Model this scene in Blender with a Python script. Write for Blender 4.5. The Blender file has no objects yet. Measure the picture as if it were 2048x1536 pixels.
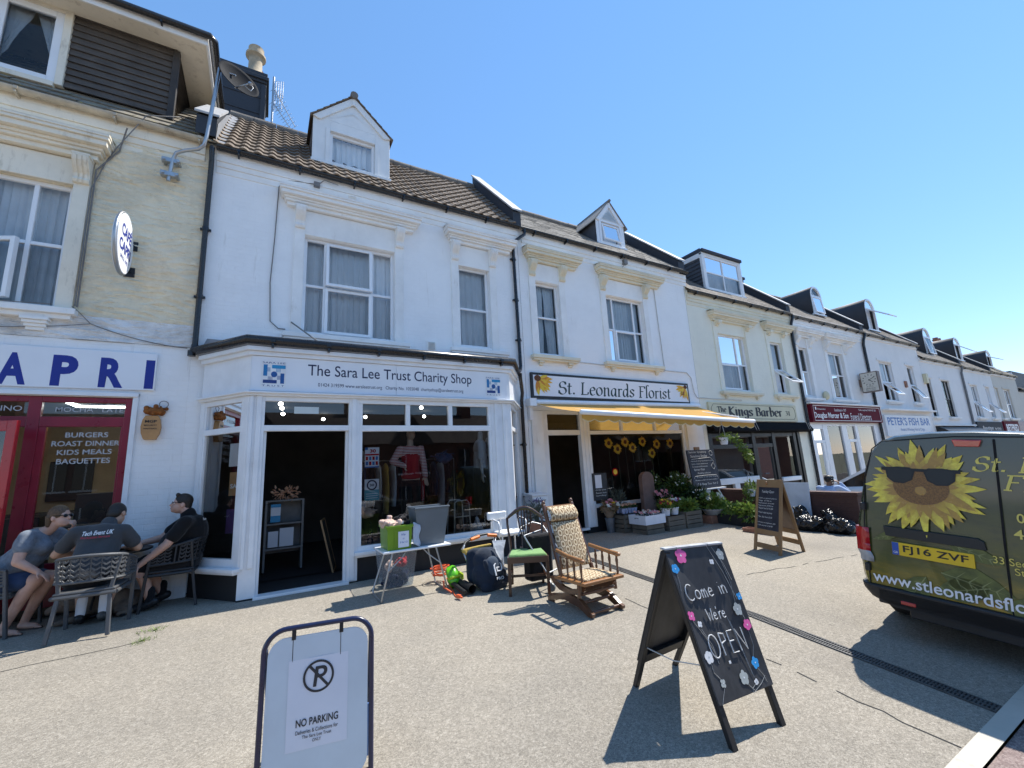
import bpy, bmesh, math, random
from math import sin, cos, pi, radians, sqrt, atan2
from mathutils import Vector, Matrix, Euler, Quaternion
SC = bpy.context.scene
COL = SC.collection
# ------------------------------------------------------------------ camera
CAM_H = 1.45
cd = bpy.data.cameras.new("camera"); cam = bpy.data.objects.new("camera", cd); COL.objects.link(cam)
cd.sensor_width = 36.0; cd.lens = 36.0 * 862.0 / 2048.0; cd.clip_start = 0.05; cd.clip_end = 2000
def cam_basis(yaw, pitch, roll):
 f = Vector((sin(yaw)*cos(pitch), cos(yaw)*cos(pitch), sin(pitch)))
 r = Vector((cos(yaw), -sin(yaw), 0)); u = r.cross(f)
 return r*cos(roll)+u*sin(roll), -r*sin(roll)+u*cos(roll), f
_r, _u, _f = cam_basis(radians(30.2436), radians(11.0235), radians(-3.1144))
cam.matrix_world = Matrix(((_r.x, _u.x, -_f.x, 0), (_r.y, _u.y, -_f.y, 0), (_r.z, _u.z, -_f.z, CAM_H), (0, 0, 0, 1)))
SC.camera = cam
# ------------------------------------------------------------------ sky and sun
SUN_EL, SUN_AZ = radians(56), radians(86.5)
w = bpy.data.worlds.new("World"); SC.world = w; w.use_nodes = True
nt = w.node_tree; nt.nodes.clear()
sky = nt.nodes.new("ShaderNodeTexSky"); sky.sky_type = 'NISHITA'; sky.sun_disc = False
sky.sun_elevation = SUN_EL; sky.sun_rotation = SUN_AZ
sky.air_density = 0.8; sky.dust_density = 0.0; sky.ozone_density = 6.0; sky.altitude = 20
bg = nt.nodes.new("ShaderNodeBackground"); bg.inputs[1].default_value = 0.15
wo = nt.nodes.new("ShaderNodeOutputWorld")
tint = nt.nodes.new("ShaderNodeMix"); tint.data_type = 'RGBA'; tint.blend_type = 'MULTIPLY'; tint.inputs[0].default_value = 1; tint.inputs[7].default_value = (1.42, 1.21, 1.17, 1)   # camera white balance of the sky
ga = nt.nodes.new('ShaderNodeGamma'); ga.inputs[1].default_value = .6; hs = nt.nodes.new('ShaderNodeHueSaturation'); hs.inputs['Saturation'].default_value = 1.4
nt.links.new(sky.outputs[0], ga.inputs[0]); nt.links.new(ga.outputs[0], hs.inputs['Color']); nt.links.new(hs.outputs[0], tint.inputs[6]); nt.links.new(tint.outputs[2], bg.inputs[0]); nt.links.new(bg.outputs[0], wo.inputs[0])
sd = bpy.data.lights.new("sun", 'SUN'); sd.energy = 2.8; sd.angle = radians(0.53); sd.color = (1.0, 0.95, 0.87)
so = bpy.data.objects.new("sun", sd); COL.objects.link(so)
SUNV = Vector((sin(SUN_AZ)*cos(SUN_EL), cos(SUN_AZ)*cos(SUN_EL), sin(SUN_EL)))
so.rotation_euler = SUNV.to_track_quat('Z', 'Y').to_euler(); so.location = SUNV*60
SC.view_settings.view_transform = 'Standard'; SC.view_settings.look = 'None'
SC.view_settings.exposure = 1.47; SC.view_settings.gamma = 1.0
SC.cycles.max_bounces = 8; SC.cycles.transparent_max_bounces = 16
SC.cycles.use_denoising = True
SC.cycles.sample_clamp_indirect = 6
# ------------------------------------------------------------------ materials
MATS = {}
def nmat(name):
 m = bpy.data.materials.new(name); m.use_nodes = True
 n = m.node_tree.nodes; n.clear()
 o = n.new("ShaderNodeOutputMaterial"); b = n.new("ShaderNodeBsdfPrincipled")
 m.node_tree.links.new(b.outputs[0], o.inputs[0])
 MATS[name] = m
 return m, n, m.node_tree.links, b, o
def c4(c): return (c[0], c[1], c[2], 1)
def objco(n, l, scale=(1, 1, 1), rot=(0, 0, 0), gen='Object'):
 t = n.new("ShaderNodeTexCoord"); mp = n.new("ShaderNodeMapping")
 mp.inputs['Scale'].default_value = scale; mp.inputs['Rotation'].default_value = rot
 l.new(t.outputs[gen], mp.inputs[0]); return mp.outputs[0]
def noise(n, l, v, scale, detail=4, rough=.55):
 t = n.new("ShaderNodeTexNoise"); t.inputs['Scale'].default_value = scale
 t.inputs['Detail'].default_value = detail; t.inputs['Roughness'].default_value = rough
 l.new(v, t.inputs[0]); return t.outputs[0]
def ramp(n, l, f, stops):
 r = n.new("ShaderNodeValToRGB"); e = r.color_ramp.elements
 e[0].position = stops[0][0]; e[0].color = c4(stops[0][1]); e[1].position = stops[-1][0]; e[1].color = c4(stops[-1][1])
 for p, c in stops[1:-1]:
  x = e.new(p); x.color = c4(c)
 l.new(f, r.inputs[0]); return r.outputs[0]
def mix(n, l, f, a, b, mode='MIX'):
 x = n.new("ShaderNodeMix"); x.data_type = 'RGBA'; x.blend_type = mode
 if isinstance(f, (int, float)): x.inputs[0].default_value = f
 else: l.new(f, x.inputs[0])
 for s, k in ((a, 6), (b, 7)):
  if isinstance(s, (tuple, list)): x.inputs[k].default_value = c4(s)
  else: l.new(s, x.inputs[k])
 return x.outputs[2]
def math_(n, l, op, a, b=None):
 x = n.new("ShaderNodeMath"); x.operation = op
 for s, k in ((a, 0), (b, 1)):
  if s is None: continue
  if isinstance(s, (int, float)): x.inputs[k].default_value = s
  else: l.new(s, x.inputs[k])
 return x.outputs[0]
def bump(n, l, b, h, strength, dist=.01, prev=None):
 x = n.new("ShaderNodeBump"); x.inputs['Strength'].default_value = strength; x.inputs['Distance'].default_value = dist
 l.new(h, x.inputs['Height'])
 if prev: l.new(prev, x.inputs['Normal'])
 l.new(x.outputs[0], b.inputs['Normal']); return x.outputs[0]
def mat(name, col, rough=.55, var=.12, ns=6, bmp=.15, bs=60, metal=0, coat=0, col2=None, spec=.5, dirt=None):
 """a plain paint / plastic / metal / cloth: slightly uneven colour, gloss and surface"""
 m, n, l, b, o = nmat(name)
 v = objco(n, l)
 f = noise(n, l, v, ns, 5)
 c2 = col2 or tuple(max(0, c*(1-var*2)) for c in col)
 cc = ramp(n, l, f, [(.3, c2), (.62, col)])
 if dirt:
  g = noise(n, l, v, dirt[0], 6, .7)
  cc = mix(n, l, ramp(n, l, g, [(dirt[1], (0, 0, 0)), (dirt[1]+.12, (1, 1, 1))]), cc, dirt[2])
 l.new(cc, b.inputs['Base Color'])
 rr = n.new("ShaderNodeMapRange"); rr.inputs[3].default_value = max(.02, rough-.1); rr.inputs[4].default_value = min(1, rough+.1)
 l.new(f, rr.inputs[0]); l.new(rr.outputs[0], b.inputs['Roughness'])
 b.inputs['Metallic'].default_value = metal; b.inputs['Coat Weight'].default_value = coat
 b.inputs['Specular IOR Level'].default_value = spec
 if bmp: bump(n, l, b, noise(n, l, v, bs, 3), bmp, .004)
 return m
def emat(name, col, strength):
 m, n, l, b, o = nmat(name)
 b.inputs['Base Color'].default_value = c4(col); b.inputs['Emission Color'].default_value = c4(col); b.inputs['Emission Strength'].default_value = strength
 return m
def glassmat(name, tint=(.95, .97, .97), boost=1.6, rough=.0):
 m, n, l, b, o = nmat(name); n.remove(b)
 tr = n.new("ShaderNodeBsdfTransparent"); tr.inputs[0].default_value = c4(tint)
 gl = n.new("ShaderNodeBsdfGlossy"); gl.inputs['Roughness'].default_value = rough
 fr = n.new("ShaderNodeFresnel"); fr.inputs[0].default_value = 1.5
 # old float glass is never quite flat
 v = objco(n, l); bp = n.new("ShaderNodeBump"); bp.inputs['Strength'].default_value = .05; bp.inputs['Distance'].default_value = .01
 l.new(noise(n, l, v, 1.7, 1), bp.inputs['Height']); l.new(bp.outputs[0], gl.inputs['Normal'])
 mx = n.new("ShaderNodeMixShader"); k = math_(n, l, 'MULTIPLY', fr.outputs[0], boost)
 k2 = n.new("ShaderNodeClamp"); l.new(k, k2.inputs[0])
 l.new(k2.outputs[0], mx.inputs[0]); l.new(tr.outputs[0], mx.inputs[1]); l.new(gl.outputs[0], mx.inputs[2]); l.new(mx.outputs[0], o.inputs[0])
 return m
# --- masonry
def painted_brick(name, col, stain, bw=.22, strength=.5, dirt=.62):
 m, n, l, b, o = nmat(name)
 t = n.new("ShaderNodeTexCoord"); sp = n.new("ShaderNodeSeparateXYZ"); l.new(t.outputs['Object'], sp.inputs[0])
 cb = n.new("ShaderNodeCombineXYZ"); l.new(math_(n, l, 'ADD', sp.outputs[0], sp.outputs[1]), cb.inputs[0]); l.new(sp.outputs[2], cb.inputs[1])
 br = n.new("ShaderNodeTexBrick"); br.inputs['Scale'].default_value = 1; br.inputs['Brick Width'].default_value = bw; br.inputs['Row Height'].default_value = .075
 br.inputs['Mortar Size'].default_value = .006; br.inputs['Mortar Smooth'].default_value = .6
 l.new(cb.outputs[0], br.inputs[0])
 f = noise(n, l, t.outputs['Object'], 1.1, 7, .65)
 cc = ramp(n, l, f, [(.25, tuple(c*.91 for c in col)), (.55, col)])
 # rain streaks: noise stretched downwards
 mp = n.new("ShaderNodeMapping"); mp.inputs['Scale'].default_value = (5, 5, .45); l.new(t.outputs['Object'], mp.inputs[0])
 g = noise(n, l, mp.outputs[0], 1.6, 6, .7)
 cc = mix(n, l, ramp(n, l, g, [(dirt, (0, 0, 0)), (dirt+.17, (.55, .55, .55))]), cc, stain)
 h = noise(n, l, t.outputs['Object'], 9, 6, .75)
 cc = mix(n, l, ramp(n, l, h, [(.70, (0, 0, 0)), (.74, (.6, .6, .6))]), cc, tuple(c*.55 for c in stain))
 l.new(cc, b.inputs['Base Color']); b.inputs['Roughness'].default_value = .75
 b1 = bump(n, l, b, br.outputs['Fac'], strength, -.006)
 b2 = bump(n, l, b, noise(n, l, t.outputs['Object'], 14, 6, .7), .45, .012, b1)
 return m
def ripple_render(name, col, dark):
 m, n, l, b, o = nmat(name)
 t = n.new("ShaderNodeTexCoord")
 mp = n.new("ShaderNodeMapping"); mp.inputs['Scale'].default_value = (2.2, 2.2, 9); l.new(t.outputs['Object'], mp.inputs[0])
 wv = noise(n, l, mp.outputs[0], 2.2, 4, .55)
 ridge = ramp(n, l, wv, [(.36, (0, 0, 0)), (.47, (.75, .75, .75)), (.5, (1, 1, 1)), (.66, (.45, .45, .45))])
 f = noise(n, l, t.outputs['Object'], 1.3, 8, .7)
 cc = ramp(n, l, f, [(.3, dark), (.55, col)])
 l.new(cc, b.inputs['Base Color']); b.inputs['Roughness'].default_value = .9
 bump(n, l, b, ridge, .55, .05)
 return m
def stone_paint(name, col, stain, dirt=.58):
 m, n, l, b, o = nmat(name); v = objco(n, l)
 f = noise(n, l, v, 1.5, 7, .65); cc = ramp(n, l, f, [(.28, tuple(c*.84 for c in col)), (.6, col)])
 v2 = objco(n, l, (3, 3, .8)); g = noise(n, l, v2, 2.2, 7, .72)
 cc = mix(n, l, ramp(n, l, g, [(dirt, (0, 0, 0)), (dirt+.2, (.7, .7, .7))]), cc, stain)
 l.new(cc, b.inputs['Base Color']); b.inputs['Roughness'].default_value = .7
 bump(n, l, b, noise(n, l, v, 25, 5, .7), .35, .006); return m
def roof_mat(name, a, c, lich, bw=.0, rough=.85):
 m, n, l, b, o = nmat(name); t = n.new("ShaderNodeTexCoord")
 cells = n.new("ShaderNodeTexVoronoi"); cells.inputs['Scale'].default_value = 4.2; l.new(t.outputs['Object'], cells.inputs[0])
 f = noise(n, l, t.outputs['Object'], 1.7, 8, .7)
 cc = ramp(n, l, f, [(.3, a), (.65, c)])
 cc = mix(n, l, .3, cc, ramp(n, l, cells.outputs['Color'], [(.2, a), (.8, c)]))
 g = noise(n, l, t.outputs['Object'], 11, 8, .75)
 cc = mix(n, l, ramp(n, l, g, [(.58, (0, 0, 0)), (.66, (.75, .75, .75))]), cc, lich)
 l.new(cc, b.inputs['Base Color']); b.inputs['Roughness'].default_value = rough
 bb = None
 if bw:
  sp = n.new("ShaderNodeSeparateXYZ"); l.new(t.outputs['Object'], sp.inputs[0]); cb = n.new("ShaderNodeCombineXYZ")
  l.new(sp.outputs[0], cb.inputs[0]); l.new(sp.outputs[2], cb.inputs[1])
  br = n.new("ShaderNodeTexBrick"); br.inputs['Scale'].default_value = 1; br.inputs['Brick Width'].default_value = bw; br.inputs['Row Height'].default_value = .18
  br.inputs['Mortar Size'].default_value = .005; l.new(cb.outputs[0], br.inputs[0]); bb = bump(n, l, b, br.outputs['Fac'], .8, -.008)
 bump(n, l, b, noise(n, l, t.outputs['Object'], 30, 5, .7), .5, .01, bb); return m
def ground_mat(name, stones, scale, rough=.9 , patch=(.75, 1.15), bstr=.6):
 """bound aggregate: every little stone its own colour, plus worn patches, stains and cracks"""
 m, n, l, b, o = nmat(name); v = objco(n, l)
 vo = n.new("ShaderNodeTexVoronoi"); vo.inputs['Scale'].default_value = scale; l.new(v, vo.inputs[0])
 sep = n.new("ShaderNodeSeparateColor"); l.new(vo.outputs['Color'], sep.inputs[0])
 cc = ramp(n, l, sep.outputs[0], stones)
 vo2 = n.new("ShaderNodeTexVoronoi"); vo2.inputs['Scale'].default_value = scale*.33; l.new(v, vo2.inputs[0])
 sep2 = n.new("ShaderNodeSeparateColor"); l.new(vo2.outputs['Color'], sep2.inputs[0])
 cc = mix(n, l, .35, cc, ramp(n, l, sep2.outputs[0], stones))
 f = noise(n, l, v, .55, 8, .62)
 cc = mix(n, l, 1.0, cc, ramp(n, l, f, [(.3, (patch[0],)*3), (.68, (patch[1], patch[1]*.985, patch[1]*.96))]), 'MULTIPLY')
 g = noise(n, l, v, 2.7, 7, .72)
 cc = mix(n, l, ramp(n, l, g, [(.64, (0, 0, 0)), (.78, (.42, .42, .42))]), cc, tuple(c*.35 for c in stones[0][1]))
 q = noise(n, l, v, .17, 5, .6); cc = mix(n, l, 1.0, cc, ramp(n, l, q, [(.36, (.84, .84, .85)), (.44, (.95, .95, .95)), (.5, (1, 1, 1)), (.62, (1.06, 1.05, 1.02))]), 'MULTIPLY')
 # oil drips and gum spots
 sp = n.new("ShaderNodeTexVoronoi"); sp.inputs['Scale'].default_value = 1.35; l.new(v, sp.inputs[0])
 cc = mix(n, l, ramp(n, l, sp.outputs['Distance'], [(.016, (.65, .65, .65)), (.034, (0, 0, 0))]), cc, tuple(c*.45 for c in stones[0][1]))
 l.new(cc, b.inputs['Base Color']); b.inputs['Roughness'].default_value = rough; b.inputs['Specular IOR Level'].default_value = .3
 bump(n, l, b, vo.outputs['Distance'], bstr, -.004); return m
def wood_mat(name, a, c, scale=(1, 1, 14), rough=.5, coat=0., rot=(0, 0, 0)):
 m, n, l, b, o = nmat(name); v = objco(n, l, scale, rot)
 f = noise(n, l, v, 3, 7, .65); cc = ramp(n, l, f, [(.3, a), (.7, c)])
 g = noise(n, l, objco(n, l), 4, 5); cc = mix(n, l, .4, cc, ramp(n, l, g, [(.3, a), (.7, c)]))
 l.new(cc, b.inputs['Base Color']); b.inputs['Roughness'].default_value = rough; b.inputs['Coat Weight'].default_value = coat
 bump(n, l, b, f, .25, .004); return m
def leaf_mat(name, a, c, trans=.3):
 m, n, l, b, o = nmat(name); oi = n.new("ShaderNodeNewGeometry")
 cc = ramp(n, l, oi.outputs['Random Per Island'], [(0, a), (1, c)])
 l.new(cc, b.inputs['Base Color']); b.inputs['Roughness'].default_value = .45
 tl = n.new("ShaderNodeBsdfTranslucent"); l.new(cc, tl.inputs[0]); mx = n.new("ShaderNodeMixShader"); mx.inputs[0].default_value = trans
 l.new(b.outputs[0], mx.inputs[1]); l.new(tl.outputs[0], mx.inputs[2]); l.new(mx.outputs[0], o.inputs[0]); return m
def cloth_mat(name, col, var=.15, weave=350, trans=0., ns=4):
 m, n, l, b, o = nmat(name); v = objco(n, l)
 f = noise(n, l, v, ns, 6, .6); cc = ramp(n, l, f, [(.3, tuple(c*(1-var) for c in col)), (.65, col)]); l.new(cc, b.inputs['Base Color'])
 b.inputs['Roughness'].default_value = .9; b.inputs['Sheen Weight'].default_value = .15; b.inputs['Specular IOR Level'].default_value = .2
 b1 = bump(n, l, b, noise(n, l, v, weave, 2), .2, .002); bump(n, l, b, noise(n, l, v, 11, 3, .5), .6, .02, b1)
 if trans:
  tl = n.new("ShaderNodeBsdfTranslucent"); l.new(cc, tl.inputs[0]); mx = n.new("ShaderNodeMixShader"); mx.inputs[0].default_value = trans
  l.new(b.outputs[0], mx.inputs[1]); l.new(tl.outputs[0], mx.inputs[2]); l.new(mx.outputs[0], o.inputs[0])
 return m
# ------------------------------------------------------------------ mesh builder
def frame(d, up=Vector((0, 0, 1))):
 d = Vector(d).normalized()
 if abs(d.dot(up)) > .98: up = Vector((0, 1, 0))
 x = up.cross(d).normalized(); return x, d.cross(x)
class MB:
 def __init__(s): s.v = []; s.f = []; s.m = []; s.T = None
 def add(s, vs, fs, mi=0):
  o = len(s.v); T = s.T
  s.v += [tuple(T @ Vector(p)) if T else tuple(p) for p in vs]
  for f in fs: s.f.append(tuple(i+o for i in f)); s.m.append(mi)
  return s
 def box(s, x0, x1, y0, y1, z0, z1, mi=0):
  return s.add([(x0, y0, z0), (x1, y0, z0), (x1, y1, z0), (x0, y1, z0), (x0, y0, z1), (x1, y0, z1), (x1, y1, z1), (x0, y1, z1)],
      [(0, 3, 2, 1), (4, 5, 6, 7), (0, 1, 5, 4), (1, 2, 6, 5), (2, 3, 7, 6), (3, 0, 4, 7)], mi)
 def bar(s, p, q, w, h, mi=0, up=(0, 0, 1)):
  p, q = Vector(p), Vector(q); x, y = frame(q-p, Vector(up)); x = x*(w/2); y = y*(h/2)
  return s.add([p-x-y, p+x-y, p+x+y, p-x+y, q-x-y, q+x-y, q+x+y, q-x+y],
      [(0, 3, 2, 1), (4, 5, 6, 7), (0, 1, 5, 4), (1, 2, 6, 5), (2, 3, 7, 6), (3, 0, 4, 7)], mi)
 def quad(s, a, b, c, d, mi=0): return s.add([a, b, c, d], [(0, 1, 2, 3)], mi)
 def tube(s, pts, r, n=10, mi=0, cap=True, closed=False):
  pts = [Vector(p) for p in pts]; k = len(pts); rr = r if isinstance(r, (list, tuple)) else [r]*k
  vs = []; up = Vector((0, 0, 1)); px = None
  for i, p in enumerate(pts):
   if closed: d = pts[(i+1) % k]-pts[i-1]
   else: d = pts[min(i+1, k-1)]-pts[max(i-1, 0)]
   if d.length < 1e-9: d = Vector((0, 0, 1))
   d.normalize()
   if px is None: x, y = frame(d)
   else:
    x = px-d*px.dot(d)
    if x.length < 1e-6: x, y = frame(d)
    x = x.normalized(); y = d.cross(x)
   px = x
   vs += [p+(x*cos(2*pi*j/n)+y*sin(2*pi*j/n))*rr[i] for j in range(n)]
  fs = []
  for i in range(k if closed else k-1):
   a, b = i*n, ((i+1) % k)*n
   fs += [(a+j, a+(j+1) % n, b+(j+1) % n, b+j) for j in range(n)]
  if cap and not closed: fs += [tuple(range(n-1, -1, -1)), tuple(range((k-1)*n, k*n))]
  return s.add(vs, fs, mi)
 def cyl(s, p, q, r, r2=None, n=16, mi=0): return s.tube([p, q], [r, r if r2 is None else r2], n, mi)
 def lathe(s, prof, c=(0, 0, 0), n=24, mi=0, sx=1, sy=1):
  vs = []; fs = []
  for r, z in prof: vs += [(c[0]+r*cos(2*pi*j/n)*sx, c[1]+r*sin(2*pi*j/n)*sy, c[2]+z) for j in range(n)]
  for i in range(len(prof)-1): fs += [(i*n+j, i*n+(j+1) % n, (i+1)*n+(j+1) % n, (i+1)*n+j) for j in range(n)]
  if prof[0][0] > 1e-5: fs.append(tuple(range(n-1, -1, -1)))
  if prof[-1][0] > 1e-5: fs.append(tuple(range((len(prof)-1)*n, len(prof)*n)))
  return s.add(vs, fs, mi)
 def ell(s, c, r, n=14, k=9, mi=0, R=None):
  vs = []; fs = []; c = Vector(c)
  for i in range(k+1):
   t = pi*i/k
   for j in range(n):
    p = Vector((r[0]*sin(t)*cos(2*pi*j/n), r[1]*sin(t)*sin(2*pi*j/n), -r[2]*cos(t)))
    vs.append(c+(R @ p if R else p))
  for i in range(k): fs += [(i*n+j, i*n+(j+1) % n, (i+1)*n+(j+1) % n, (i+1)*n+j) for j in range(n)]
  return s.add(vs, fs, mi)
 def prism(s, poly, a, b, axis='y', mi=0, mi2=None):
  """poly: 2D outline; extruded from a to b along axis (y: poly is x,z; x: poly is y,z; z: poly is x,y)"""
  def P(u, v, t): return {'y': (u, t, v), 'x': (t, u, v), 'z': (u, v, t)}[axis]
  n = len(poly); vs = [P(u, v, a) for u, v in poly]+[P(u, v, b) for u, v in poly]
  s.add(vs, [tuple(range(n-1, -1, -1)), tuple(range(n, 2*n))], mi)
  return s.add(vs, [(i, (i+1) % n, n+(i+1) % n, n+i) for i in range(n)], mi if mi2 is None else mi2)
 def grid(s, fn, nu, nv, mi=0, closeu=False):
  vs = [fn(i/nu, j/nv) for i in range(nu+1) for j in range(nv+1)]
  fs = [(i*(nv+1)+j, (i+1)*(nv+1)+j, (i+1)*(nv+1)+j+1, i*(nv+1)+j+1) for i in range(nu) for j in range(nv)]
  return s.add(vs, fs, mi)
 def build(s, name, mats, parent=None, smooth=None, bev=0, solid=0, local=False, seg=2, weld=False):
  me = bpy.data.meshes.new(name)
  off = Vector((0, 0, 0))
  if parent is not None and not local: off = Vector(LOC.get(parent.name, (0, 0, 0)))
  me.from_pydata([tuple(Vector(p)-off) for p in s.v], [], s.f)
  if not isinstance(mats, (list, tuple)): mats = [mats]
  for m in mats: me.materials.append(MATS[m] if isinstance(m, str) else m)
  me.polygons.foreach_set('material_index', s.m)
  bm = bmesh.new(); bm.from_mesh(me)
  if weld or smooth: bmesh.ops.remove_doubles(bm, verts=bm.verts, dist=1e-5)
  bmesh.ops.recalc_face_normals(bm, faces=bm.faces); bm.to_mesh(me); bm.free()
  if smooth:
   me.polygons.foreach_set('use_smooth', [True]*len(me.polygons)); me.set_sharp_from_angle(angle=radians(smooth))
  o = bpy.data.objects.new(name, me); COL.objects.link(o)
  if parent is not None: o.parent = parent; LOC[o.name] = LOC.get(parent.name, (0, 0, 0)) if not local else (0, 0, 0)
  if bev:
   q = o.modifiers.new('bevel', 'BEVEL'); q.width = bev; q.segments = seg; q.limit_method = 'ANGLE'; q.angle_limit = radians(40); q.harden_normals = False
  if solid:
   q = o.modifiers.new('solid', 'SOLIDIFY'); q.thickness = solid; q.offset = 0
  return o
LOC = {}
def tag(o, label=None, cat=None, group=None, kind=None):
 if label: o['label'] = label
 if cat: o['category'] = cat
 if group: o['group'] = group
 if kind: o['kind'] = kind
 return o
def thing(name, label, cat, loc=(0, 0, 0), rotz=0, group=None, rot=None, M=None):
 o = bpy.data.objects.new(name, None); COL.objects.link(o); o.empty_display_size = .1
 o.location = loc
 if M is not None: o.matrix_world = M
 elif rot is not None: o.rotation_euler = rot
 else: o.rotation_euler = (0, 0, rotz)
 LOC[o.name] = tuple(loc)
 return tag(o, label, cat, group)
def top(o, label, cat, group=None): return tag(o, label, cat, group)
def setloc(o, loc):
 """give a single-mesh top-level thing its own base as origin (mesh was built in world coordinates)"""
 o.data.transform(Matrix.Translation(-Vector(loc))); o.location = loc; return o
def copy_tree(o, parent=None):
 c = o.copy(); COL.objects.link(c)
 if parent is not None: c.parent = parent
 for ch in list(o.children): copy_tree(ch, c)
 return c
def part(o, label): o['label'] = label; return o
# ground height: flat along the shop fronts, falling to the road, and stepping down along the street
def gz(x, y):
 z = 0. if y >= 6.7 else (-.04*(6.7-y) if y >= 3 else (-.148-.08*(3-y) if y > 1.0 else -.308))
 if x > 9.4: z -= min(.47, .09*(x-9.4))
 if x > 26.6: z -= min(.56, .12*(x-26.6))
 return z
TILT = atan2(.04, 1)
# ------------------------------------------------------------------ lettering
_TXT = {}
def txt_mesh(s, offset=0, spacing=1.0, res=4):
 k = (s, offset, spacing)
 if k in _TXT: return _TXT[k]
 cu = bpy.data.curves.new('t', 'FONT'); cu.body = s; cu.size = 1; cu.offset = offset; cu.space_character = spacing; cu.resolution_u = res; cu.fill_mode = 'FRONT'
 ob = bpy.data.objects.new('t', cu); COL.objects.link(ob)
 dg = bpy.context.evaluated_depsgraph_get(); me = bpy.data.meshes.new_from_object(ob.evaluated_get(dg))
 vs = [tuple(v.co) for v in me.vertices]; fs = [tuple(p.vertices) for p in me.polygons]
 bpy.data.objects.remove(ob); bpy.data.curves.remove(cu); bpy.data.meshes.remove(me)
 _TXT[k] = (vs, fs); return vs, fs
def text(mb, s, M, w=None, h=None, mi=0, align='C', offset=0., spacing=1., shear=0., depth=.0, arc=0):
 """letters laid in the local XY plane of M (x right, y up); w,h: size of the box the line fills"""
 vs, fs = txt_mesh(s, offset, spacing)
 if not vs: return
 x0 = min(v[0] for v in vs); x1 = max(v[0] for v in vs); y0 = min(v[1] for v in vs); y1 = max(v[1] for v in vs)
 sy = (h/(y1-y0)) if h else (w/(x1-x0)); sx = (w/(x1-x0)) if w else sy
 W = (x1-x0)*sx; ox = {'C': -W/2, 'L': 0, 'R': -W}[align]
 out = []
 for v in vs:
  x = (v[0]-x0)*sx+ox; y = (v[1]-y0)*sy
  out.append(M @ Vector((x+shear*y, y+arc*x*x, depth)))
 T = mb.T; mb.T = None; mb.add(out, fs, mi); mb.T = T
def onwall(x, z, y, tilt=0):
 """matrix whose XY plane is a wall facing the street (x right along the street, y up)"""
 return Matrix.Translation((x, y, z)) @ Matrix.Rotation(pi/2, 4, 'X')
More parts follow.
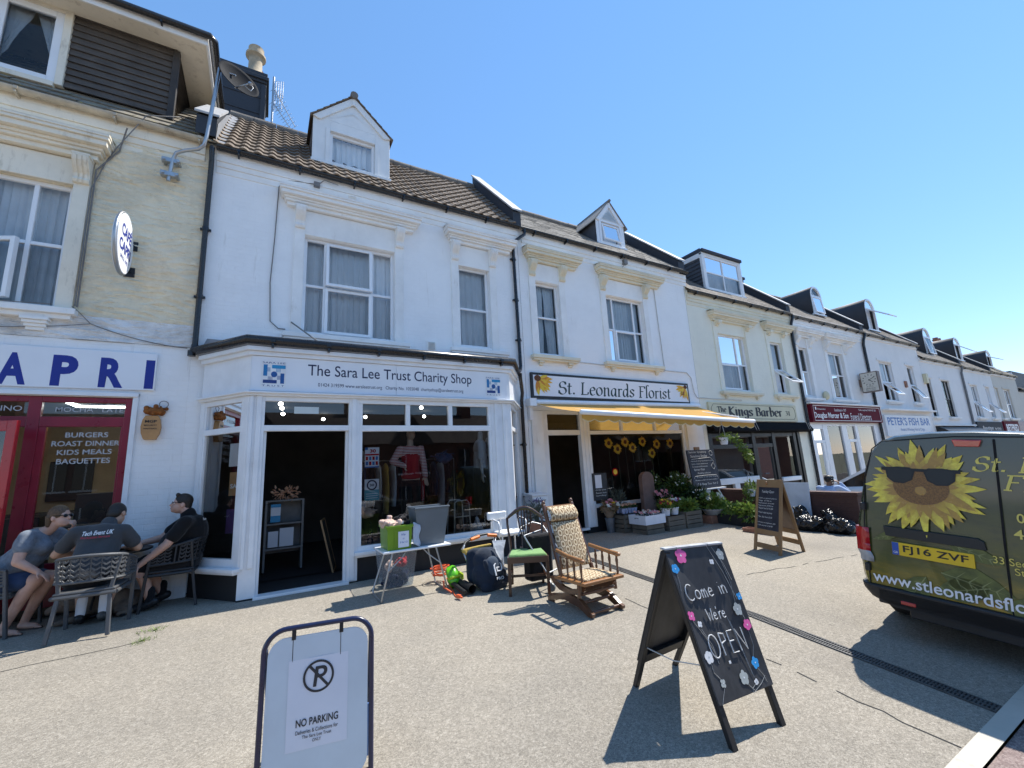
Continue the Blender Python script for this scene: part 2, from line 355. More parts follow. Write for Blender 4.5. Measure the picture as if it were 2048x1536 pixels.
# broad-nib lettering: skeleton strokes written with a slanted pen give a serifed calligraphic hand
def arc_(cx, cy, rx, ry, a0, a1, n=12): return [(cx+rx*cos(radians(a0+(a1-a0)*i/n)), cy+ry*sin(radians(a0+(a1-a0)*i/n))) for i in range(n+1)]
NIB = {
 'S': (.5, [arc_(.27, .53, .19, .19, 50, 250, 12)[:-1]+arc_(.25, .18, .21, .2, 80, -150, 14), [(.4, .72), (.43, .56)], [(.05, .2), (.05, .02)]]),
 't': (.34, [[(.16, .66), (.15, .12), (.2, .01), (.3, .05)], [(.03, .47), (.31, .48)]]),
 '.': (.22, [[(.10, .0), (.105, .10)]]),
 'L': (.55, [[(.14, .73), (.12, .02)], [(.04, .72), (.25, .74)], [(.03, .01), (.46, .02), (.5, .17)]]),
 'e': (.43, [[(.08, .26), (.35, .31), (.34, .42), (.24, .49), (.12, .42), (.07, .24), (.12, .06), (.24, .0), (.38, .07)]]),
 'o': (.48, [arc_(.24, .245, .18, .245, 90, 450, 20)]),
 'n': (.52, [[(.05, .45), (.12, .49), (.12, .01), (.18, .0)], [(.12, .36), (.26, .49), (.37, .44), (.38, .06), (.44, .0), (.49, .03)], [(.04, .0), (.2, .0)]]),
 'a': (.47, [[(.34, .45), (.22, .49), (.09, .36), (.07, .12), (.17, .0), (.28, .09), (.35, .3)], [(.36, .49), (.35, .07), (.4, .0), (.46, .03)]]),
 'r': (.37, [[(.04, .45), (.12, .49), (.12, .01)], [(.12, .34), (.22, .48), (.35, .45)], [(.04, .0), (.21, .0)]]),
 'd': (.5, [[(.34, .43), (.22, .49), (.09, .36), (.07, .12), (.17, .0), (.28, .09), (.36, .3)], [(.28, .84), (.37, .74), (.36, .08), (.4, .0), (.47, .03)]]),
 's': (.38, [[(.31, .43), (.2, .49), (.09, .42), (.12, .3), (.27, .2), (.3, .09), (.19, .0), (.05, .05)], [(.31, .47), (.32, .38)], [(.05, .12), (.05, .02)]]),
 'F': (.5, [[(.15, .73), (.13, .02)], [(.04, .72), (.47, .73), (.48, .6)], [(.14, .39), (.37, .4)], [(.04, .0), (.25, .0)]]),
 'l': (.25, [[(.3, .8), (.16, .82), (.12, .7), (.12, .02)], [(.04, .0), (.22, .0)]]),
 'i': (.25, [[(.04, .45), (.12, .49), (.12, .06), (.2, .0)], [(.12, .66), (.15, .69)]]),
 ' ': (.3, []),
 'T': (.5, [[(.26, .72), (.25, .02)], [(.03, .6), (.06, .73), (.47, .72), (.48, .6)], [(.15, 0), (.36, 0)]]),
 'h': (.5, [[(.05, .72), (.13, .76), (.12, .01)], [(.12, .36), (.26, .48), (.37, .42), (.37, .1), (.44, .0)], [(.04, 0), (.2, 0)]]),
 'K': (.58, [[(.13, .73), (.13, .01)], [(.04, .73), (.23, .73)], [(.5, .73), (.15, .38), (.47, .04), (.56, .03)], [(.04, 0), (.23, 0)], [(.4, .73), (.56, .73)]]),
 'g': (.48, [[(.34, .45), (.22, .49), (.09, .36), (.09, .18), (.2, .08), (.33, .18), (.36, .49)], [(.36, .45), (.36, -.1), (.22, -.22), (.06, -.14)]]),
 'B': (.52, [[(.14, .72), (.13, .02)], [(.04, .72), (.3, .73), (.42, .62), (.36, .43), (.15, .39)], [(.15, .39), (.38, .36), (.46, .2), (.36, .03), (.04, .0)]]),
 'b': (.5, [[(.05, .72), (.13, .76), (.12, .06), (.22, .0), (.38, .1), (.41, .3), (.3, .48), (.2, .45), (.13, .36)]]),
 'c': (.4, [[(.34, .41), (.23, .49), (.1, .38), (.08, .14), (.2, .0), (.36, .08)]]),
 "'": (.18, [[(.08, .74), (.06, .6)]]),
 '3': (.45, [[(.07, .6), (.2, .72), (.34, .6), (.18, .4)], [(.18, .4), (.37, .3), (.3, .06), (.06, .03)]]),
 '1': (.3, [[(.05, .58), (.16, .72), (.15, .02)], [(.05, 0), (.25, 0)]]),
}
def nibtext(mb, s, M, w, h, mi=0, pen=.1, ang=35, thin=.03, depth=0, shear=0, track=0):
 """h: cap height; w: full width"""
 adv = sum(NIB[c][0]+track for c in s); k = w/adv; kv = h/.73
 nx, ny = cos(radians(ang))*pen/2, sin(radians(ang))*pen/2
 x = 0; e = 0
 for ch in s:
  wd, strokes = NIB[ch]
  for st in strokes:
   # resample smoothly
   pts = []
   for i in range(len(st)-1):
    p0 = st[max(i-1, 0)]; p1 = st[i]; p2 = st[i+1]; p3 = st[min(i+2, len(st)-1)]
    sharp = len(st) <= 3
    for q in range(4):
     t = q/4
     if sharp: pts.append((p1[0]+(p2[0]-p1[0])*t, p1[1]+(p2[1]-p1[1])*t)); continue
     f = [.5*((2*p1[a])+(-p0[a]+p2[a])*t+(2*p0[a]-5*p1[a]+4*p2[a]-p3[a])*t*t+(-p0[a]+3*p1[a]-3*p2[a]+p3[a])*t**3) for a in (0, 1)]
     pts.append(tuple(f))
   pts.append(st[-1])
   n = len(pts); L = []; R = []
   for i, p in enumerate(pts):
    a = pts[max(i-1, 0)]; b = pts[min(i+1, n-1)]; dx, dy = b[0]-a[0], b[1]-a[1]; dl = math.hypot(dx, dy) or 1
    ox, oy = -dy/dl, dx/dl
    hw = max(thin/2 if ch != '.' else .055, abs(ox*nx+oy*ny))
    L.append((p[0]+ox*hw, p[1]+oy*hw)); R.append((p[0]-ox*hw, p[1]-oy*hw))
   e += 1
   P = [M @ Vector(((x+a[0])*k+shear*a[1]*kv, a[1]*kv, depth+e*2e-5)) for a in L+R]
   T = mb.T; mb.T = None
   mb.add(P, [(i, i+1, n+i+1, n+i) for i in range(n-1)], mi); mb.T = T
  x += wd+track
def scribble(mb, M, x0, x1, y, h, seed, r=.0022, mi=0, amp=1.):
 """one line of small handwriting, too small to read in the photograph"""
 rnd = random.Random(seed); x = x0;
 while x < x1:
  wl = rnd.uniform(.25, .6)*h*6
  pts = []; n = max(4, int(wl/(h*.22)))
  for i in range(n):
   pts.append(M @ Vector((x+i*h*.22, y+(h*.5+h*.5*rnd.uniform(.1, 1.)*amp)*(i % 2), .0015)))
  T = mb.T; mb.T = None; mb.tube(pts, r, 4, mi); mb.T = T
  x += n*h*.22+h*.45
# ------------------------------------------------------------------ material library
painted_brick('white_brick', (.87, .87, .86), (.45, .42, .36), dirt=.61)
painted_brick('white_brick_worn', (.85, .85, .84), (.42, .39, .33), dirt=.6)
painted_brick('cream_wall', (.82, .79, .66), (.42, .38, .29), dirt=.62, strength=.25)
painted_brick('grey_white_wall', (.76, .75, .72), (.38, .35, .30), dirt=.6, strength=.15)
painted_brick('pale_render', (.78, .76, .73), (.4, .37, .31), dirt=.6, strength=.08)
painted_brick('buff_render', (.60, .56, .48), (.32, .29, .23), dirt=.56, strength=.1)
ripple_render('ripple_cream', (.86, .76, .56), (.66, .56, .39))
ripple_render('ripple_white', (.86, .86, .85), (.55, .52, .48))
stone_paint('cream_trim', (.84, .77, .63), (.36, .30, .22), .56)
stone_paint('white_trim', (.86, .85, .82), (.46, .41, .33), .62)
stone_paint('ivory_trim', (.78, .72, .56), (.44, .38, .27), .6)
stone_paint('concrete_cap', (.42, .42, .42), (.14, .14, .14), .52)
stone_paint('lead', (.27, .28, .30), (.5, .5, .5), .62)
stone_paint('black_render', (.032, .036, .045), (.12, .12, .12), .68)
stone_paint('black_stallriser', (.012, .012, .014), (.05, .045, .04), .6)
roof_mat('tile_brown', (.115, .085, .062), (.22, .17, .125), (.33, .29, .22))
roof_mat('slate_grey', (.16, .15, .135), (.30, .28, .25), (.40, .37, .29), bw=.3)
roof_mat('slate_mid', (.12, .105, .09), (.22, .195, .17), (.32, .29, .21), bw=.28)
roof_mat('slate_moss', (.15, .13, .10), (.26, .23, .18), (.5, .44, .12), bw=.28)
roof_mat('slate_hang', (.035, .038, .046), (.07, .072, .08), (.12, .12, .12), bw=.3, rough=.6)
mat('upvc', (.83, .84, .85), .35, .03, 3, .05, 30)
mat('white_gloss', (.80, .81, .82), .32, .05, 4, .2, 18, dirt=(3.5, .68, (.5, .48, .43)))
mat('white_board', (.80, .81, .80), .5, .05, 3, .15, 14, dirt=(2.5, .66, (.5, .48, .42)))
mat('gutter_black', (.012, .012, .014), .28, .1, 8, .1, 30)
mat('gutter_cream', (.52, .45, .34), .5, .15, 6, .3, 30, dirt=(5, .58, (.18, .13, .09)))
mat('downpipe_grey', (.16, .16, .165), .45, .1)
mat('terracotta', (.34, .16, .10), .8, .2, 8, .4, 60)
mat('buff_pot', (.47, .38, .26), .8, .15, 8, .4, 60, dirt=(6, .58, (.2, .15, .1)))
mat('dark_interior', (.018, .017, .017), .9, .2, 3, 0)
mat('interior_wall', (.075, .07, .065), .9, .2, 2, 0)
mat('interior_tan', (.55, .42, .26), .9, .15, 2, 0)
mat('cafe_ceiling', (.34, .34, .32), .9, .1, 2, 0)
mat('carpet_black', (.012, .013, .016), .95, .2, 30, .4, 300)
mat('red_frame', (.25, .012, .03), .3, .1, 5, .1, 40)
mat('barn_wood', (.06, .052, .047), .75, .3, 2, .5, 40, col2=(.03, .027, .026))
wood_mat('cladding_wood', (.045, .038, .034), (.135, .115, .098), (.6, 1, 16), .8)
mat('black_frame', (.012, .012, .013), .35, .1, 6, .1, 40)
mat('satin_black', (.014, .014, .015), .45, .1, 6, .1, 50)
glassmat('window_glass', boost=1.15)
glassmat('shop_glass', (.86, .89, .88), boost=2.2)
glassmat('barber_glass', (.75, .76, .74), boost=2.2)
cloth_mat('net_curtain', (.88, .90, .92), .08, 200, .12, 2)
cloth_mat('net_grey', (.62, .66, .70), .2, 200, .15, 2)
mat('galv', (.46, .47, .48), .4, .12, 6, .15, 50, metal=.85)
mat('chrome', (.62, .63, .65), .22, .06, 6, .05, 40, metal=1)
mat('grey_cable', (.20, .19, .18), .6)
mat('white_cable', (.62, .60, .56), .6)
emat('spot_lamp', (1, .97, .9), 7)
emat('tube_lamp', (.95, 1, 1), 5)
emat('tube_warm', (1, .72, .2), 1.2)
mat('iron_grey', (.09, .088, .085), .55, .2, 20, .2, 60)
# ---- ground
ground_mat('forecourt_aggregate', [(0, (.165, .148, .122)), (.3, (.245, .220, .180)), (.6, (.298, .269, .222)), (.86, (.37, .335, .28)), (1, (.47, .43, .365))], 190, patch=(.84, 1.09))
ground_mat('red_paving', [(0, (.15, .11, .10)), (.5, (.26, .195, .18)), (1, (.40, .33, .30))], 130)
ground_mat('road_asphalt', [(0, (.09, .088, .085)), (.6, (.17, .165, .155)), (1, (.28, .27, .255))], 110)
stone_paint('kerb_concrete', (.47, .44, .375), (.2, .18, .15), .56)
ground_mat('far_earth', [(0, (.07, .075, .05)), (1, (.14, .14, .09))], 10)
def sheet(name, xs, ys, zf, m, kind='structure'):
 b = MB(); vs = [(x, y, zf(x, y)) for x in xs for y in ys]; k = len(ys)
 b.add(vs, [(i*k+j, (i+1)*k+j, (i+1)*k+j+1, i*k+j+1) for i in range(len(xs)-1) for j in range(k-1)])
 return tag(b.build(name, m, smooth=60), kind=kind)
XS = [-18, -8, -4, 0, 4, 8, 9.4, 10, 11, 12, 13, 14, 14.63, 16, 20, 24, 26.6, 27, 28, 29, 30, 31.3, 36, 44, 60]
sheet('forecourt', XS, [1.235, 1.6, 2.0, 2.5, 3.0, 4.0, 5.0, 6.0, 6.7, 7.2, 8.2], gz, 'forecourt_aggregate')
sheet('kerb', XS, [1.13, 1.235], lambda x, y: gz(x, y)+.006, 'kerb_concrete')
sheet('pavement', XS, [-2.6, -1, 1.13], lambda x, y: gz(x, 1.0)-.012*(1.13-y)-.004, 'red_paving')
sheet('road', XS, [-16, -10, -2.6], lambda x, y: gz(x, 0)-.17-.0*(y), 'road_asphalt')
b = MB(); b.box(-18, 60, -2.72, -2.6, -1.6, -.36); tag(b.build('road_kerb', 'kerb_concrete'), kind='structure')
sheet('ground', [-500, -60, 0, 60, 500], [-500, -60, 0, 60, 500], lambda x, y: -1.75, 'far_earth')
# drainage channel across the forecourt
dr = thing('drainage_channel', 'narrow black slotted drain running across the forecourt to the kerb', 'drain', (4.46, 3.6, gz(4.4, 3.6)))
def drx(y): return 4.30+(y-1.2)*.068
b = MB(); fr = MB(); y = 1.24
ys = []
while y < 6.3: ys.append(y); y += .021
for y in ys:
 z = gz(4.4, y); x = drx(y)
 b.box(x-.048, x+.048, y, y+.010, z-.006, z+.009)
b.build('grating', 'iron_grey', dr)
for s in (-1, 1, 0):
 for i in range(12):
  ya, yb = 1.24+i*.42, 1.24+(i+1)*.42
  fr.bar((drx(ya)+s*.055, ya, gz(4.4, ya)+.004), (drx(yb)+s*.055, yb, gz(4.4, yb)+.004), .012 if s else .008, .014)
fr.build('frame', 'iron_grey', dr)
b = MB()
for i in range(24):
 ya, yb = 1.24+i*.21, 1.24+(i+1)*.21
 b.quad((drx(ya)-.055, ya, gz(4.4, ya)+.0025), (drx(ya)+.055, ya, gz(4.4, ya)+.0025), (drx(yb)+.055, yb, gz(4.4, yb)+.0025), (drx(yb)-.055, yb, gz(4.4, yb)+.0025))
b.build('channel', 'satin_black', dr)
# pavement joints (tar lines between old and new surfacing)
b = MB(); rnd = random.Random(4)
for (xa, ya, xb, yb) in ((3.75, 4.6, 3.62, 1.25), (-6, 5.35, -.9, 5.9), (5.2, 3.9, 9.2, 3.3)):
 n = 26; pts = []
 for i in range(n+1):
  t = i/n; x = xa+(xb-xa)*t+rnd.uniform(-.02, .02); y = ya+(yb-ya)*t+rnd.uniform(-.02, .02); pts.append((x, y))
 for i in range(n):
  if rnd.random() < .25: continue
  (x1, y1), (x2, y2) = pts[i], pts[i+1]; d = Vector((x2-x1, y2-y1)).normalized(); nx, ny = -d.y*.005, d.x*.005
  b.quad((x1-nx, y1-ny, gz(x1, y1)+.003), (x1+nx, y1+ny, gz(x1, y1)+.003), (x2+nx, y2+ny, gz(x2, y2)+.003), (x2-nx, y2-ny, gz(x2, y2)+.003))
mat('tar', (.035, .034, .032), .9, .2)
tag(b.build('forecourt_joints', 'tar'), kind='structure')
# ------------------------------------------------------------------ building kit
YF = 7.55
def wall_grid(mb, x0, x1, z0, z1, y, holes, reveal=.11, mi=0):
 xs = sorted({x0, x1}|{min(max(v, x0), x1) for h in holes for v in h[:2]}); zs = sorted({z0, z1}|{min(max(v, z0), z1) for h in holes for v in h[2:4]})
 for i in range(len(xs)-1):
  for j in range(len(zs)-1):
   cx, cz = (xs[i]+xs[i+1])/2, (zs[j]+zs[j+1])/2
   if any(h[0] < cx < h[1] and h[2] < cz < h[3] for h in holes): continue
   mb.quad((xs[i], y, zs[j]), (xs[i+1], y, zs[j]), (xs[i+1], y, zs[j+1]), (xs[i], y, zs[j+1]), mi)
 for h in holes:
  a, b_, c, d = h[:4]; r = y+reveal
  mb.quad((a, y, c), (a, r, c), (a, r, d), (a, y, d), mi); mb.quad((b_, y, c), (b_, r, c), (b_, r, d), (b_, y, d), mi)
  mb.quad((a, y, d), (b_, y, d), (b_, r, d), (a, r, d), mi)
  if c > z0: mb.quad((a, y, c), (b_, y, c), (b_, r, c), (a, r, c), mi)
def shell(root, x0, x1, zb, ze, holes, m, yr=9.43, zr=8.9, yb=11.7, ztop=None, front=None):
 """party walls, back wall, floors and the street front with its openings"""
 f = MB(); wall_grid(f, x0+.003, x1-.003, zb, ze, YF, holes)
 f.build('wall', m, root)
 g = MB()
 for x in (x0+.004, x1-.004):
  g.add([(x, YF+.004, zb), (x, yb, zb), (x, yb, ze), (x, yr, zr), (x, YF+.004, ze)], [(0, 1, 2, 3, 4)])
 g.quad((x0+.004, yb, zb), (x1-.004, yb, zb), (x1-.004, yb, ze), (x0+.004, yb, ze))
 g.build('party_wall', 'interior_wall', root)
def rooms(root, x0, x1, zf, zc, y1=11.6, wallm='interior_wall', floorm='carpet_black', ceilm='interior_wall'):
 b = MB(); b.quad((x0+.02, YF+.02, zf), (x1-.02, YF+.02, zf), (x1-.02, y1, zf), (x0+.02, y1, zf), 0)
 b.quad((x0+.02, YF+.02, zc), (x1-.02, YF+.02, zc), (x1-.02, y1, zc), (x0+.02, y1, zc), 1)
 b.quad((x0+.02, y1, zf), (x1-.02, y1, zf), (x1-.02, y1, zc), (x0+.02, y1, zc), 2)
 b.quad((x0+.02, YF+.02, zf), (x0+.02, y1, zf), (x0+.02, y1, zc), (x0+.02, YF+.02, zc), 2)
 b.quad((x1-.02, YF+.02, zf), (x1-.02, y1, zf), (x1-.02, y1, zc), (x1-.02, YF+.02, zc), 2)
 return b.build('interior', [floorm, ceilm, wallm], root)
def roof(root, x0, x1, ye, ze, yr, zr, m, wave=0, course=.27, tw=.225, step=.022, lab=None):
 b = MB(); L = math.hypot(yr-ye, zr-ze); dy, dz = (yr-ye)/L, (zr-ze)/L; ny, nz = -dz, dy
 k = max(2, int(L/course)); c = L/k
 rnd = random.Random(int(x0*10)+7)
 for i in range(k):
  s0, s1 = i*c, (i+1)*c+.03
  if wave:
   n = int((x1-x0)/tw)*6
   jit = [rnd.gauss(0, .008) for _ in range(n//6+2)]
   def P(x, s, off, q):
    wv = wave*(max(0, cos(2*pi*(x-x0)/tw))**.6 if cos(2*pi*(x-x0)/tw) > 0 else -.12)
    return (x, ye+dy*s+ny*(off+wv)-0, ze+dz*s+nz*(off+wv))
   vs = []
   for j in range(n+1):
    x = x0+(x1-x0)*j/n; q = jit[min(len(jit)-1, (j+2)//6)]
    vs += [P(x, s0+q, step-.02, q), P(x, s0+q, step+.012, q), P(x, s1, .0, q)]
   b.add(vs, [(j*3, (j+1)*3, (j+1)*3+1, j*3+1) for j in range(n)]+[(j*3+1, (j+1)*3+1, (j+1)*3+2, j*3+2) for j in range(n)])
  else:
   n = int((x1-x0)/.3); off = (i % 2)*.15
   for j in range(-1, n+1):
    xa = max(x0, x0+j*(x1-x0)/n+off); xb = min(x1, x0+(j+1)*(x1-x0)/n+off-.006)
    if xb <= xa: continue
    q = rnd.uniform(-.006, .006); t = step*rnd.uniform(.7, 1.3)
    A = lambda x, s, o: (x, ye+dy*s+ny*o, ze+dz*s+nz*o)
    b.add([A(xa, s0+q, t-.02), A(xb, s0+q, t-.02), A(xb, s0+q, t), A(xa, s0+q, t), A(xb, s1, 0), A(xa, s1, 0)], [(0, 1, 2, 3), (3, 2, 4, 5)])
 # underlay and rear slope
 b.quad((x0, ye, ze-.025), (x1, ye, ze-.025), (x1, yr, zr-.025), (x0, yr, zr-.025))
 b.quad((x0, yr, zr-.02), (x1, yr, zr-.02), (x1, yr+(yr-ye)*1.05, ze), (x0, yr+(yr-ye)*1.05, ze))
 o = b.build('roof', m, root)
 r = MB(); x = x0; rn = random.Random(3)
 while x < x1-.05:
  xe = min(x1, x+.42); r.tube([(x+.004, yr, zr+.0), (xe-.004, yr, zr+.0)], .115+rn.uniform(-.004, .004), 10); x = xe
 r.build('ridge', 'slate_mid', o, smooth=40)
 return o
def gutter(root, x0, x1, y, z, m='gutter_black', r=.058, fascia='white_trim', mould=True, brk=.9, fh=.2):
 g = MB(); n = 9
 prof = [(y-r*cos(pi*i/n)*1.0, z-r*sin(pi*i/n)) for i in range(n+1)]+[(y+r*.86*cos(pi*i/n), z-.006-r*.82*sin(pi*i/n)) for i in range(n+1)]
 g.prism(prof, x0, x1, 'x')
 o = g.build('gutter', m, root, smooth=50)
 k = MB(); x = x0+.3
 while x < x1:
  k.box(x-.012, x+.012, y-r-.012, y+r+.02, z-r-.03, z-r-.0); k.box(x-.02, x+.02, y-r-.008, y+r, z-.04, z+.004); x += brk
 k.build('gutter_bracket', m, o)
 f = MB()
 f.box(x0+.004, x1-.004, y+r+.004, YF+.02, z-fh*.5, z+.02)
 if mould:
  f.box(x0+.004, x1-.004, YF-.05, YF+.02, z-fh*1.0, z-fh*.5); f.box(x0+.004, x1-.004, YF-.03, YF+.02, z-fh*1.45, z-fh*1.0); f.box(x0+.004, x1-.004, YF-.014, YF+.02, z-fh*2.0, z-fh*1.45)
 f.build('fascia', fascia, root, bev=.006)
 return o
def downpipe(root, pts, r=.036, m='gutter_black', clips=()):
 b = MB(); b.tube(pts, r, 12);
 for (x, y, z) in clips: b.tube([(x, y, z-.03), (x, y, z+.03)], r+.008, 12); b.box(x-.07, x+.07, y+.01, y+.05, z-.015, z+.015)
 return b.build('downpipe', m, root, smooth=50)
def curtain(parent, x0, x1, z0, z1, y, m='net_curtain', seed=0, gap=None, folds=11):
 rnd = random.Random(seed); folds = rnd.choice((5, 7, 9, 12)); ph = [rnd.uniform(0, 6) for _ in range(4)]; n = max(20, int((x1-x0)*60)); b = MB()
 def fn(u, v):
  x = x0+(x1-x0)*u; a = .010+.018*(1-v)
  return (x, y+a*sin(folds*8*u*(x1-x0)+ph[0])+a*.6*sin(folds*17.3*u*(x1-x0)+ph[1]+v), z0+(z1-z0)*v)
 if gap:
  n1 = n//2
  b.grid(lambda u, v: fn(u*(.5-gap*(1-v)*.9), v), n1, 8); b.grid(lambda u, v: fn(.5+gap*(1-v)*.9+u*(.5-gap*(1-v)*.9), v), n1, 8)
 else: b.grid(fn, n, 8)
 return b.build('curtain', m, parent, smooth=80)
def upvc_window(root, x0, x1, z0, z1, mull=(), bars=(), y=None, m='upvc', sash=(), cur='net_curtain', seed=1, gap=None, glass='window_glass', open_=None, name='window', t=.05, curz=None):
 """frame with mullions and bars; sash: cells (i,j) that carry an opening casement; open_: {(i,j): degrees} top-hung"""
 y = YF+.075 if y is None else y
 f = MB(); d = .06
 xs = [x0]+list(mull)+[x1]; zs = [z0]+list(bars)+[z1]
 f.box(x0, x0+t, y, y+d, z0, z1); f.box(x1-t, x1, y, y+d, z0, z1); f.box(x0+t, x1-t, y+.001, y+d, z0, z0+t); f.box(x0+t, x1-t, y+.001, y+d, z1-t, z1)
 for k in mull: f.box(k-t*.45, k+t*.45, y+.003, y+d-.002, z0+t, z1-t)
 for k in bars:
  for i in range(len(xs)-1):
   xa = xs[i]+(t if i == 0 else t*.45); xb = xs[i+1]-(t if i == len(xs)-2 else t*.45)
   f.box(xa, xb, y+.005, y+d-.003, k-t*.45, k+t*.45)
 o = f.build(name, m, root, bev=.006)
 g = MB(); open_ = open_ or {}
 for i in range(len(xs)-1):
  for j in range(len(zs)-1):
   xa = xs[i]+(t if i == 0 else t*.45); xb = xs[i+1]-(t if i == len(xs)-2 else t*.45)
   za = zs[j]+(t if j == 0 else t*.45); zb = zs[j+1]-(t if j == len(zs)-2 else t*.45)
   if (i, j) in open_ or (i, j) in sash:
    s = MB(); e = .05; ang = radians(open_.get((i, j), 0)); xa, xb, za, zb = xa-.012, xb+.012, za-.012, zb+.012
    s.T = Matrix.Translation((0, y-.012, zb)) @ Matrix.Rotation(-ang, 4, 'X') @ Matrix.Translation((0, -(y-.012), -zb))
    s.box(xa, xa+e, y-.03, y+.012, za, zb); s.box(xb-e, xb, y-.03, y+.012, za, zb); s.box(xa+e, xb-e, y-.029, y+.011, za, za+e); s.box(xa+e, xb-e, y-.029, y+.011, zb-e, zb)
    so_ = s.build('opening_sash', m, o, bev=.005)
    q = MB(); q.T = s.T; q.quad((xa+e*.8, y-.008, za+e*.8), (xb-e*.8, y-.008, za+e*.8), (xb-e*.8, y-.008, zb-e*.8), (xa+e*.8, y-.008, zb-e*.8)); g.add(q.v, q.f)
   else: g.quad((xa-.004, y+d*.5, za-.004), (xb+.004, y+d*.5, za-.004), (xb+.004, y+d*.5, zb+.004), (xa-.004, y+d*.5, zb+.004))
 g.build('pane', glass, o)
 if cur:
  ca, cb = curz or (z0, z1); curtain(o, x0+.01, x1-.01, ca, cb, y+.14, cur, seed, gap)
 return o
def cornice(root, x0, x1, z0, z1, m='white_trim', proj=.26, corbels=(), cz=.36, cw=.15, y=None, flute=True):
 y = YF if y is None else y
 b = MB(); H = z1-z0
 steps = [(0, .22, .35), (.22, .36, .52), (.36, .5, .62), (.5, .74, .86), (.74, .88, .96), (.88, 1.0, 1.0)]
 for i, (a, c, p) in enumerate(steps):
  e = proj*(1-p)*.75
  b.box(x0+e, x1-e, y-proj*p, y+.01, z0+H*a+(.0005 if i else 0), z0+H*c)
 b.add([(x0, y-proj, z1), (x1, y-proj, z1), (x1, y, z1+.05), (x0, y, z1+.05)], [(0, 1, 2, 3)])
 o = b.build('cornice', m, root, bev=.007)
 for cx in corbels:
  c = MB(); P = proj*.72
  prof = [(y, z0), (y-P, z0), (y-P-.01, z0-.05), (y-P*.98, z0-.11), (y-P*.75, z0-cz*.48), (y-P*.42, z0-cz*.66), (y-P*.36, z0-cz*.8), (y-P*.46, z0-cz*.9), (y-P*.36, z0-cz), (y, z0-cz)]
  c.prism(prof, cx-cw/2, cx+cw/2, 'x')
  if flute:
   for k in (-1, 0, 1):
    pr2 = [(u-.012 if u < y-.001 else u, v) for u, v in prof[1:-1]]
    c.prism([(y-.02, z0-.03)]+pr2[1:]+[(y-.02, z0-cz*.97)], cx+k*cw*.3-cw*.09, cx+k*cw*.3+cw*.09, 'x')
   c.box(cx-cw/2-.012, cx+cw/2+.012, y-P-.012, y+.002, z0-.035, z0-.003)
  c.build('corbel', m, o, bev=.006)
 return o
def surround(root, x0, x1, z0, z1, w=.15, m='white_trim', proj=.04, y=None):
 """pilaster strips and lintel band round an opening x0..x1, z0..z1"""
 y = YF if y is None else y
 for xa, xb in ((x0-w, x0), (x1, x1+w)):
  b = MB(); b.box(xa, xb, y-proj, y+.01, z0, z1); b.build('window_pilaster', m, root, bev=.006)
def sill(root, x0, x1, z0, z1, m='white_trim', proj=.13, feet=True):
 b = MB(); b.box(x0, x1, YF-proj, YF+.1, z0+(z1-z0)*.35, z1); b.box(x0+.03, x1-.03, YF-proj+.03, YF+.01, z0, z0+(z1-z0)*.35)
 if feet:
  for x in (x0+.18, x1-.3): b.box(x, x+.13, YF-proj+.05, YF+.01, z0-.05, z0-.001); b.box(x+.02, x+.11, YF-proj+.08, YF+.01, z0-.1, z0-.051)
 return b.build('sill', m, root, bev=.008)
def parapet(root, x0, x1, ye, ze, yr, zr, h=.34, m='black_render', capm='concrete_cap'):
 b = MB(); b.prism([(ye, ze-.05), (ye, ze+h*.9), (yr, zr+h), (yr, zr-.1)], x0, x1, 'x'); o = b.build('parapet', m, root, bev=.012)
 c = MB(); c.prism([(ye-.04, ze+h*.9+.003), (ye-.04, ze+h*.9+.05), (yr+.02, zr+h+.05), (yr+.02, zr+h+.003)], x0-.03, x1+.03, 'x'); c.build('parapet_cap', capm, o, bev=.01)
 return o
def vent(root, x, z, s=.2, y=None):
 y = YF if y is None else y; b = MB(); b.box(x-s/2, x+s/2, y-.012, y+.01, z-s/2, z+s/2); q = s*.34
 for i in range(6):
  zz = z-q+i*q*.37; b.add([(x-q, y-.014, zz), (x+q, y-.014, zz), (x+q, y-.05, zz-.0), (x-q, y-.05, zz-.0), (x-q, y-.014, zz+q*.3), (x+q, y-.014, zz+q*.3)], [(0, 1, 2, 3), (3, 2, 5, 4), (0, 3, 4), (1, 2, 5)])
 return b.build('wall_vent', 'white_trim', root)
def chimney_pot(mb, x, y, z, h=.75, r=.15, mi=0):
 mb.lathe([(r*1.15, 0), (r*1.1, h*.1), (r*.92, h*.14), (r*.86, h*.66), (r*.95, h*.7), (r*1.3, h*.74), (r*1.3, h*.8), (r*1.0, h*.84), (r*.95, h*.96), (r*1.02, h), (r*.75, h), (r*.7, h*.7)], (x, y, z), 18, mi)
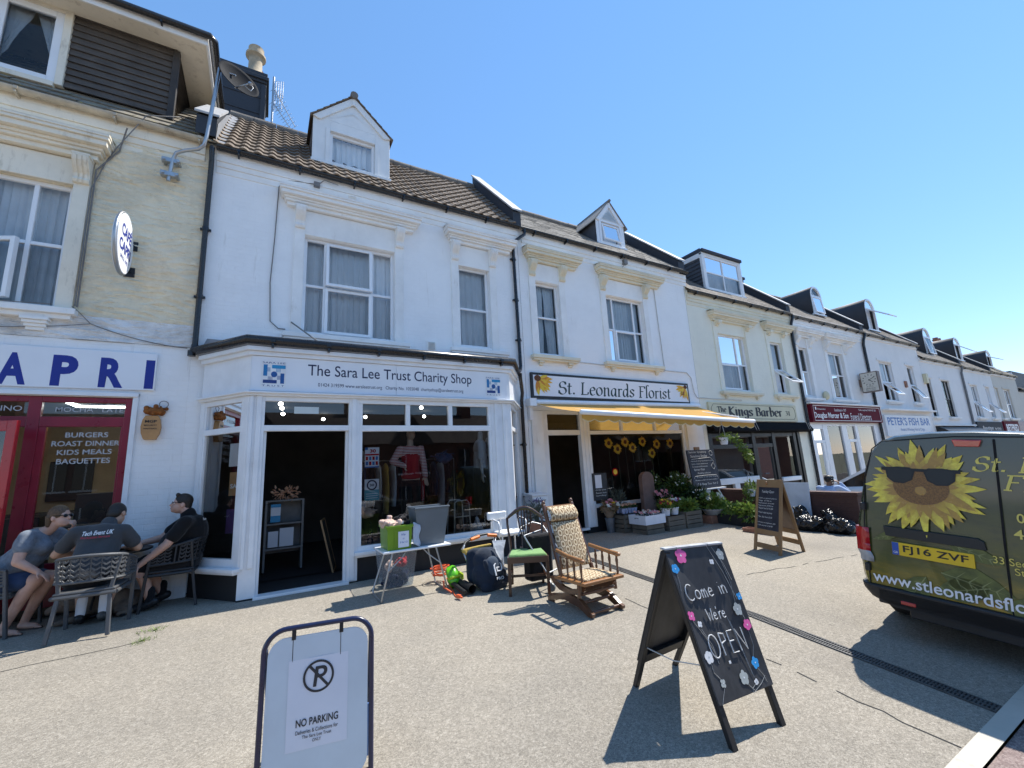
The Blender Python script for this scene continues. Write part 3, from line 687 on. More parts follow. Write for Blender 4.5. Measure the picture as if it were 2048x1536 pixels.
def arch_dormer(root, xc, w, yf, z0, zs, za, yroof, open_=0, seed=0):
 """barrel-roofed dormer: black slate cheeks, white arched front"""
 r = w/2; n = 14; H = za-zs
 out = [(xc-r, z0)]+[(xc-r*cos(pi*i/n), zs+H*sin(pi*i/n)) for i in range(n+1)]+[(xc+r, z0)]
 b = MB(); k = len(out)
 vs = [(x, yf, z) for x, z in out]+[(x, yroof, z) for x, z in out]
 b.add(vs, [(i, i+1, k+i+1, k+i) for i in range(k-1)])
 o = b.build('dormer', 'black_render', root, smooth=40, solid=.03)
 t = .075; inn = [(xc-r+t, z0+t*.6)]+[(xc-(r-t)*cos(pi*i/n), zs+(H-t)*sin(pi*i/n)) for i in range(n+1)]+[(xc+r-t, z0+t*.6)]
 f = MB(); vs = []
 for x, z in out: vs += [(x, yf-.02, z)]
 for x, z in inn: vs += [(x, yf-.02, z)]
 for x, z in inn: vs += [(x, yf+.06, z)]
 f.add(vs, [(i, i+1, k+i+1, k+i) for i in range(k-1)]+[(k+i, k+i+1, 2*k+i+1, 2*k+i) for i in range(k-1)]+[(0, k, 2*k-1, k-1)])
 zb = zs-.0; f.box(xc-r+t, xc+r-t, yf-.005, yf+.05, zb-.03, zb+.03); f.box(xc-r-.03, xc+r+.03, yf-.07, yf+.02, z0-.05, z0)
 f.build('dormer_window', 'upvc', o)
 g = MB(); g.add([(x, yf+.03, z) for x, z in inn[1:-1]], [tuple(range(len(inn)-2))])
 cur = MB(); cur.add([(x, yf+.16, z) for x, z in inn[1:-1]]+[(xc+r-t, yf+.16, z0), (xc-r+t, yf+.16, z0)], [tuple(range(len(inn)))]); cur.build('curtain', 'net_curtain', o)
 q = MB(); a = radians(open_)
 q.T = Matrix.Translation((0, yf, zb-.03)) @ Matrix.Rotation(-a, 4, 'X') @ Matrix.Translation((0, -yf, -(zb-.03)))
 xa, xb, z1, z2 = xc-r+t, xc+r-t, z0+.05, zb-.03; e = .05
 q.box(xa, xa+e, yf-.03, yf+.01, z1, z2); q.box(xb-e, xb, yf-.03, yf+.01, z1, z2); q.box(xa+e, xb-e, yf-.029, yf+.009, z1, z1+e); q.box(xa+e, xb-e, yf-.029, yf+.009, z2-e, z2)
 q.build('opening_sash', 'upvc', o)
 g2 = MB(); g2.T = q.T; g2.quad((xa+e, yf-.01, z1+e), (xb-e, yf-.01, z1+e), (xb-e, yf-.01, z2-e), (xa+e, yf-.01, z2-e)); g.T = None; g.add(g2.v, g2.f)
 g.build('pane', 'window_glass', o)
 return o
# ================================================================== café building (left)
GUT = 6.73
caf = thing('cafe_building', 'cream roughcast café building with white lower storey, red shopfront and big flat-roofed dormer', 'building', (-3.4, YF, 0))
CX0, CX1 = -7.4, -.9695
wh = [(-3.62, -2.45, 3.82, 5.62)]
shell(caf, CX0, CX1, 3.75, 6.85, wh, 'ripple_cream', zr=8.9)
from mathutils import noise as mn
def ripple(x0, x1, z0, z1, y, name, m):
 def h(x, z):
  a = mn.noise(Vector((x*2.6, 3.1, z*11+1.2*mn.noise(Vector((x*1.5, 7, z*2)))))); c_ = mn.noise(Vector((x*6, 9.4, z*24)))
  return .024*max(0, 1-abs(a)*3.2)*(.35+.65*(mn.noise(Vector((x*1.1, 5, z*1.7)))+.6))+.006*max(0, 1-abs(c_)*3)
 b = MB(); b.grid(lambda u, v: (x0+(x1-x0)*u, y-h(x0+(x1-x0)*u, z0+(z1-z0)*v), z0+(z1-z0)*v), int((x1-x0)/.022), int((z1-z0)/.009)); return b.build(name, m, caf, smooth=70)
ripple(CX0+.003, CX1-.003, 3.42, 3.75, YF-.006, 'wall_band', 'ripple_white')
ripple(-2.265, CX1-.003, 3.751, 6.52, YF-.006, 'rough_render', 'ripple_cream')
f = MB(); wall_grid(f, CX0+.003, CX1-.003, -.3, 3.42, YF, [(-4.9, -1.53, -.3, 2.66)], .1); f.build('lower_wall', 'white_brick_worn', caf)
rooms(caf, CX0, CX1, .02, 2.75, 11.0, 'interior_tan', 'carpet_black', 'cafe_ceiling')
roof(caf, CX0, CX1+.1, 7.42, 6.77, 9.43, 8.9, 'slate_moss')
gutter(caf, CX0, CX1-.05, 7.44, 6.80, 'gutter_cream', .062, 'cream_trim', True, 1.0, .22)
o = upvc_window(caf, -3.62, -2.45, 3.82, 5.62, (-3.24, -2.83), (4.72,), sash=(), cur='net_grey', seed=5, open_={}, y=YF+.07, t=.055)
q = MB(); q.T = Matrix.Translation((-3.22, YF+.07, 0)) @ Matrix.Rotation(radians(-24), 4, 'Z')
for (a, c, d, e) in ((0, .055, 3.88, 4.70), (.335, .39, 3.88, 4.70), (.055, .335, 3.88, 3.935), (.055, .335, 4.645, 4.70)): q.box(a, c, -.03, .03, d, e)
s_ = q.build('opening_sash', 'upvc', o, bev=.005)
q2 = MB(); q2.T = q.T; q2.quad((.05, 0, 3.93), (.34, 0, 3.93), (.34, 0, 4.65), (.05, 0, 4.65)); q2.build('sash_pane', 'window_glass', o)
surround(caf, -3.62, -2.45, 3.80, 6.0, .17, 'cream_trim', .045)
b = MB(); b.box(-3.62, -2.45, YF-.03, YF+.01, 5.62, 6.0); b.build('lintel', 'cream_trim', caf, bev=.005)
cornice(caf, -3.98, -2.08, 6.02, 6.34, 'cream_trim', .30, (-3.71, -2.37), .38, .17)
b = MB(); b.box(-3.85, -2.22, YF-.14, YF+.06, 3.72, 3.80); b.box(-3.8, -2.27, YF-.09, YF+.01, 3.66, 3.72)
for x in (-3.6, -2.7):
 for i in range(4): b.box(x-.02+i*.015, x+.24-i*.015, YF-.13+i*.025, YF+.01, 3.655-.04*(i+1), 3.655-.04*i-.001)
b.build('sill', 'white_trim', caf, bev=.005)
# red shopfront
b = MB(); R0, R1 = YF+.02, YF+.09
for x0, x1 in ((-1.64, -1.535), (-2.56, -2.44), (-3.42, -3.32), (-4.35, -4.25), (-4.9, -4.8)): b.box(x0, x1, R0, R1, .12, 2.655)
for z0, z1 in ((2.585, 2.655), (2.27, 2.40)):
 for x0, x1 in ((-4.8, -4.35), (-4.25, -3.42), (-3.32, -2.56), (-2.44, -1.64)): b.box(x0, x1, R0+.002, R1-.002, z0, z1)
for x0, x1 in ((-4.8, -4.35), (-4.25, -3.42), (-2.44, -1.64)): b.box(x0, x1, R0+.003, R1-.003, .5, .62); b.box(x0, x1, R0+.025, R1-.02, .12, .5)
b.box(-2.44, -2.37, R0+.006, R1-.006, .62, 2.27); b.box(-1.66, -1.64, R0+.006, R1-.006, .62, 2.27)
sf = b.build('shopfront', 'red_frame', caf, bev=.006)
g = MB()
for x0, x1, z0, z1 in ((-2.38, -1.65, .61, 2.28), (-2.45, -1.63, 2.39, 2.59), (-3.33, -2.55, 2.39, 2.59), (-4.26, -3.41, .61, 2.28), (-4.26, -3.41, 2.39, 2.59)): g.quad((x0, YF+.06, z0), (x1, YF+.06, z0), (x1, YF+.06, z1), (x0, YF+.06, z1))
g.build('pane', 'shop_glass', sf)
mat('vinyl_grey', (.50, .51, .52), .6, .04)
t = MB(); YT = YF+.055
for s, xc, z, w_, h_ in (('BURGERS', -1.99, 2.135, .41, .065), ('ROAST DINNER', -1.985, 2.025, .65, .065), ('KIDS MEALS', -1.99, 1.915, .52, .065), ('BAGUETTES', -1.99, 1.80, .51, .068)):
 text(t, s, onwall(xc, z, YT), w_, h_, offset=.012)
text(t, 'MOCHA   LATÉ', onwall(-1.99, 2.465, YT), .66, .075, offset=.006); text(t, 'CAPPUCCINO', onwall(-2.95, 2.47, YT), .66, .065, offset=.006)
t.build('window_lettering', 'vinyl_grey', sf)
b = MB(); b.box(-1.56, -1.50, YF-.03, YF+.02, -.1, 2.72); b.box(-5, -1.50, YF-.05, YF+.02, 2.665, 2.72); b.build('door_surround', 'white_gloss', caf, bev=.006)
b = MB(); b.box(-2.40, -2.2, YF+.10, YF+.11, .66, 1.05); b.build('window_notice', 'white_board', caf)
mat('door_red', (.42, .012, .02), .3, .1, 5, .1, 40)
# open red door leaf, hinged on the left
dl = Matrix.Translation((-3.36, YF-.02, 0)) @ Matrix.Rotation(atan2(-.38, .90), 4, 'Z')
b = MB(); b.T = dl; W_ = .965
b.box(0, .10, -.022, .022, .1, 2.30); b.box(W_-.10, W_, -.022, .022, .1, 2.30); b.box(.10, W_-.10, -.021, .021, 2.18, 2.30); b.box(.10, W_-.10, -.021, .021, .1, .42); b.box(.10, W_-.10, -.021, .021, 1.02, 1.1)
dd = b.build('door', 'door_red', caf, bev=.004)
g = MB(); g.T = dl; g.box(.09, W_-.09, -.004, .004, .4, 2.2); g.build('pane', 'shop_glass', dd)
t = MB(); text(t, 'TAKE AWAY', dl @ onwall(.5, 2.0, -.012), .62, .07); text(t, 'COFFEE', dl @ onwall(.5, 1.84, -.012), .6, .07); t.build('door_lettering', 'vinyl_grey', dd)
b = MB(); b.T = dl; b.tube([(W_-.05, -.03, 1.0), (W_-.05, -.07, 1.02), (W_-.05, -.07, 1.3), (W_-.05, -.03, 1.32)], .011, 8); b.build('handle', 'chrome', dd, smooth=50)
# café interior
b = MB(); b.box(-4.2, -1.3, 9.6, 10.2, .02, 1.1, 0); b.box(-4.25, -1.25, 9.5, 10.25, 1.1, 1.15, 1); b.box(-2.15, -1.75, 8.1, 8.5, .9, 1.42, 2); b.box(-2.9, -2.5, 8.2, 8.7, .02, 1.15, 2); b.box(-1.55, -1.2, 8.6, 9.4, .02, 1.3, 2)
b.box(-2.35, -1.55, YF+.13, YF+.5, 1.0, 1.03, 1); b.box(-2.1, -1.6, 10.93, 10.96, 1.45, 1.8, 1); b.box(-3.3, -2.7, 10.93, 10.96, 1.3, 2.0, 2)
b.build('counter', ['interior_tan', 'barn_wood', 'satin_black'], caf, bev=.01)
b = MB();
for (p, q) in (((-2.5, 8.2), (-1.7, 8.2)), ((-1.7, 8.2), (-1.7, 9.0)), ((-1.7, 9.0), (-2.5, 9.0)), ((-2.5, 9.0), (-2.5, 8.2))): b.bar((p[0], p[1], 2.735), (q[0], q[1], 2.735), .05, .02)
b.build('ceiling_lamp', 'tube_lamp', caf)
b = MB(); b.bar((-1.75, 10.8, 2.6), (-1.15, 10.8, 2.6), .05, .05); b.build('wall_lamp', 'tube_warm', caf)
# big flat-roofed dormer with weathered cladding
D0, D1, DY = -7.3, -1.60, 8.0
b = MB(); z = 7.44; i = 0
while z < 8.74:
 z1 = z+.118
 for xa, xb in ((-7.3, -3.72), (-2.93, D1)): b.add([(xa, DY-.028, z), (xb, DY-.028, z), (xb, DY, z1), (xa, DY, z1), (xa, DY, z), (xb, DY, z)], [(0, 1, 2, 3), (0, 4, 5, 1)])
 b.add([(D1+.028, DY, z), (D1+.028, 9.6, z), (D1, 9.6, z1), (D1, DY, z1), (D1, DY, z), (D1, 9.6, z)], [(0, 1, 2, 3), (0, 4, 5, 1)])
 z = z1; i += 1
dm = b.build('dormer', 'cladding_wood', caf)
b = MB(); b.box(D1-.045, D1+.045, DY-.05, DY+.04, 7.38, 8.72); b.build('corner_post', 'barn_wood', dm, bev=.004)
b = MB(); b.box(-3.75, -3.68, DY-.06, DY+.05, 7.42, 8.76); b.box(-2.97, -2.88, DY-.06, DY+.05, 7.42, 8.76); b.box(-3.68, -2.97, DY-.08, DY+.05, 7.36, 7.44); b.box(-3.68, -2.97, DY-.05, DY+.05, 8.70, 8.76); b.build('dormer_surround', 'cream_trim', dm, bev=.006)
upvc_window(dm, -3.68, -2.97, 7.44, 8.70, (), (), y=DY-.04, cur='net_grey', seed=9, t=.10, name='dormer_window', gap=.6)
b = MB(); b.box(D0, -1.17, 7.62, 10.6, 8.76, 8.79); b.build('soffit', 'cream_trim', dm)
b = MB(); b.box(D0, -1.14, 7.59, 7.62, 8.70, 8.88); b.box(-1.17, -1.14, 7.62, 10.6, 8.70, 8.88); b.build('fascia', 'white_trim', dm, bev=.005)
b = MB(); b.box(D0, -1.11, 7.55, 10.6, 8.88, 8.93); b.build('dormer_roof', 'lead', dm)
b = MB(); b.tube([(D0, 7.53, 8.84), (-1.10, 7.53, 8.84), (-1.05, 7.60, 8.84), (-1.05, 10.4, 8.84)], .052, 10)
for x in (-5.5, -4.2, -2.9, -1.75): b.box(x-.012, x+.012, 7.5, 7.6, 8.75, 8.80)
b.build('gutter', 'gutter_black', dm, smooth=50)
# chimney stack behind the party wall
ch = thing('chimney_stack', 'tall black-painted chimney stack with moulded cap and buff pot behind the café gable', 'chimney', (-.8, 9.9, 8.4))
b = MB(); b.box(-1.42, -.34, 9.5, 10.5, 8.2, 10.05)
for zz in (9.25, 9.65): b.box(-1.40, -.36, 9.485, 9.5, zz, zz+.03)
b.box(-1.44, -.32, 9.47, 10.53, 10.05, 10.11); b.box(-1.48, -.28, 9.43, 10.57, 10.11, 10.19); b.box(-1.45, -.31, 9.46, 10.54, 10.19, 10.30); b.box(-.42, -.325, 9.46, 9.5, 8.9, 10.0)
b.build('stack', 'black_render', ch, bev=.012)
b = MB(); chimney_pot(b, -.575, 9.8, 10.30, .85, .155); b.build('chimney_pot', 'buff_pot', ch, smooth=40)
b = MB(); chimney_pot(b, -.56, 10.3, 10.30, .72, .15); b.build('chimney_pot', 'terracotta', ch, smooth=40)
b = MB(); b.tube([(-1.33, 9.8, 10.28), (-1.33, 9.8, 10.95)], .035, 10)
for k in range(5): b.tube([(-1.46, 9.8, 10.5+k*.06), (-1.33, 9.8, 10.52+k*.06)], .008, 6)
b.build('mast', 'galv', ch, smooth=50)
# ================================================================== charity shop house
X0, X1 = -.975, 4.735
chs = thing('charity_shop_house', 'white painted brick house with canted charity shopfront, brown tiled roof and gabled dormer', 'building', (1.9, YF, 0))
H1 = [(.45, 1.98, 3.82, 5.56), (3.28, 3.97, 3.87, 5.57), (-.80, 4.46, -.4, 3.28)]
shell(chs, X0, X1, -.3, 6.85, H1, 'white_brick', zr=8.9)
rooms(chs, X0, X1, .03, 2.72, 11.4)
roof(chs, X0+.05, X1-.1, 7.42, 6.76, 9.43, 8.95, 'tile_brown', wave=.028, course=.265, tw=.205)
gutter(chs, X0+.1, X1, 7.44, 6.745)
parapet(chs, -1.17, -.90, 7.44, 6.95, 8.5, 7.95, .32, 'black_render', 'concrete_cap')
b = MB(); b.add([(-.90, 7.46, 6.83), (-.68, 7.46, 6.82), (-.68, 9.3, 8.82), (-.90, 9.3, 8.87), (-.89, 7.5, 7.2), (-.89, 8.5, 8.2)], [(0, 1, 2, 3), (0, 3, 5, 4)]); b.build('flashing', 'lead', chs)
parapet(chs, 4.60, 4.80, 7.44, 6.78, 9.43, 8.97, .36, 'black_render', 'concrete_cap')
upvc_window(chs, .45, 1.98, 3.82, 5.56, (.79, 1.59), (4.69,), sash=((1, 0),), open_={(1, 1): 4.5}, seed=1, gap=0)
upvc_window(chs, 3.28, 3.97, 3.87, 5.57, (), (4.68,), sash=(), seed=2)
for (a, c, z0, z1, ca, cc, s0, s1) in ((.45, 1.98, 3.80, 6.02, .03, 2.46, .17, 2.25), (3.28, 3.97, 3.82, 6.02, 2.97, 4.60, 3.05, 4.33)):
 surround(chs, a-.005, c+.005, z0, z1, .16, 'white_trim', .035)
 b = MB(); b.box(a-.005, c+.005, YF-.022, YF+.004, z1-.45, z1); b.build('lintel', 'white_trim', chs, bev=.004)
 cornice(chs, ca, cc, 6.03, 6.31, 'white_trim', .25, (a-.085, c+.085), .37, .15)
 sill(chs, s0, s1, z0-.13, z0-.015, 'white_trim', .12, False)
vent(chs, 1.2, 6.44); vent(chs, 2.68, 3.80)
b = MB(); b.tube([(.62, YF-.06, 6.55), (.4, YF-.03, 6.55), (.1, YF-.02, 6.5), (.02, YF-.02, 6.35), (.0, YF-.02, 5.4), (-.03, YF-.02, 4.6), (.0, YF-.02, 3.95), (.12, YF-.02, 3.84), (.22, YF-.02, 3.84)], .009, 6)
b.tube([(.62, YF-.06, 6.55), (.72, YF-.08, 6.66), (.95, YF-.1, 6.62)], .008, 6); b.box(.55, .65, YF-.1, YF, 6.5, 6.58); b.tube([(.3, YF-.05, 3.96), (.75, YF-.55, 3.46)], .012, 6); b.build('cable', 'grey_cable', chs)
downpipe(chs, [(-.93, 7.42, 6.70), (-.93, 7.42, 6.60), (-.93, 7.48, 6.48), (-.93, 7.48, 3.42)], .037, clips=[(-.93, 7.48, 5.3), (-.93, 7.48, 4.2)])
downpipe(chs, [(4.86, 7.42, 6.70), (4.86, 7.42, 6.58), (4.60, 7.47, 6.36), (4.58, 7.49, 6.2), (4.60, 7.49, 3.55), (4.56, 7.45, 3.43), (4.43, 7.3, 3.36)], .036, clips=[(4.58, 7.49, 5.95), (4.59, 7.49, 5.0), (4.60, 7.49, 4.1)])
downpipe(chs, [(4.40, 7.2, 3.30), (4.40, 7.2, 3.2), (4.56, 7.42, 2.95), (4.57, 7.48, 2.8), (4.57, 7.48, .0)], .036, clips=[(4.57, 7.48, 1.9), (4.57, 7.48, .9)])
# gabled dormer
def gable_dormer(root, x0, x1, yf, z0, zs, za, win, yb_s, yb_a, frontm, cheekm, roofm, over=.06, lip=.05, tiles=True):
 xc = (x0+x1)/2; b = MB()
 a, c, d, e = win
 # front board: quads round the window opening, plus gable
 b.box(x0, a, yf, yf+.05, z0, zs); b.box(c, x1, yf, yf+.05, z0, zs); b.box(a, c, yf, yf+.05, z0, d); b.box(a, c, yf, yf+.05, e, zs)
 b.prism([(x0, zs), (x1, zs), (xc, za)], yf, yf+.05, 'y')
 fr_ = b.build('dormer', frontm, root, bev=.005)
 t = MB(); t.box(a-.08, a-.001, yf-.02, yf, d-.06, e+.05); t.box(c+.001, c+.08, yf-.02, yf, d-.06, e+.05); t.box(a-.001, c+.001, yf-.018, yf, e+.001, e+.05)
 t.box(x0-.02, x1+.02, yf-.05, yf, z0-.01, z0+.045)
 gx = (x1-x0)*.5
 for s in (-1, 1):
  t.add([(xc+s*(gx+.01), yf-.035, zs-.02), (xc, yf-.035, za+.0), (xc, yf-.035, za-.17), (xc+s*(gx-.12), yf-.035, zs-.06), (xc+s*(gx+.01), yf, zs-.02), (xc, yf, za), (xc, yf, za-.17), (xc+s*(gx-.12), yf, zs-.06)], [(0, 1, 2, 3), (4, 5, 6, 7), (0, 1, 5, 4), (2, 3, 7, 6), (3, 0, 4, 7)])
  t.add([(xc+s*(gx*.62), yf-.014, zs+.03), (xc, yf-.014, za-.36), (xc, yf-.014, za-.385), (xc+s*(gx*.66), yf-.014, zs+.01)], [(0, 1, 2, 3)])
 t.box(xc-.03, xc+.03, yf-.05, yf-.02, za-.2, za-.03)
 t.build('dormer_trim', frontm, fr_, bev=.004)
 ck = MB()
 for x in (x0+.012, x1-.012): ck.prism([(yf+.02, z0-.2), (yf+.02, zs), (yb_s, zs), (yf+.25, z0-.2)], x-.012, x+.012, 'x')
 ck.build('dormer_cheek', cheekm, fr_)
 r = MB(); n = 5
 for s in (-1, 1):
  ex, ez = xc+s*(gx+over), zs-over*(za-zs)/gx
  k = 7 if tiles else 1
  for i in range(k):
   u0, u1 = i/k, (i+1)/k+(.04 if tiles else 0)
   def Pt(u, y, o): return (ex+(xc-ex)*u, y, ez+(za+.02-ez)*u+o)
   ybk = lambda u: yb_s+(yb_a-yb_s)*min(1, u)
   r.add([Pt(u0, yf-.06, .035), Pt(u1, yf-.06, .012), Pt(u1, ybk(u1), .02), Pt(u0, ybk(u0), .045), Pt(u0, yf-.06, .005), Pt(u1, yf-.06, .0), Pt(u1, ybk(u1), .0), Pt(u0, ybk(u0), .01)], [(0, 1, 2, 3), (4, 5, 6, 7), (0, 1, 5, 4), (0, 3, 7, 4)])
 r.build('dormer_roof', roofm, fr_)
 rr = MB(); y = yf-.1
 while y < yb_a-.05:
  rr.tube([(xc, y, za+.015), (xc, min(yb_a, y+.33), za+.015)], .075 if tiles else .04, 10); y += .34
 rr.build('dormer_ridge', 'slate_mid', fr_, smooth=40)
 return fr_
dm = gable_dormer(chs, .53, 1.99, 7.95, 7.34, 8.34, 9.02, (.84, 1.69, 7.42, 8.10), 8.85, 9.45, 'white_board', 'slate_hang', 'tile_brown')
upvc_window(dm, .84, 1.69, 7.42, 8.10, (), (), y=7.99, seed=3, t=.055, name='dormer_window')
# --- canted timber shopfront
BF = 6.72
FX0, FX1 = -.20, 3.86; WX0, WX1 = -.80, 4.46; WY = 7.50
def seg_prism(mb, pts, off0, off1, z0, z1, mi=0):
 """band following the bay plan, from off0 to off1 outside the plan line"""
 def offs(o):
  out = []
  for i, p in enumerate(pts):
   d1 = Vector(pts[i])-Vector(pts[i-1]) if i else None; d2 = Vector(pts[i+1])-Vector(pts[i]) if i < len(pts)-1 else None
   ns = [Vector((d.y, -d.x)).normalized() for d in (d1, d2) if d is not None]
   n = ns[0] if len(ns) == 1 else (ns[0]+ns[1]).normalized()/max(.3, cos(ns[0].angle(ns[1])/2))
   out.append((p[0]+n.x*o, p[1]+n.y*o))
  return out
 A, B = offs(off0), offs(off1); k = len(pts)
 vs = [(x, y, z) for z in (z0, z1) for x, y in A+B]
 fs = []
 for i in range(k-1):
  fs += [(i, i+1, k+i+1, k+i), (2*k+i, 2*k+i+1, 3*k+i+1, 3*k+i), (i, i+1, 2*k+i+1, 2*k+i), (k+i, k+i+1, 3*k+i+1, 3*k+i)]
 fs += [(0, k, 3*k, 2*k), (k-1, 2*k-1, 4*k-1, 3*k-1)]
 mb.add(vs, fs, mi)
PLAN = [(WX0, WY), (FX0, BF), (FX1, BF), (WX1, WY)]
b = MB()
seg_prism(b, PLAN, -.06, .0, 2.66, 3.22)                      # fascia board
seg_prism(b, PLAN, -.06, .045, 2.60, 2.66); seg_prism(b, PLAN, -.06, .085, 2.63, 2.655)
seg_prism(b, PLAN, -.06, .05, 3.16, 3.22); seg_prism(b, PLAN, -.06, .09, 3.22, 3.28)
fas = b.build('fascia', 'white_gloss', chs, bev=.006)
b = MB()
b.quad((WX0, YF, 3.58), (WX1, YF, 3.58), (FX1+.06, BF-.04, 3.31), (FX0-.06, BF-.04, 3.31)); b.add([(WX0, YF, 3.58), (FX0-.06, BF-.04, 3.31), (WX0-.1, YF, 3.31)], [(0, 1, 2)]); b.add([(WX1, YF, 3.58), (FX1+.06, BF-.04, 3.31), (WX1+.1, YF, 3.31)], [(0, 1, 2)])
seg_prism(b, PLAN, -.1, .10, 3.285, 3.33)
b.build('bay_roof', 'lead', chs)
b = MB(); gp = [(WX0-.14, WY+.0), (FX0-.06, BF-.11), (FX1+.06, BF-.11), (WX1+.14, WY-.02)]
gl_ = [(p[0], p[1], 3.36) for p in gp]; gl_[3] = (WX1+.02, WY-.10, 3.30)
b.tube(gl_, .062, 10)
for k in range(6): x = .05+k*.72; b.box(x-.015, x+.015, BF-.16, BF-.05, 3.26, 3.31); b.box(x-.03, x+.03, BF-.178, BF-.05, 3.33, 3.37)
b.tube([(WX0-.16, WY-.02, 3.36), (WX0-.16, WY-.02, 3.28)], .05, 10); b.tube([(-.93, 7.48, 3.45), (-.93, 7.47, 3.34)], .045, 10)
b.build('bay_gutter', 'gutter_black', chs, smooth=50)
b = MB()
def post(x0, x1, y0, y1, z0, z1): b.box(x0, x1, y0, y1, z0, z1)
# corner posts and fluted mouldings, door posts
post(FX0+.0, .0, BF-.0, BF+.10, .02, 2.6); post(FX0+.02, FX0+.06, BF-.025, BF-.0005, .38, 2.6); post(FX0+.1, FX0+.16, BF-.02, BF-.0005, .38, 2.6)
post(1.09, 1.235, BF-.002, BF+.10, .02, 2.6); post(1.13, 1.19, BF-.022, BF-.0025, .04, 2.6)
post(3.46, FX1, BF, BF+.10, .34, 2.6); post(3.52, 3.58, BF-.022, BF-.0005, .42, 2.6); post(3.68, 3.74, BF-.022, BF-.0005, .42, 2.6)
post(.0, 1.09, BF+.003, BF+.09, 2.12, 2.20); post(.0, 1.09, BF+.003, BF+.09, 2.535, 2.6)
post(.0, .035, BF+.05, BF+.12, .03, 2.12); post(1.055, 1.09, BF+.05, BF+.12, .03, 2.12)
# main window frame
post(1.235, 3.46, BF+.003, BF+.09, .40, .47); post(1.235, 3.46, BF+.003, BF+.09, 2.11, 2.20); post(1.235, 3.46, BF+.003, BF+.09, 2.53, 2.6)
post(1.235, 1.285, BF+.006, BF+.085, .47, 2.11); post(3.41, 3.46, BF+.006, BF+.085, .47, 2.11)
for x in (1.98, 2.70): post(x-.035, x+.035, BF+.006, BF+.085, 2.20, 2.53)
for x in (1.235, 3.41): post(x, x+.05, BF+.006, BF+.085, 2.20, 2.53)
post(1.19, 3.90, BF-.07, BF+.02, .355, .40); post(1.21, 3.88, BF-.04, BF+.02, .325, .355)
post(-.02, 1.12, BF-.06, BF+.12, .0, .035)
sh = b.build('shopfront', 'white_gloss', chs, bev=.005)
# canted sides
def cant(px, py, qx, qy):
 d = Vector((qx-px, qy-py, 0)); L = d.length; a = atan2(d.y, d.x); T = Matrix.Translation((px, py, 0)) @ Matrix.Rotation(a, 4, 'Z'); return T, L
for (p, q) in (((WX0, WY), (FX0, BF)), ((FX1, BF), (WX1, WY))):
 T, L = cant(*p, *q); m_ = MB(); m_.T = T
 for x0, x1 in ((.0, .09), (L-.10, L-.002)): m_.box(x0, x1, .0, .08, .36, 2.6)
 for z0, z1 in ((.40, .50), (2.12, 2.20), (2.53, 2.6)): m_.box(.09, L-.10, .003, .077, z0, z1)
 m_.box(.09, .13, .006, .07, .5, 2.53); m_.box(L-.14, L-.10, .006, .07, .5, 2.53)
 if p[0] < 0: m_.box(-.05, L+.03, -.09, .08, .355, .40); m_.box(-.03, L+.0, -.06, .08, .325, .355)
 m_.build('shopfront_side', 'white_gloss', sh, bev=.005)
 g_ = MB(); g_.T = T; g_.quad((.12, .04, .49), (L-.13, .04, .49), (L-.13, .04, 2.13), (.12, .04, 2.13)); g_.quad((.12, .04, 2.19), (L-.13, .04, 2.19), (L-.13, .04, 2.54), (.12, .04, 2.54)); g_.build('pane', 'shop_glass', sh)
 s_ = MB(); s_.T = T; s_.box(.0, L-.02, .03, .08, -.3, .325); s_.build('stallriser', 'black_stallriser', sh)
g = MB()
for x0, x1, z0, z1 in ((1.28, 3.42, .46, 2.12), (1.28, 1.95, 2.19, 2.54), (2.01, 2.67, 2.19, 2.54), (2.73, 3.42, 2.19, 2.54), (.0, 1.09, 2.19, 2.54)): g.quad((x0, BF+.05, z0), (x1, BF+.05, z0), (x1, BF+.05, z1), (x0, BF+.05, z1))
g.build('pane', 'shop_glass', sh)
b = MB(); b.box(1.235, FX1, BF+.03, BF+.08, -.3, .325); b.box(FX0, 0, BF+.004, BF+.08, -.3, .02); b.build('stallriser', 'black_stallriser', sh)
b = MB(); b.add([(.0, BF+.02, .03), (1.09, BF+.02, .03), (FX1, BF+.12, .03), (WX1, YF+.1, .03), (WX0, YF+.1, .03), (FX0, BF+.1, .03)], [(0, 1, 2, 3, 4, 5)]); b.build('bay_floor', 'carpet_black', chs)
b = MB(); b.add([(FX0, BF+.05, 2.66), (FX1, BF+.05, 2.66), (WX1, YF+.1, 2.66), (WX0, YF+.1, 2.66)], [(0, 1, 2, 3)]); b.build('bay_ceiling', 'interior_wall', chs)
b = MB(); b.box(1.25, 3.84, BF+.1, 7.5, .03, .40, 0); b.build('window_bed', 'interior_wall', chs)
# door leaf standing open inside
b = MB(); b.bar((1.085, BF+.12, 1.08), (1.36, BF+.98, 1.08), .04, 2.05); b.build("door", "white_gloss", chs)
b = MB(); b.box(.36, .68, BF+.06, BF+.066, 2.37, 2.47); b.build('window_notice', 'white_board', sh)
for x, y, z in ((.24, 7.9, 2.66), (.28, 8.6, 2.66), (1.02, 9.3, 2.66), (.2, 7.2, 2.62), (1.75, 8.9, 2.66), (2.45, 7.5, 2.66), (2.9, 8.7, 2.66)):
 b = MB(); b.ell((x, y, z-.05), (.034, .034, .03), 10, 6); b.build('spot_lamp', 'spot_lamp', chs, smooth=60)
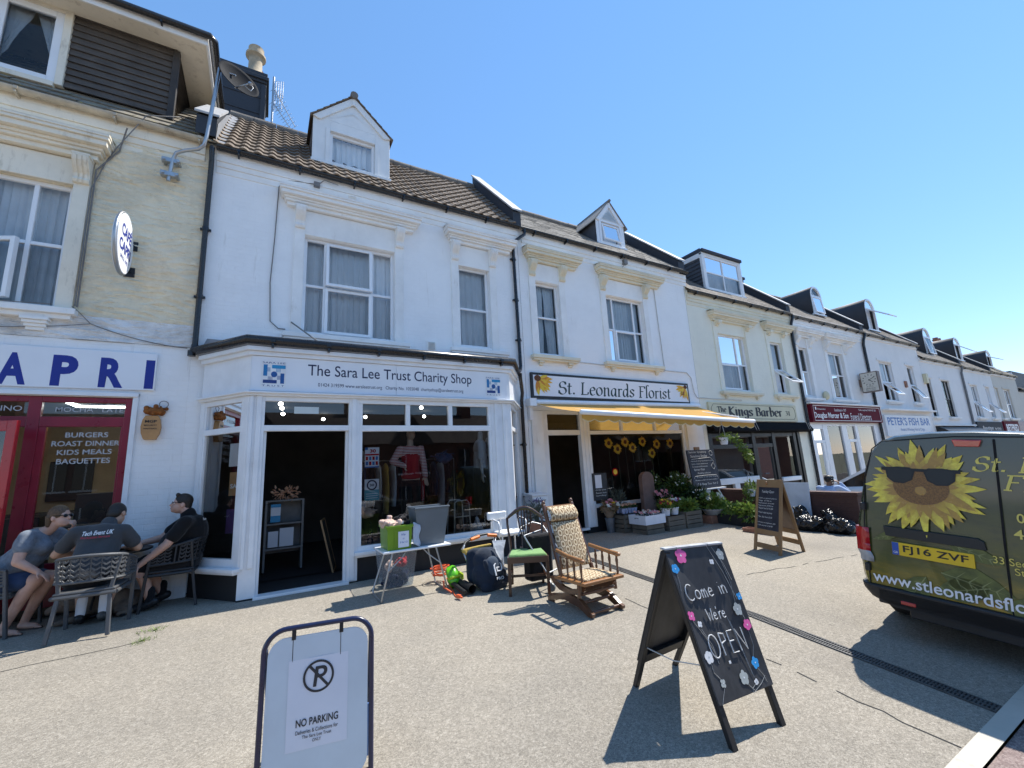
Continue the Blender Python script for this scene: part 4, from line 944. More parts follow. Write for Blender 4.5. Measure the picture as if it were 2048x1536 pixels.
# ================================================================== florist house
X0, X1 = 4.735, 10.29
flo = thing('florist_house', 'white painted house above the florist, grey tiled roof with one small pointed dormer', 'building', (7.5, YF, 0))
H2 = [(5.14, 5.78, 3.86, 5.55), (7.22, 8.50, 3.87, 5.56), (5.10, 9.55, -.4, 2.62)]
shell(flo, X0, X1, -.4, 6.85, H2, 'white_brick', zr=8.6)
rooms(flo, X0, X1, .1, 2.7, 10.5)
roof(flo, X0+.05, X1-.08, 7.42, 6.75, 9.43, 8.60, 'slate_grey', course=.19, step=.014)
gutter(flo, X0+.1, X1+.1, 7.44, 6.725)
parapet(flo, 10.12, 10.38, 7.5, 6.70, 9.43, 8.6, .40, 'black_render', 'concrete_cap')
upvc_window(flo, 5.14, 5.78, 3.86, 5.55, (), (4.74,), open_={}, seed=11, gap=.12)
upvc_window(flo, 7.22, 8.50, 3.87, 5.56, (7.49, 8.20), (4.70,), sash=((1, 0),), seed=12)
for (a, c, z0, z1, ca, cc, s0, s1) in ((5.14, 5.78, 3.82, 6.0, 4.84, 6.42, 4.90, 6.17), (7.22, 8.50, 3.82, 6.0, 6.94, 9.25, 6.97, 8.95)):
 surround(flo, a-.005, c+.005, z0, z1, .17, 'white_trim', .035)
 b = MB(); b.box(a-.005, c+.005, YF-.022, YF+.004, z1-.43, z1); b.build('lintel', 'white_trim', flo, bev=.004)
 cornice(flo, ca, cc, 6.01, 6.28, 'ivory_trim', .25, (a-.09, c+.1), .35, .16)
 sill(flo, s0, s1, 3.70, 3.82, 'ivory_trim', .13, True)
b = MB(); b.box(7.9, 8.02, YF-.12, YF, 6.5, 6.62); b.tube([(7.95, YF-.1, 6.5), (7.8, YF-.1, 6.36), (7.75, YF-.06, 6.25)], .01, 6); b.ell((7.82, YF-.09, 6.27), (.05, .05, .05)); b.build('wall_lamp', 'grey_cable', flo, smooth=50)
b = MB(); b.tube([(9.0, YF-.015, 6.5), (9.02, YF-.015, 5.0), (9.05, YF-.015, 3.74), (9.9, YF-.015, 3.74), (10.05, YF-.02, 3.6), (10.1, YF-.02, 3.2), (10.2, YF-.02, 3.06), (12.2, YF-.02, 3.05)], .011, 6); b.tube([(6.2, YF-.015, 3.75), (9.05, YF-.015, 3.72)], .008, 6); b.build('cable', 'white_cable', flo)
dm = gable_dormer(flo, 7.68, 8.72, 8.1, 7.36, 8.12, 8.74, (7.86, 8.54, 7.48, 8.06), 8.85, 9.5, 'upvc', 'slate_hang', 'slate_grey', .1, .05, False)
upvc_window(dm, 7.86, 8.54, 7.48, 8.06, (), (), y=8.13, seed=13, t=.04, name='dormer_window', open_={(0, 0): 9})
g = MB(); g.add([(7.90, 8.085, 8.16), (8.50, 8.085, 8.16), (8.20, 8.085, 8.50)], [(0, 1, 2)]); g.build('gable_pane', 'window_glass', dm)
# florist shopfront
b = MB(); y0, y1 = YF-.0, YF+.09
def fb(x0, x1, a, c, z0, z1): b.box(x0, x1, a, c, z0, z1)
fb(5.10, 5.22, y0, y1, .12, 2.62); fb(6.08, 6.34, y0-.02, y1, .12, 2.62); fb(9.45, 9.55, y0, y1, .5, 2.62)
fb(5.22, 6.08, y0+.01, y1-.01, 2.09, 2.20); fb(5.22, 6.08, y0+.01, y1-.01, 2.54, 2.62); fb(6.34, 9.45, y0+.01, y1-.01, 2.10, 2.18); fb(6.34, 9.45, y0+.01, y1-.01, 2.54, 2.62); fb(6.34, 9.45, y0+.01, y1-.01, .50, .58)
for x in (7.36, 8.48): fb(x-.03, x+.03, y0+.015, y1-.015, 2.18, 2.54)
fb(6.16, 6.20, y0-.035, y0-.0205, .15, 2.6); fb(6.26, 6.30, y0-.035, y0-.0205, .15, 2.6)
fb(5.2, 6.1, y0-.05, y1, .08, .12)
fs_ = b.build('shopfront', 'white_gloss', flo, bev=.005)
b = MB(); b.box(6.1, 9.6, YF+.02, YF+.08, -.3, .50); b.build('stallriser', 'black_stallriser', fs_)
g = MB()
for x0, x1, z0, z1 in ((6.33, 9.46, .57, 2.11), (6.33, 7.34, 2.17, 2.55), (7.38, 8.46, 2.17, 2.55), (8.5, 9.46, 2.17, 2.55), (5.21, 6.09, 2.19, 2.55)): g.quad((x0, YF+.05, z0), (x1, YF+.05, z0), (x1, YF+.05, z1), (x0, YF+.05, z1))
g.build('pane', 'window_glass', fs_)
for xa, xb in ((4.80, 5.08), (9.58, 9.98)): b = MB(); b.box(xa, xb, YF-.045, YF+.01, .0, 2.6); b.build('pilaster', 'white_trim', flo, bev=.006)
b = MB(); b.bar((6.12, YF+.12, 1.1), (6.95, YF+.75, 1.1), .04, 1.95); b.build("door", "white_gloss", flo)
# ================================================================== barber house
X0, X1 = 10.29, 15.70; ZB = -.47
bar_ = thing('barber_house', 'cream rendered house with black barber shopfront and dark box dormer', 'building', (13, YF, ZB))
H3 = [(11.52, 12.90, 3.34, 5.06), (14.2, 14.92, 3.35, 5.07), (10.44, 15.05, -.6, 2.34)]
shell(bar_, X0, X1, ZB-.3, 6.32, H3, 'cream_wall', zr=8.1)
b = MB(); b.quad((10.5, YF+.05, ZB+.05), (15.0, YF+.05, ZB+.05), (15.0, 10.5, ZB+.05), (10.5, 10.5, ZB+.05)); b.quad((10.4, 10.0, ZB), (15.6, 10.0, ZB), (15.6, 10.0, 2.4), (10.4, 10.0, 2.4)); b.build('interior', 'interior_wall', bar_)
roof(bar_, X0+.05, X1-.08, 7.42, 6.20, 9.43, 8.05, 'slate_mid', course=.19, step=.014)
gutter(bar_, X0+.05, X1, 7.44, 6.175, fascia='ivory_trim')
parapet(bar_, 15.56, 15.80, 7.5, 6.18, 9.43, 8.05, .36)
upvc_window(bar_, 11.52, 12.90, 3.34, 5.06, (12.45,), (4.16,), sash=((0, 0),), seed=21)
upvc_window(bar_, 14.2, 14.92, 3.35, 5.07, (), (4.15,), cur='net_curtain', seed=22, open_={(0, 0): 48})
for (a, c, ca, cc, s0, s1) in ((11.52, 12.90, 11.18, 13.5, 11.25, 13.25), (14.2, 14.92, 13.86, 15.58, 13.95, 15.28)):
 surround(bar_, a-.005, c+.005, 3.30, 5.40, .18, 'cream_wall', .03)
 cornice(bar_, ca, cc, 5.42, 5.68, 'ivory_trim', .24, (a-.02, c+.1), .16, .16, flute=False)
 sill(bar_, s0, s1, 3.18, 3.29, 'ivory_trim', .13, True)
downpipe(bar_, [(15.72, 7.42, 6.13), (15.72, 7.42, 6.05), (15.66, 7.47, 5.85), (15.62, 7.49, 5.7), (15.58, 7.49, ZB)], .045)
# box dormer
b = MB(); x0, x1, yf = 11.98, 14.02, 8.0
z = 6.7
while z < 8.0:
 for xx, sg in ((x0, -1), (x1, 1)): b.add([(xx+sg*.02, yf, z), (xx+sg*.02, 9.6, z), (xx, 9.6, z+.13), (xx, yf, z+.13), (xx, yf, z), (xx, 9.6, z)], [(0, 1, 2, 3), (0, 4, 5, 1)])
 z += .13
dm = b.build('dormer', 'slate_hang', bar_)
b = MB(); b.box(x0-.03, x1+.03, yf-.1, 9.6, 7.98, 8.08); b.build('dormer_roof', 'black_render', dm, bev=.01)
b = MB(); b.box(x0-.02, x0+.10, yf-.03, yf+.05, 6.70, 7.97); b.box(x1-.10, x1+.02, yf-.03, yf+.05, 6.70, 7.97); b.box(x0-.02, x1+.02, yf-.032, yf+.05, 7.90, 7.98); b.box(x0-.04, x1+.04, yf-.06, yf+.05, 6.66, 6.74); b.prism([(yf+.05, 7.80), (yf+.05, 7.96), (9.5, 7.98), (9.5, 7.86)], x0-.035, x0-.001, 'x'); b.build('dormer_trim', 'white_board', dm, bev=.005)
upvc_window(dm, x0+.10, x1-.10, 6.74, 7.90, ((x0+x1)/2,), (7.32,), y=yf-.02, seed=23, name='dormer_window')
# black shopfront
b = MB()
for x0, x1 in ((10.44, 10.60), (12.42, 12.58), (13.46, 13.62), (14.64, 14.80), (14.9, 15.05)): b.box(x0, x1, YF-.01, YF+.10, ZB, 2.10)
for x0, x1, zz in ((10.6, 12.42, 1.98), (13.62, 14.64, 1.98), (12.58, 13.46, 1.98), (12.58, 13.46, 1.66), (10.60, 12.42, 1.66)): b.box(x0, x1, YF, YF+.09, zz, zz+.11)
b.box(12.58, 12.68, YF+.02, YF+.08, ZB, 1.66); b.box(13.36, 13.46, YF+.02, YF+.08, ZB, 1.66); b.box(12.58, 13.46, YF+.02, YF+.08, ZB, ZB+.3)
b.tube([(12.72, YF-.05, .9), (12.95, YF-.05, .9)], .014, 8)
bs = b.build('shopfront', 'black_frame', bar_, bev=.006)
g = MB()
for x0, x1, z0, z1 in ((10.59, 12.43, .86, 1.67), (10.59, 12.43, 1.76, 1.99), (12.67, 13.37, ZB+.29, 1.67), (12.57, 13.47, 1.76, 1.99), (13.61, 14.65, .74, 1.99)): g.quad((x0, YF+.05, z0), (x1, YF+.05, z0), (x1, YF+.05, z1), (x0, YF+.05, z1))
g.build('pane', 'barber_glass', bs)
b = MB(); b.box(10.60, 12.42, YF-.06, YF+.06, .70, .86); b.box(11.26, 11.48, YF-.05, YF+.05, ZB, .70); b.box(12.3, 12.42, YF-.04, YF+.05, ZB, .70); b.box(13.62, 14.64, YF-.06, YF+.06, .62, .74)
b.build('window_ledge', 'white_gloss', bs, bev=.008)
mat('dark_panel', (.035, .022, .017), .7, .25, 4, .2, 30)
b = MB(); b.box(10.6, 12.42, YF+.03, YF+.08, ZB, .70); b.box(13.62, 14.64, YF+.03, YF+.08, ZB, .62); b.build('stallriser', 'dark_panel', bs)
b = MB()   # blinds hung inside
b.quad((10.62, YF+.35, .8), (12.4, YF+.35, .8), (12.4, YF+.35, 2.0), (10.62, YF+.35, 2.0)); b.quad((12.6, YF+.3, ZB), (13.44, YF+.3, ZB), (13.44, YF+.3, 1.95), (12.6, YF+.3, 1.95)); b.quad((13.64, YF+.35, .7), (14.1, YF+.35, .7), (14.1, YF+.35, 1.95), (13.64, YF+.35, 1.95))
mat('blind_grey', (.20, .20, .185), .9, .1, 3, 0); b.build('blind', 'blind_grey', bs)
# ================================================================== funeral directors house
X0, X1 = 15.70, 21.15
fun = thing('funeral_directors_house', 'greyish white house with moulded window heads and one arched dormer, over a maroon sign', 'building', (18.4, YF, ZB))
H4 = [(15.92, 16.52, 3.33, 5.05), (17.92, 19.08, 3.33, 5.05), (15.78, 20.9, -.6, 2.36)]
shell(fun, X0, X1, ZB-.3, 6.28, H4, 'grey_white_wall', zr=8.1)
b = MB(); b.quad((15.8, YF+.05, ZB+.05), (20.9, YF+.05, ZB+.05), (20.9, 9.5, ZB+.05), (15.8, 9.5, ZB+.05)); b.quad((15.75, 9.2, ZB), (21.1, 9.2, ZB), (21.1, 9.2, 2.4), (15.75, 9.2, 2.4)); b.build('interior', 'interior_wall', fun)
roof(fun, X0+.08, X1-.08, 7.42, 6.15, 9.43, 8.0, 'slate_mid', course=.19, step=.014)
gutter(fun, X0+.05, X1, 7.44, 6.12)
parapet(fun, 20.98, 21.26, 7.5, 6.12, 9.43, 8.0, .36)
upvc_window(fun, 15.92, 16.52, 3.33, 5.05, (), (4.2,), cur=None, seed=31); upvc_window(fun, 17.92, 19.08, 3.33, 5.05, (18.66,), (4.2,), cur='net_curtain', seed=32, curz=(4.2, 5.05))
for (a, c, ca, cc) in ((15.92, 16.52, 15.66, 17.5), (17.92, 19.08, 17.62, 20.1)):
 surround(fun, a-.005, c+.005, 3.26, 5.40, .2, 'white_trim', .03); cornice(fun, ca, cc, 5.42, 5.68, 'white_trim', .26, (a-.1, c+.2), .36, .18); sill(fun, a-.25, c+.4, 3.14, 3.25, 'white_trim', .13, False)
downpipe(fun, [(21.1, 7.42, 6.08), (21.1, 7.42, 6.0), (21.02, 7.47, 5.8), (20.98, 7.49, 5.6), (20.92, 7.49, ZB)], .05)
arch_dormer(fun, 19.24, .86, 8.1, 6.86, 7.64, 8.06, 10.2, 6)
b = MB()
for x0, x1 in ((15.78, 15.92), (16.62, 16.92), (17.95, 18.3), (18.95, 19.15), (20.5, 20.9)): b.box(x0, x1, YF, YF+.09, ZB, 2.36)
for x0, x1, z0, z1 in ((15.92, 16.62, 2.2, 2.36), (15.92, 16.62, 1.72, 1.82), (16.92, 17.95, 2.3, 2.36), (18.3, 18.95, 2.3, 2.36), (18.3, 18.95, 1.72, 1.82), (19.15, 20.5, 2.3, 2.36), (16.92, 17.95, ZB, .3), (19.15, 20.5, ZB, .3), (18.3, 18.95, ZB, .25), (15.92, 16.05, ZB, 1.72), (16.46, 16.62, ZB, 1.72), (16.05, 16.46, ZB, .35), (18.3, 18.4, .25, 1.72), (18.85, 18.95, .25, 1.72)): b.box(x0, x1, YF+.01, YF+.085, z0, z1)
fs2 = b.build('shopfront', 'white_gloss', fun, bev=.006)
g = MB()
for x0, x1, z0, z1 in ((16.91, 17.96, .29, 2.31), (18.29, 18.96, .24, 2.31), (19.14, 20.51, .29, 2.31), (16.04, 16.47, .34, 1.73), (15.92, 16.62, 1.81, 2.21)): g.quad((x0, YF+.05, z0), (x1, YF+.05, z0), (x1, YF+.05, z1), (x0, YF+.05, z1))
g.build('pane', 'shop_glass', fs2)
# ================================================================== the rest of the row
def far_house(name, label, x0, x1, zg, zb, wallm, wins, zw, dormer, fas='white_trim', dark=False, roofm='slate_mid', ridge=1.8, open_=(), pipe=None, arch_open=0, front=None, pipem='gutter_black'):
 r = thing(name, label, 'building', ((x0+x1)/2, YF, zb))
 holes = [(a, c, zw[0], zw[1]) for a, c in wins]
 shell(r, x0, x1, zb-.3, zg+.1, holes, wallm, zr=zg+ridge, yr=9.43)
 roof(r, x0+.04, x1-.04, 7.42, zg+.03, 9.43, zg+ridge, roofm, course=.2, step=.014)
 gutter(r, x0+.03, x1-.01, 7.44, zg, fascia=fas, mould=False, fh=.3, brk=1.4)
 for i, (a, c) in enumerate(wins):
  big = c-a > .9
  upvc_window(r, a, c, zw[0], zw[1], ((a+c)/2+.12,) if big else (), ((zw[0]+zw[1])/2-.02,), m='satin_black' if dark else 'upvc', cur=None if dark else 'net_curtain', seed=int(x0)+i, open_={(0, 0): open_[i]} if i < len(open_) and open_[i] else {}, curz=((zw[0]+zw[1])/2, zw[1]))
  sill(r, a-.14, c+.14, zw[0]-.15, zw[0]-.02, fas, .12, False)
  b = MB(); b.box(a-.18, c+.18, YF-.03, YF+.01, zw[1]+.03, zw[1]+.12); b.build('lintel', wallm, r)
 if dormer: arch_dormer(r, dormer[0], dormer[1], 8.1, *dormer[2:], 10.4, arch_open)
 if pipe: downpipe(r, [(pipe, 7.42, zg-.05), (pipe, 7.43, zg-.15), (pipe-.06, 7.48, zg-.4), (pipe-.14, 7.49, 2.4)], .05, pipem)
 return r
b5 = far_house('fish_bar_house', 'pale rendered house with two tilted open windows above the blue fish bar sign', 21.15, 26.62, 6.08, -.47, 'pale_render', [(22.2, 23.4), (25.0, 25.7)], (3.36, 5.02), (24.1, 1.0, 6.76, 7.78, 8.28), open_=(38, 30), arch_open=55)
parapet(b5, 26.5, 26.7, 7.5, 6.0, 9.43, 7.85, .2)
b6 = far_house('dark_sash_house', 'pale rendered house with two dark framed sash windows above a closed black awning', 26.62, 32.1, 5.52, -1.0, 'pale_render', [(26.9, 27.5), (28.85, 29.95)], (2.76, 4.57), (30.4, 1.0, 6.1, 7.12, 7.62), dark=True, pipe=31.95, pipem='downpipe_grey', arch_open=8)
parapet(b6, 32.0, 32.25, 7.5, 5.5, 9.43, 7.3, .36)
b7 = far_house('grey_sign_house', 'bluish white house with two open windows and an arched dormer over a grey shop sign', 32.1, 37.1, 5.45, -1.03, 'grey_white_wall', [(33.0, 34.1), (35.5, 36.2)], (2.79, 4.54), (34.9, 1.05, 6.2, 7.14, 7.56), open_=(40, 40), arch_open=50)
parapet(b7, 37.0, 37.25, 7.5, 5.45, 9.43, 7.2, .36)
b8 = far_house('buff_end_house', 'buff rendered house with moss on its gutter, last of the arched-dormer row', 37.1, 42.2, 5.5, -1.03, 'buff_render', [(37.1+.25, 37.85), (38.9, 40.2)], (2.8, 4.56), (40.5, .95, 6.2, 6.9, 7.3), roofm='slate_moss', arch_open=60)
b9 = far_house('dark_roofed_end_house', 'low grey house with black roof at the far end of the row', 42.2, 50, 4.7, -1.03, 'buff_render', [(43.4, 44.4), (46, 47.2)], (2.5, 4.1), None, 'black_render', roofm='slate_hang', ridge=1.2)
b = MB(); b.box(43.6, 48, 7.9, 9.5, 4.8, 6.1); b.build('dormer', 'slate_hang', b9); b = MB(); b.box(43.55, 43.62, 7.86, 8.6, 4.9, 6.0); b.build('dormer_trim', 'upvc', b9)
# simple chimneys along the far ridges
for i, (x, z, n, lab) in enumerate(((16.3, 8.1, 2, 'low black chimney with one red and one grey pot on the ridge'), (38.6, 7.2, 2, 'far chimney with two cowled terracotta pots near the last arched dormers'))):
 c_ = thing('chimney_stack', lab, 'chimney', (x, 9.7, z-.3)); b = MB(); b.box(x-.5, x+.5, 9.5, 10.1, z-.6, z+.42); b.box(x-.55, x+.55, 9.45, 10.15, z+.42, z+.52); b.build('stack', 'terracotta' if i else 'black_render', c_, bev=.01)
 for k in range(n):
  b = MB(); chimney_pot(b, x-.25+k*.5, 9.8, z+.52, .5 if i == 0 else .7, .14); b.build('chimney_pot', 'terracotta' if (i or k == 0) else 'lead', c_, smooth=40)
# ================================================================== signs and things fixed to the fronts
mat('sign_white', (.80, .81, .83), .35, .03, 2, .03, 20)
mat('sign_cream', (.66, .60, .40), .5, .06, 3, .05, 20)
mat('sign_maroon', (.12, .008, .02), .7, .08, spec=.12)
mat('sign_palegrey', (.62, .66, .72), .4, .05)
mat('sign_slate', (.045, .05, .058), .7, .1, spec=.15)
mat('ink_navy', (.012, .016, .06), .5, .05, 6, 0)
mat('ink_black', (.008, .008, .009), .5, .05, 6, 0)
mat('ink_green', (.008, .035, .03), .5, .05, 6, 0)
mat('ink_royal', (.008, .022, .25), .45, .05, 6, 0)
mat('ink_blue', (.02, .14, .42), .45, .05, 6, 0)
mat('ink_white', (.8, .8, .8), .5, .05, 6, 0)
mat('logo_a', (.02, .27, .52), .5, .03, 3, 0); mat('logo_b', (.015, .18, .42), .5, .03, 3, 0); mat('logo_c', (.012, .09, .30), .5, .03, 3, 0); mat('logo_d', (.012, .045, .20), .5, .03, 3, 0)
mat('petal_yellow', (.80, .46, .012), .5, .2, 30, .1, 60, col2=(.62, .24, .006))
mat('petal_light', (.78, .58, .03), .5, .2, 30, .1, 60, col2=(.72, .40, .02))
mat('petal_orange', (.66, .26, .01), .5, .2, 30, .1, 60, col2=(.5, .14, .006))
mat('seed_brown', (.16, .055, .015), .8, .4, 60, .6, 180, col2=(.05, .018, .008))
def petals(mb, M, r0, r1, n, seed, w=.16, mi=0, mi2=None, ok=None, lift=.003, turn=0):
 rnd = random.Random(seed)
 for i in range(n):
  a = turn+2*pi*(i+rnd.uniform(-.25, .25))/n; L = r1*rnd.uniform(.82, 1.05); ww = w*r1*rnd.uniform(.8, 1.2); bend = rnd.uniform(-.12, .12)
  pts = []
  for (t, k) in ((0, .35), (.3, .9), (.55, 1.0), (.8, .6), (1, 0)):
   pts.append((r0+(L-r0)*t, k*ww, bend*t*t*r1))
  if ok and not all(ok((q[0]*cos(a), q[0]*sin(a))) for q in pts[2:]): continue
  up = [(q[0]*cos(a)-(q[1]+q[2])*sin(a), q[0]*sin(a)+(q[1]+q[2])*cos(a)) for q in pts]
  lo = [(q[0]*cos(a)-(-q[1]+q[2])*sin(a), q[0]*sin(a)+(-q[1]+q[2])*cos(a)) for q in pts]
  zz = lift+rnd.uniform(0, .002)
  ring = up+lo[::-1][1:]
  T = mb.T; mb.T = None
  mb.add([M @ Vector((x, y, zz)) for x, y in ring], [tuple(range(len(ring)))], mi if mi2 is None or rnd.random() < .6 else mi2); mb.T = T
def disc(mb, M, r, mi=0, n=20, z=.002, sx=1, sy=1, a0=0, a1=2*pi):
 T = mb.T; mb.T = None; vs = [M @ Vector((r*sx*cos(a0+(a1-a0)*i/n), r*sy*sin(a0+(a1-a0)*i/n), z)) for i in range(n+(0 if abs(a1-a0-2*pi) < 1e-6 else 1))]
 mb.add(vs, [tuple(range(len(vs)))], mi); mb.T = T
def rect(mb, M, x0, x1, y0, y1, z=.002, mi=0):
 T = mb.T; mb.T = None; mb.add([M @ Vector(p) for p in ((x0, y0, z), (x1, y0, z), (x1, y1, z), (x0, y1, z))], [(0, 1, 2, 3)], mi); mb.T = T
# --- café fascia sign
s = thing('cafe_sign', 'white fascia board with large royal blue capital letters over the red shopfront', 'sign', (-3.2, YF-.03, 2.77))
b = MB(); b.box(-6.2, -1.345, YF-.035, YF-.002, 2.765, 3.285); b.build('panel', 'sign_white', s, bev=.003)
t = MB();
for ch_, xa, xb in (('A', -2.86, -2.60), ('P', -2.385, -2.14), ('R', -1.93, -1.68), ('I', -1.46, -1.362), ('C', -3.30, -3.06), ('É', -4.2, -3.95), ('F', -4.6, -4.38), ('A', -5.05, -4.8), ('C', -5.5, -5.25)):
 text(t, ch_, onwall((xa+xb)/2, 2.785, YF-.036), xb-xa, .405 if ch_ != 'É' else .5, offset=.045)
t.build('lettering', 'ink_royal', s)
# --- oval projecting sign
s = thing('oval_sign', 'white oval projecting sign with blue lettering on black wall brackets', 'sign', (-1.75, YF, 4.67))
b = MB(); n = 40
P = [(7.10+.36*cos(2*pi*i/n), 4.67+.405*sin(2*pi*i/n)) for i in range(n)]
b.prism(P, -1.79, -1.73, 'x'); b.build('panel', 'sign_white', s, smooth=40, bev=.004)
b = MB(); b.tube([(-1.76, 7.10+.365*cos(2*pi*i/n), 4.67+.41*sin(2*pi*i/n)) for i in range(n)], .02, 8, closed=True); b.build('rim', 'galv', s, smooth=50)
MX = Matrix.Translation((-1.728, 7.10, 4.67)) @ Matrix.Rotation(pi/2, 4, 'Z') @ Matrix.Rotation(pi/2, 4, 'X')
t = MB()
for q, yy, w_, h_ in (('CAFÉ', .06, .44, .20), ('CAPRI', -.15, .52, .155), ('SINCE 1982', -.25, .34, .05)): text(t, q, MX @ Matrix.Translation((0, yy, 0)), w_, h_, offset=.03 if h_ > .1 else .005)
t.build('lettering', 'ink_royal', s)
b = MB()
for zz in (4.45, 4.85): b.tube([(-1.76, 7.40, zz), (-1.76, 7.56, zz)], .014, 8); b.box(-1.82, -1.70, 7.525, 7.55, zz-.07, zz+.07)
b.build('bracket', 'satin_black', s, smooth=50)
# --- satellite dish
s = thing('satellite_dish', 'dark grey satellite dish on a long bent galvanised pole', 'satellite dish', (-1.41, YF, 6.05))
b = MB(); b.tube([(-1.43, 7.44, 5.95), (-1.42, 7.43, 6.05), (-1.40, 7.42, 6.30), (-1.36, 7.40, 6.42), (-1.25, 7.36, 6.47), (-1.08, 7.27, 6.49), (-1.01, 7.22, 6.55), (-.985, 7.2, 6.70), (-.95, 7.2, 7.2), (-.90, 7.2, 7.98)], .026, 10); b.build('pole', 'galv', s, smooth=50)
for zz in (6.05, 6.28):
 b = MB(); b.box(-1.53, -1.31, 7.40, 7.47, zz-.035, zz+.035); b.tube([(-1.50, 7.38, zz), (-1.50, 7.54, zz)], .025, 8); b.tube([(-1.33, 7.38, zz), (-1.33, 7.54, zz)], .025, 8); b.build('bracket', 'galv', s, bev=.004)
nrm = Vector((.42, -.86, .28)).normalized(); dc = Vector((-.63, 7.2, 7.90))
mat('dish_grey', (.016, .018, .022), .8, .1, 5, .1, 50, spec=.1)
Q = Vector((0, 0, 1)).rotation_difference(nrm).to_matrix()
b = MB(); b.grid(lambda u, v: dc+Q @ Vector((.31*u*cos(2*pi*v), .285*u*sin(2*pi*v), .075*u*u-.07)), 8, 30); b.build('reflector', 'dish_grey', s, smooth=60, solid=.008)
b = MB(); e = dc+nrm*.30+Vector((.04, 0, -.33)); st = dc+Q @ Vector((0, -.12, -.02))+Vector((.0, 0, -.1))
b.tube([(-.90, 7.2, 7.94), dc-nrm*.03+Vector((-.1, 0, .08)), dc+nrm*.0+Vector((-.05, 0, .05))], .013, 8)
b.tube([st, st+(e-st)*.5, e], .012, 8); b.cyl(e, e+(dc-e).normalized()*-.07, .03, .024, 10); b.tube([e, e+Vector((.05, 0, -.06)), e+Vector((.02, 0, -.13)), e+Vector((-.05, 0, -.08)), st+(e-st)*.6], .006, 6)
b.build('feed_arm', 'galv', s, smooth=50)
# --- TV aerial behind the tiled roof
s = thing('tv_aerial', 'thin metal TV aerial with two sloping booms beside the black chimney', 'aerial', (-.18, 9.5, 9.0))
b = MB(); b.tube([(-.18, 9.5, 8.9), (-.19, 9.5, 10.32)], .022, 8); b.build('mast', 'galv', s, smooth=50)
for (p, q) in (((-.18, 9.5, 10.02), (.27, 9.4, 9.14)), ((-.19, 9.5, 9.67), (.19, 9.35, 9.0))):
 b = MB(); p, q = Vector(p), Vector(q); b.tube([p, q], .011, 6)
 for i in range(11): c = p+(q-p)*(i/10); w_ = .20-.008*i; b.tube([c+Vector((-.5, .8, 0))*w_*.7, c-Vector((-.5, .8, 0))*w_*.7], .004, 4)
 for i in range(4):
  for sg in (-1, 1): b.tube([p+Vector((-.02, 0, sg*.05*(i+1))), p+Vector((.20, -.08, sg*.05*(i+1)-.02))], .004, 4)
 for k in range(5): b.tube([p+Vector((k*.045, -.016*k, -.22)), p+Vector((k*.045, -.016*k, .2))], .004, 4)
 b.build('boom', 'galv', s)
# --- alarm box and the dried clump above it
s = thing('alarm_box', 'orange-brown barrel-shaped alarm box with black lettering', 'alarm box', (-1.33, YF, 2.1))
mat('alarm_orange', (.50, .26, .095), .5, .12, 6, .1)
b = MB(); b.prism([(-1.40, 2.09), (-1.27, 2.09), (-1.235, 2.17), (-1.225, 2.26), (-1.24, 2.36), (-1.265, 2.41), (-1.40, 2.41), (-1.425, 2.36), (-1.44, 2.26), (-1.43, 2.17)], YF-.075, YF-.002, 'y'); b.build('case', 'alarm_orange', s, bev=.008)
t = MB(); text(t, 'MGP', onwall(-1.335, 2.315, YF-.077), .125, .036, offset=.03); text(t, 'SECURITY', onwall(-1.335, 2.27, YF-.077), .14, .019, offset=.02); text(t, 'HASTINGS', onwall(-1.335, 2.225, YF-.077), .14, .019, offset=.02); t.build('lettering', 'ink_black', s)
mat('rust_foam', (.30, .10, .018), .9, .3, 20, .8, 60, col2=(.12, .035, .008))
b = MB(); rnd = random.Random(8)
for i in range(40): b.ell((-1.32+rnd.gauss(0, .06), YF-.05+rnd.uniform(-.03, .03), 2.475+rnd.gauss(0, .025)), (rnd.uniform(.012, .04),)*3, 7, 5)
b.ell((-1.32, YF-.04, 2.475), (.11, .07, .055))
o = b.build('foam_clump', 'rust_foam', None, smooth=40); setloc(o, (-1.32, YF-.02, 2.43)); top(o, 'rust brown dried clump stuck on the white wall above the alarm box', 'foam clump')
b = MB(); b.tube([(-1.22+.05*cos(a*.5), YF-.04+.01*sin(a), 2.57+.05*sin(a*.5)) for a in range(30)], .005, 5); o = b.build('wire_coil', 'grey_cable', None, smooth=50); setloc(o, (-1.22, YF-.01, 2.57)); top(o, 'small grey coil of wire on the wall above the rusty clump', 'wire coil')
# --- loose cables on the café wall
b = MB()
def sag(p, q, d, n=10): return [Vector(p)+(Vector(q)-Vector(p))*(i/n)-Vector((0, 0, d*4*(i/n)*(1-i/n))) for i in range(n+1)]
b.tube(sag((-4.4, YF-.05, 3.56), (-2.08, YF-.04, 3.64), .12), .006, 5); b.tube(sag((-2.08, YF-.04, 3.64), (-1.02, YF-.04, 3.40), .05), .007, 5); b.tube([(-2.26, YF-.12, 3.83), (-2.2, YF-.1, 3.78), (-2.08, YF-.04, 3.64)], .006, 5); b.tube(sag((-4.4, YF-.15, 3.8), (-2.45, YF-.14, 3.83), .02), .005, 5)
b.tube([(-1.05, 7.95, 7.35), (-1.4, 7.6, 7.2), (-1.75, 7.38, 6.9), (-2.05, YF-.05, 6.35), (-2.15, YF-.03, 6.1), (-2.26, YF-.06, 5.6), (-2.25, YF-.06, 3.86)], .008, 6); b.tube([(-1.95, 7.40, 6.62), (-2.0, YF-.05, 6.5), (-2.03, YF-.03, 6.3), (-2.24, YF-.05, 5.9), (-2.23, YF-.05, 3.85)], .010, 6)
o = b.build('wall_cable', 'grey_cable', None, smooth=50); setloc(o, (-2.2, YF-.02, 3.4)); top(o, 'thin grey cables sagging across the upper café wall', 'cable')
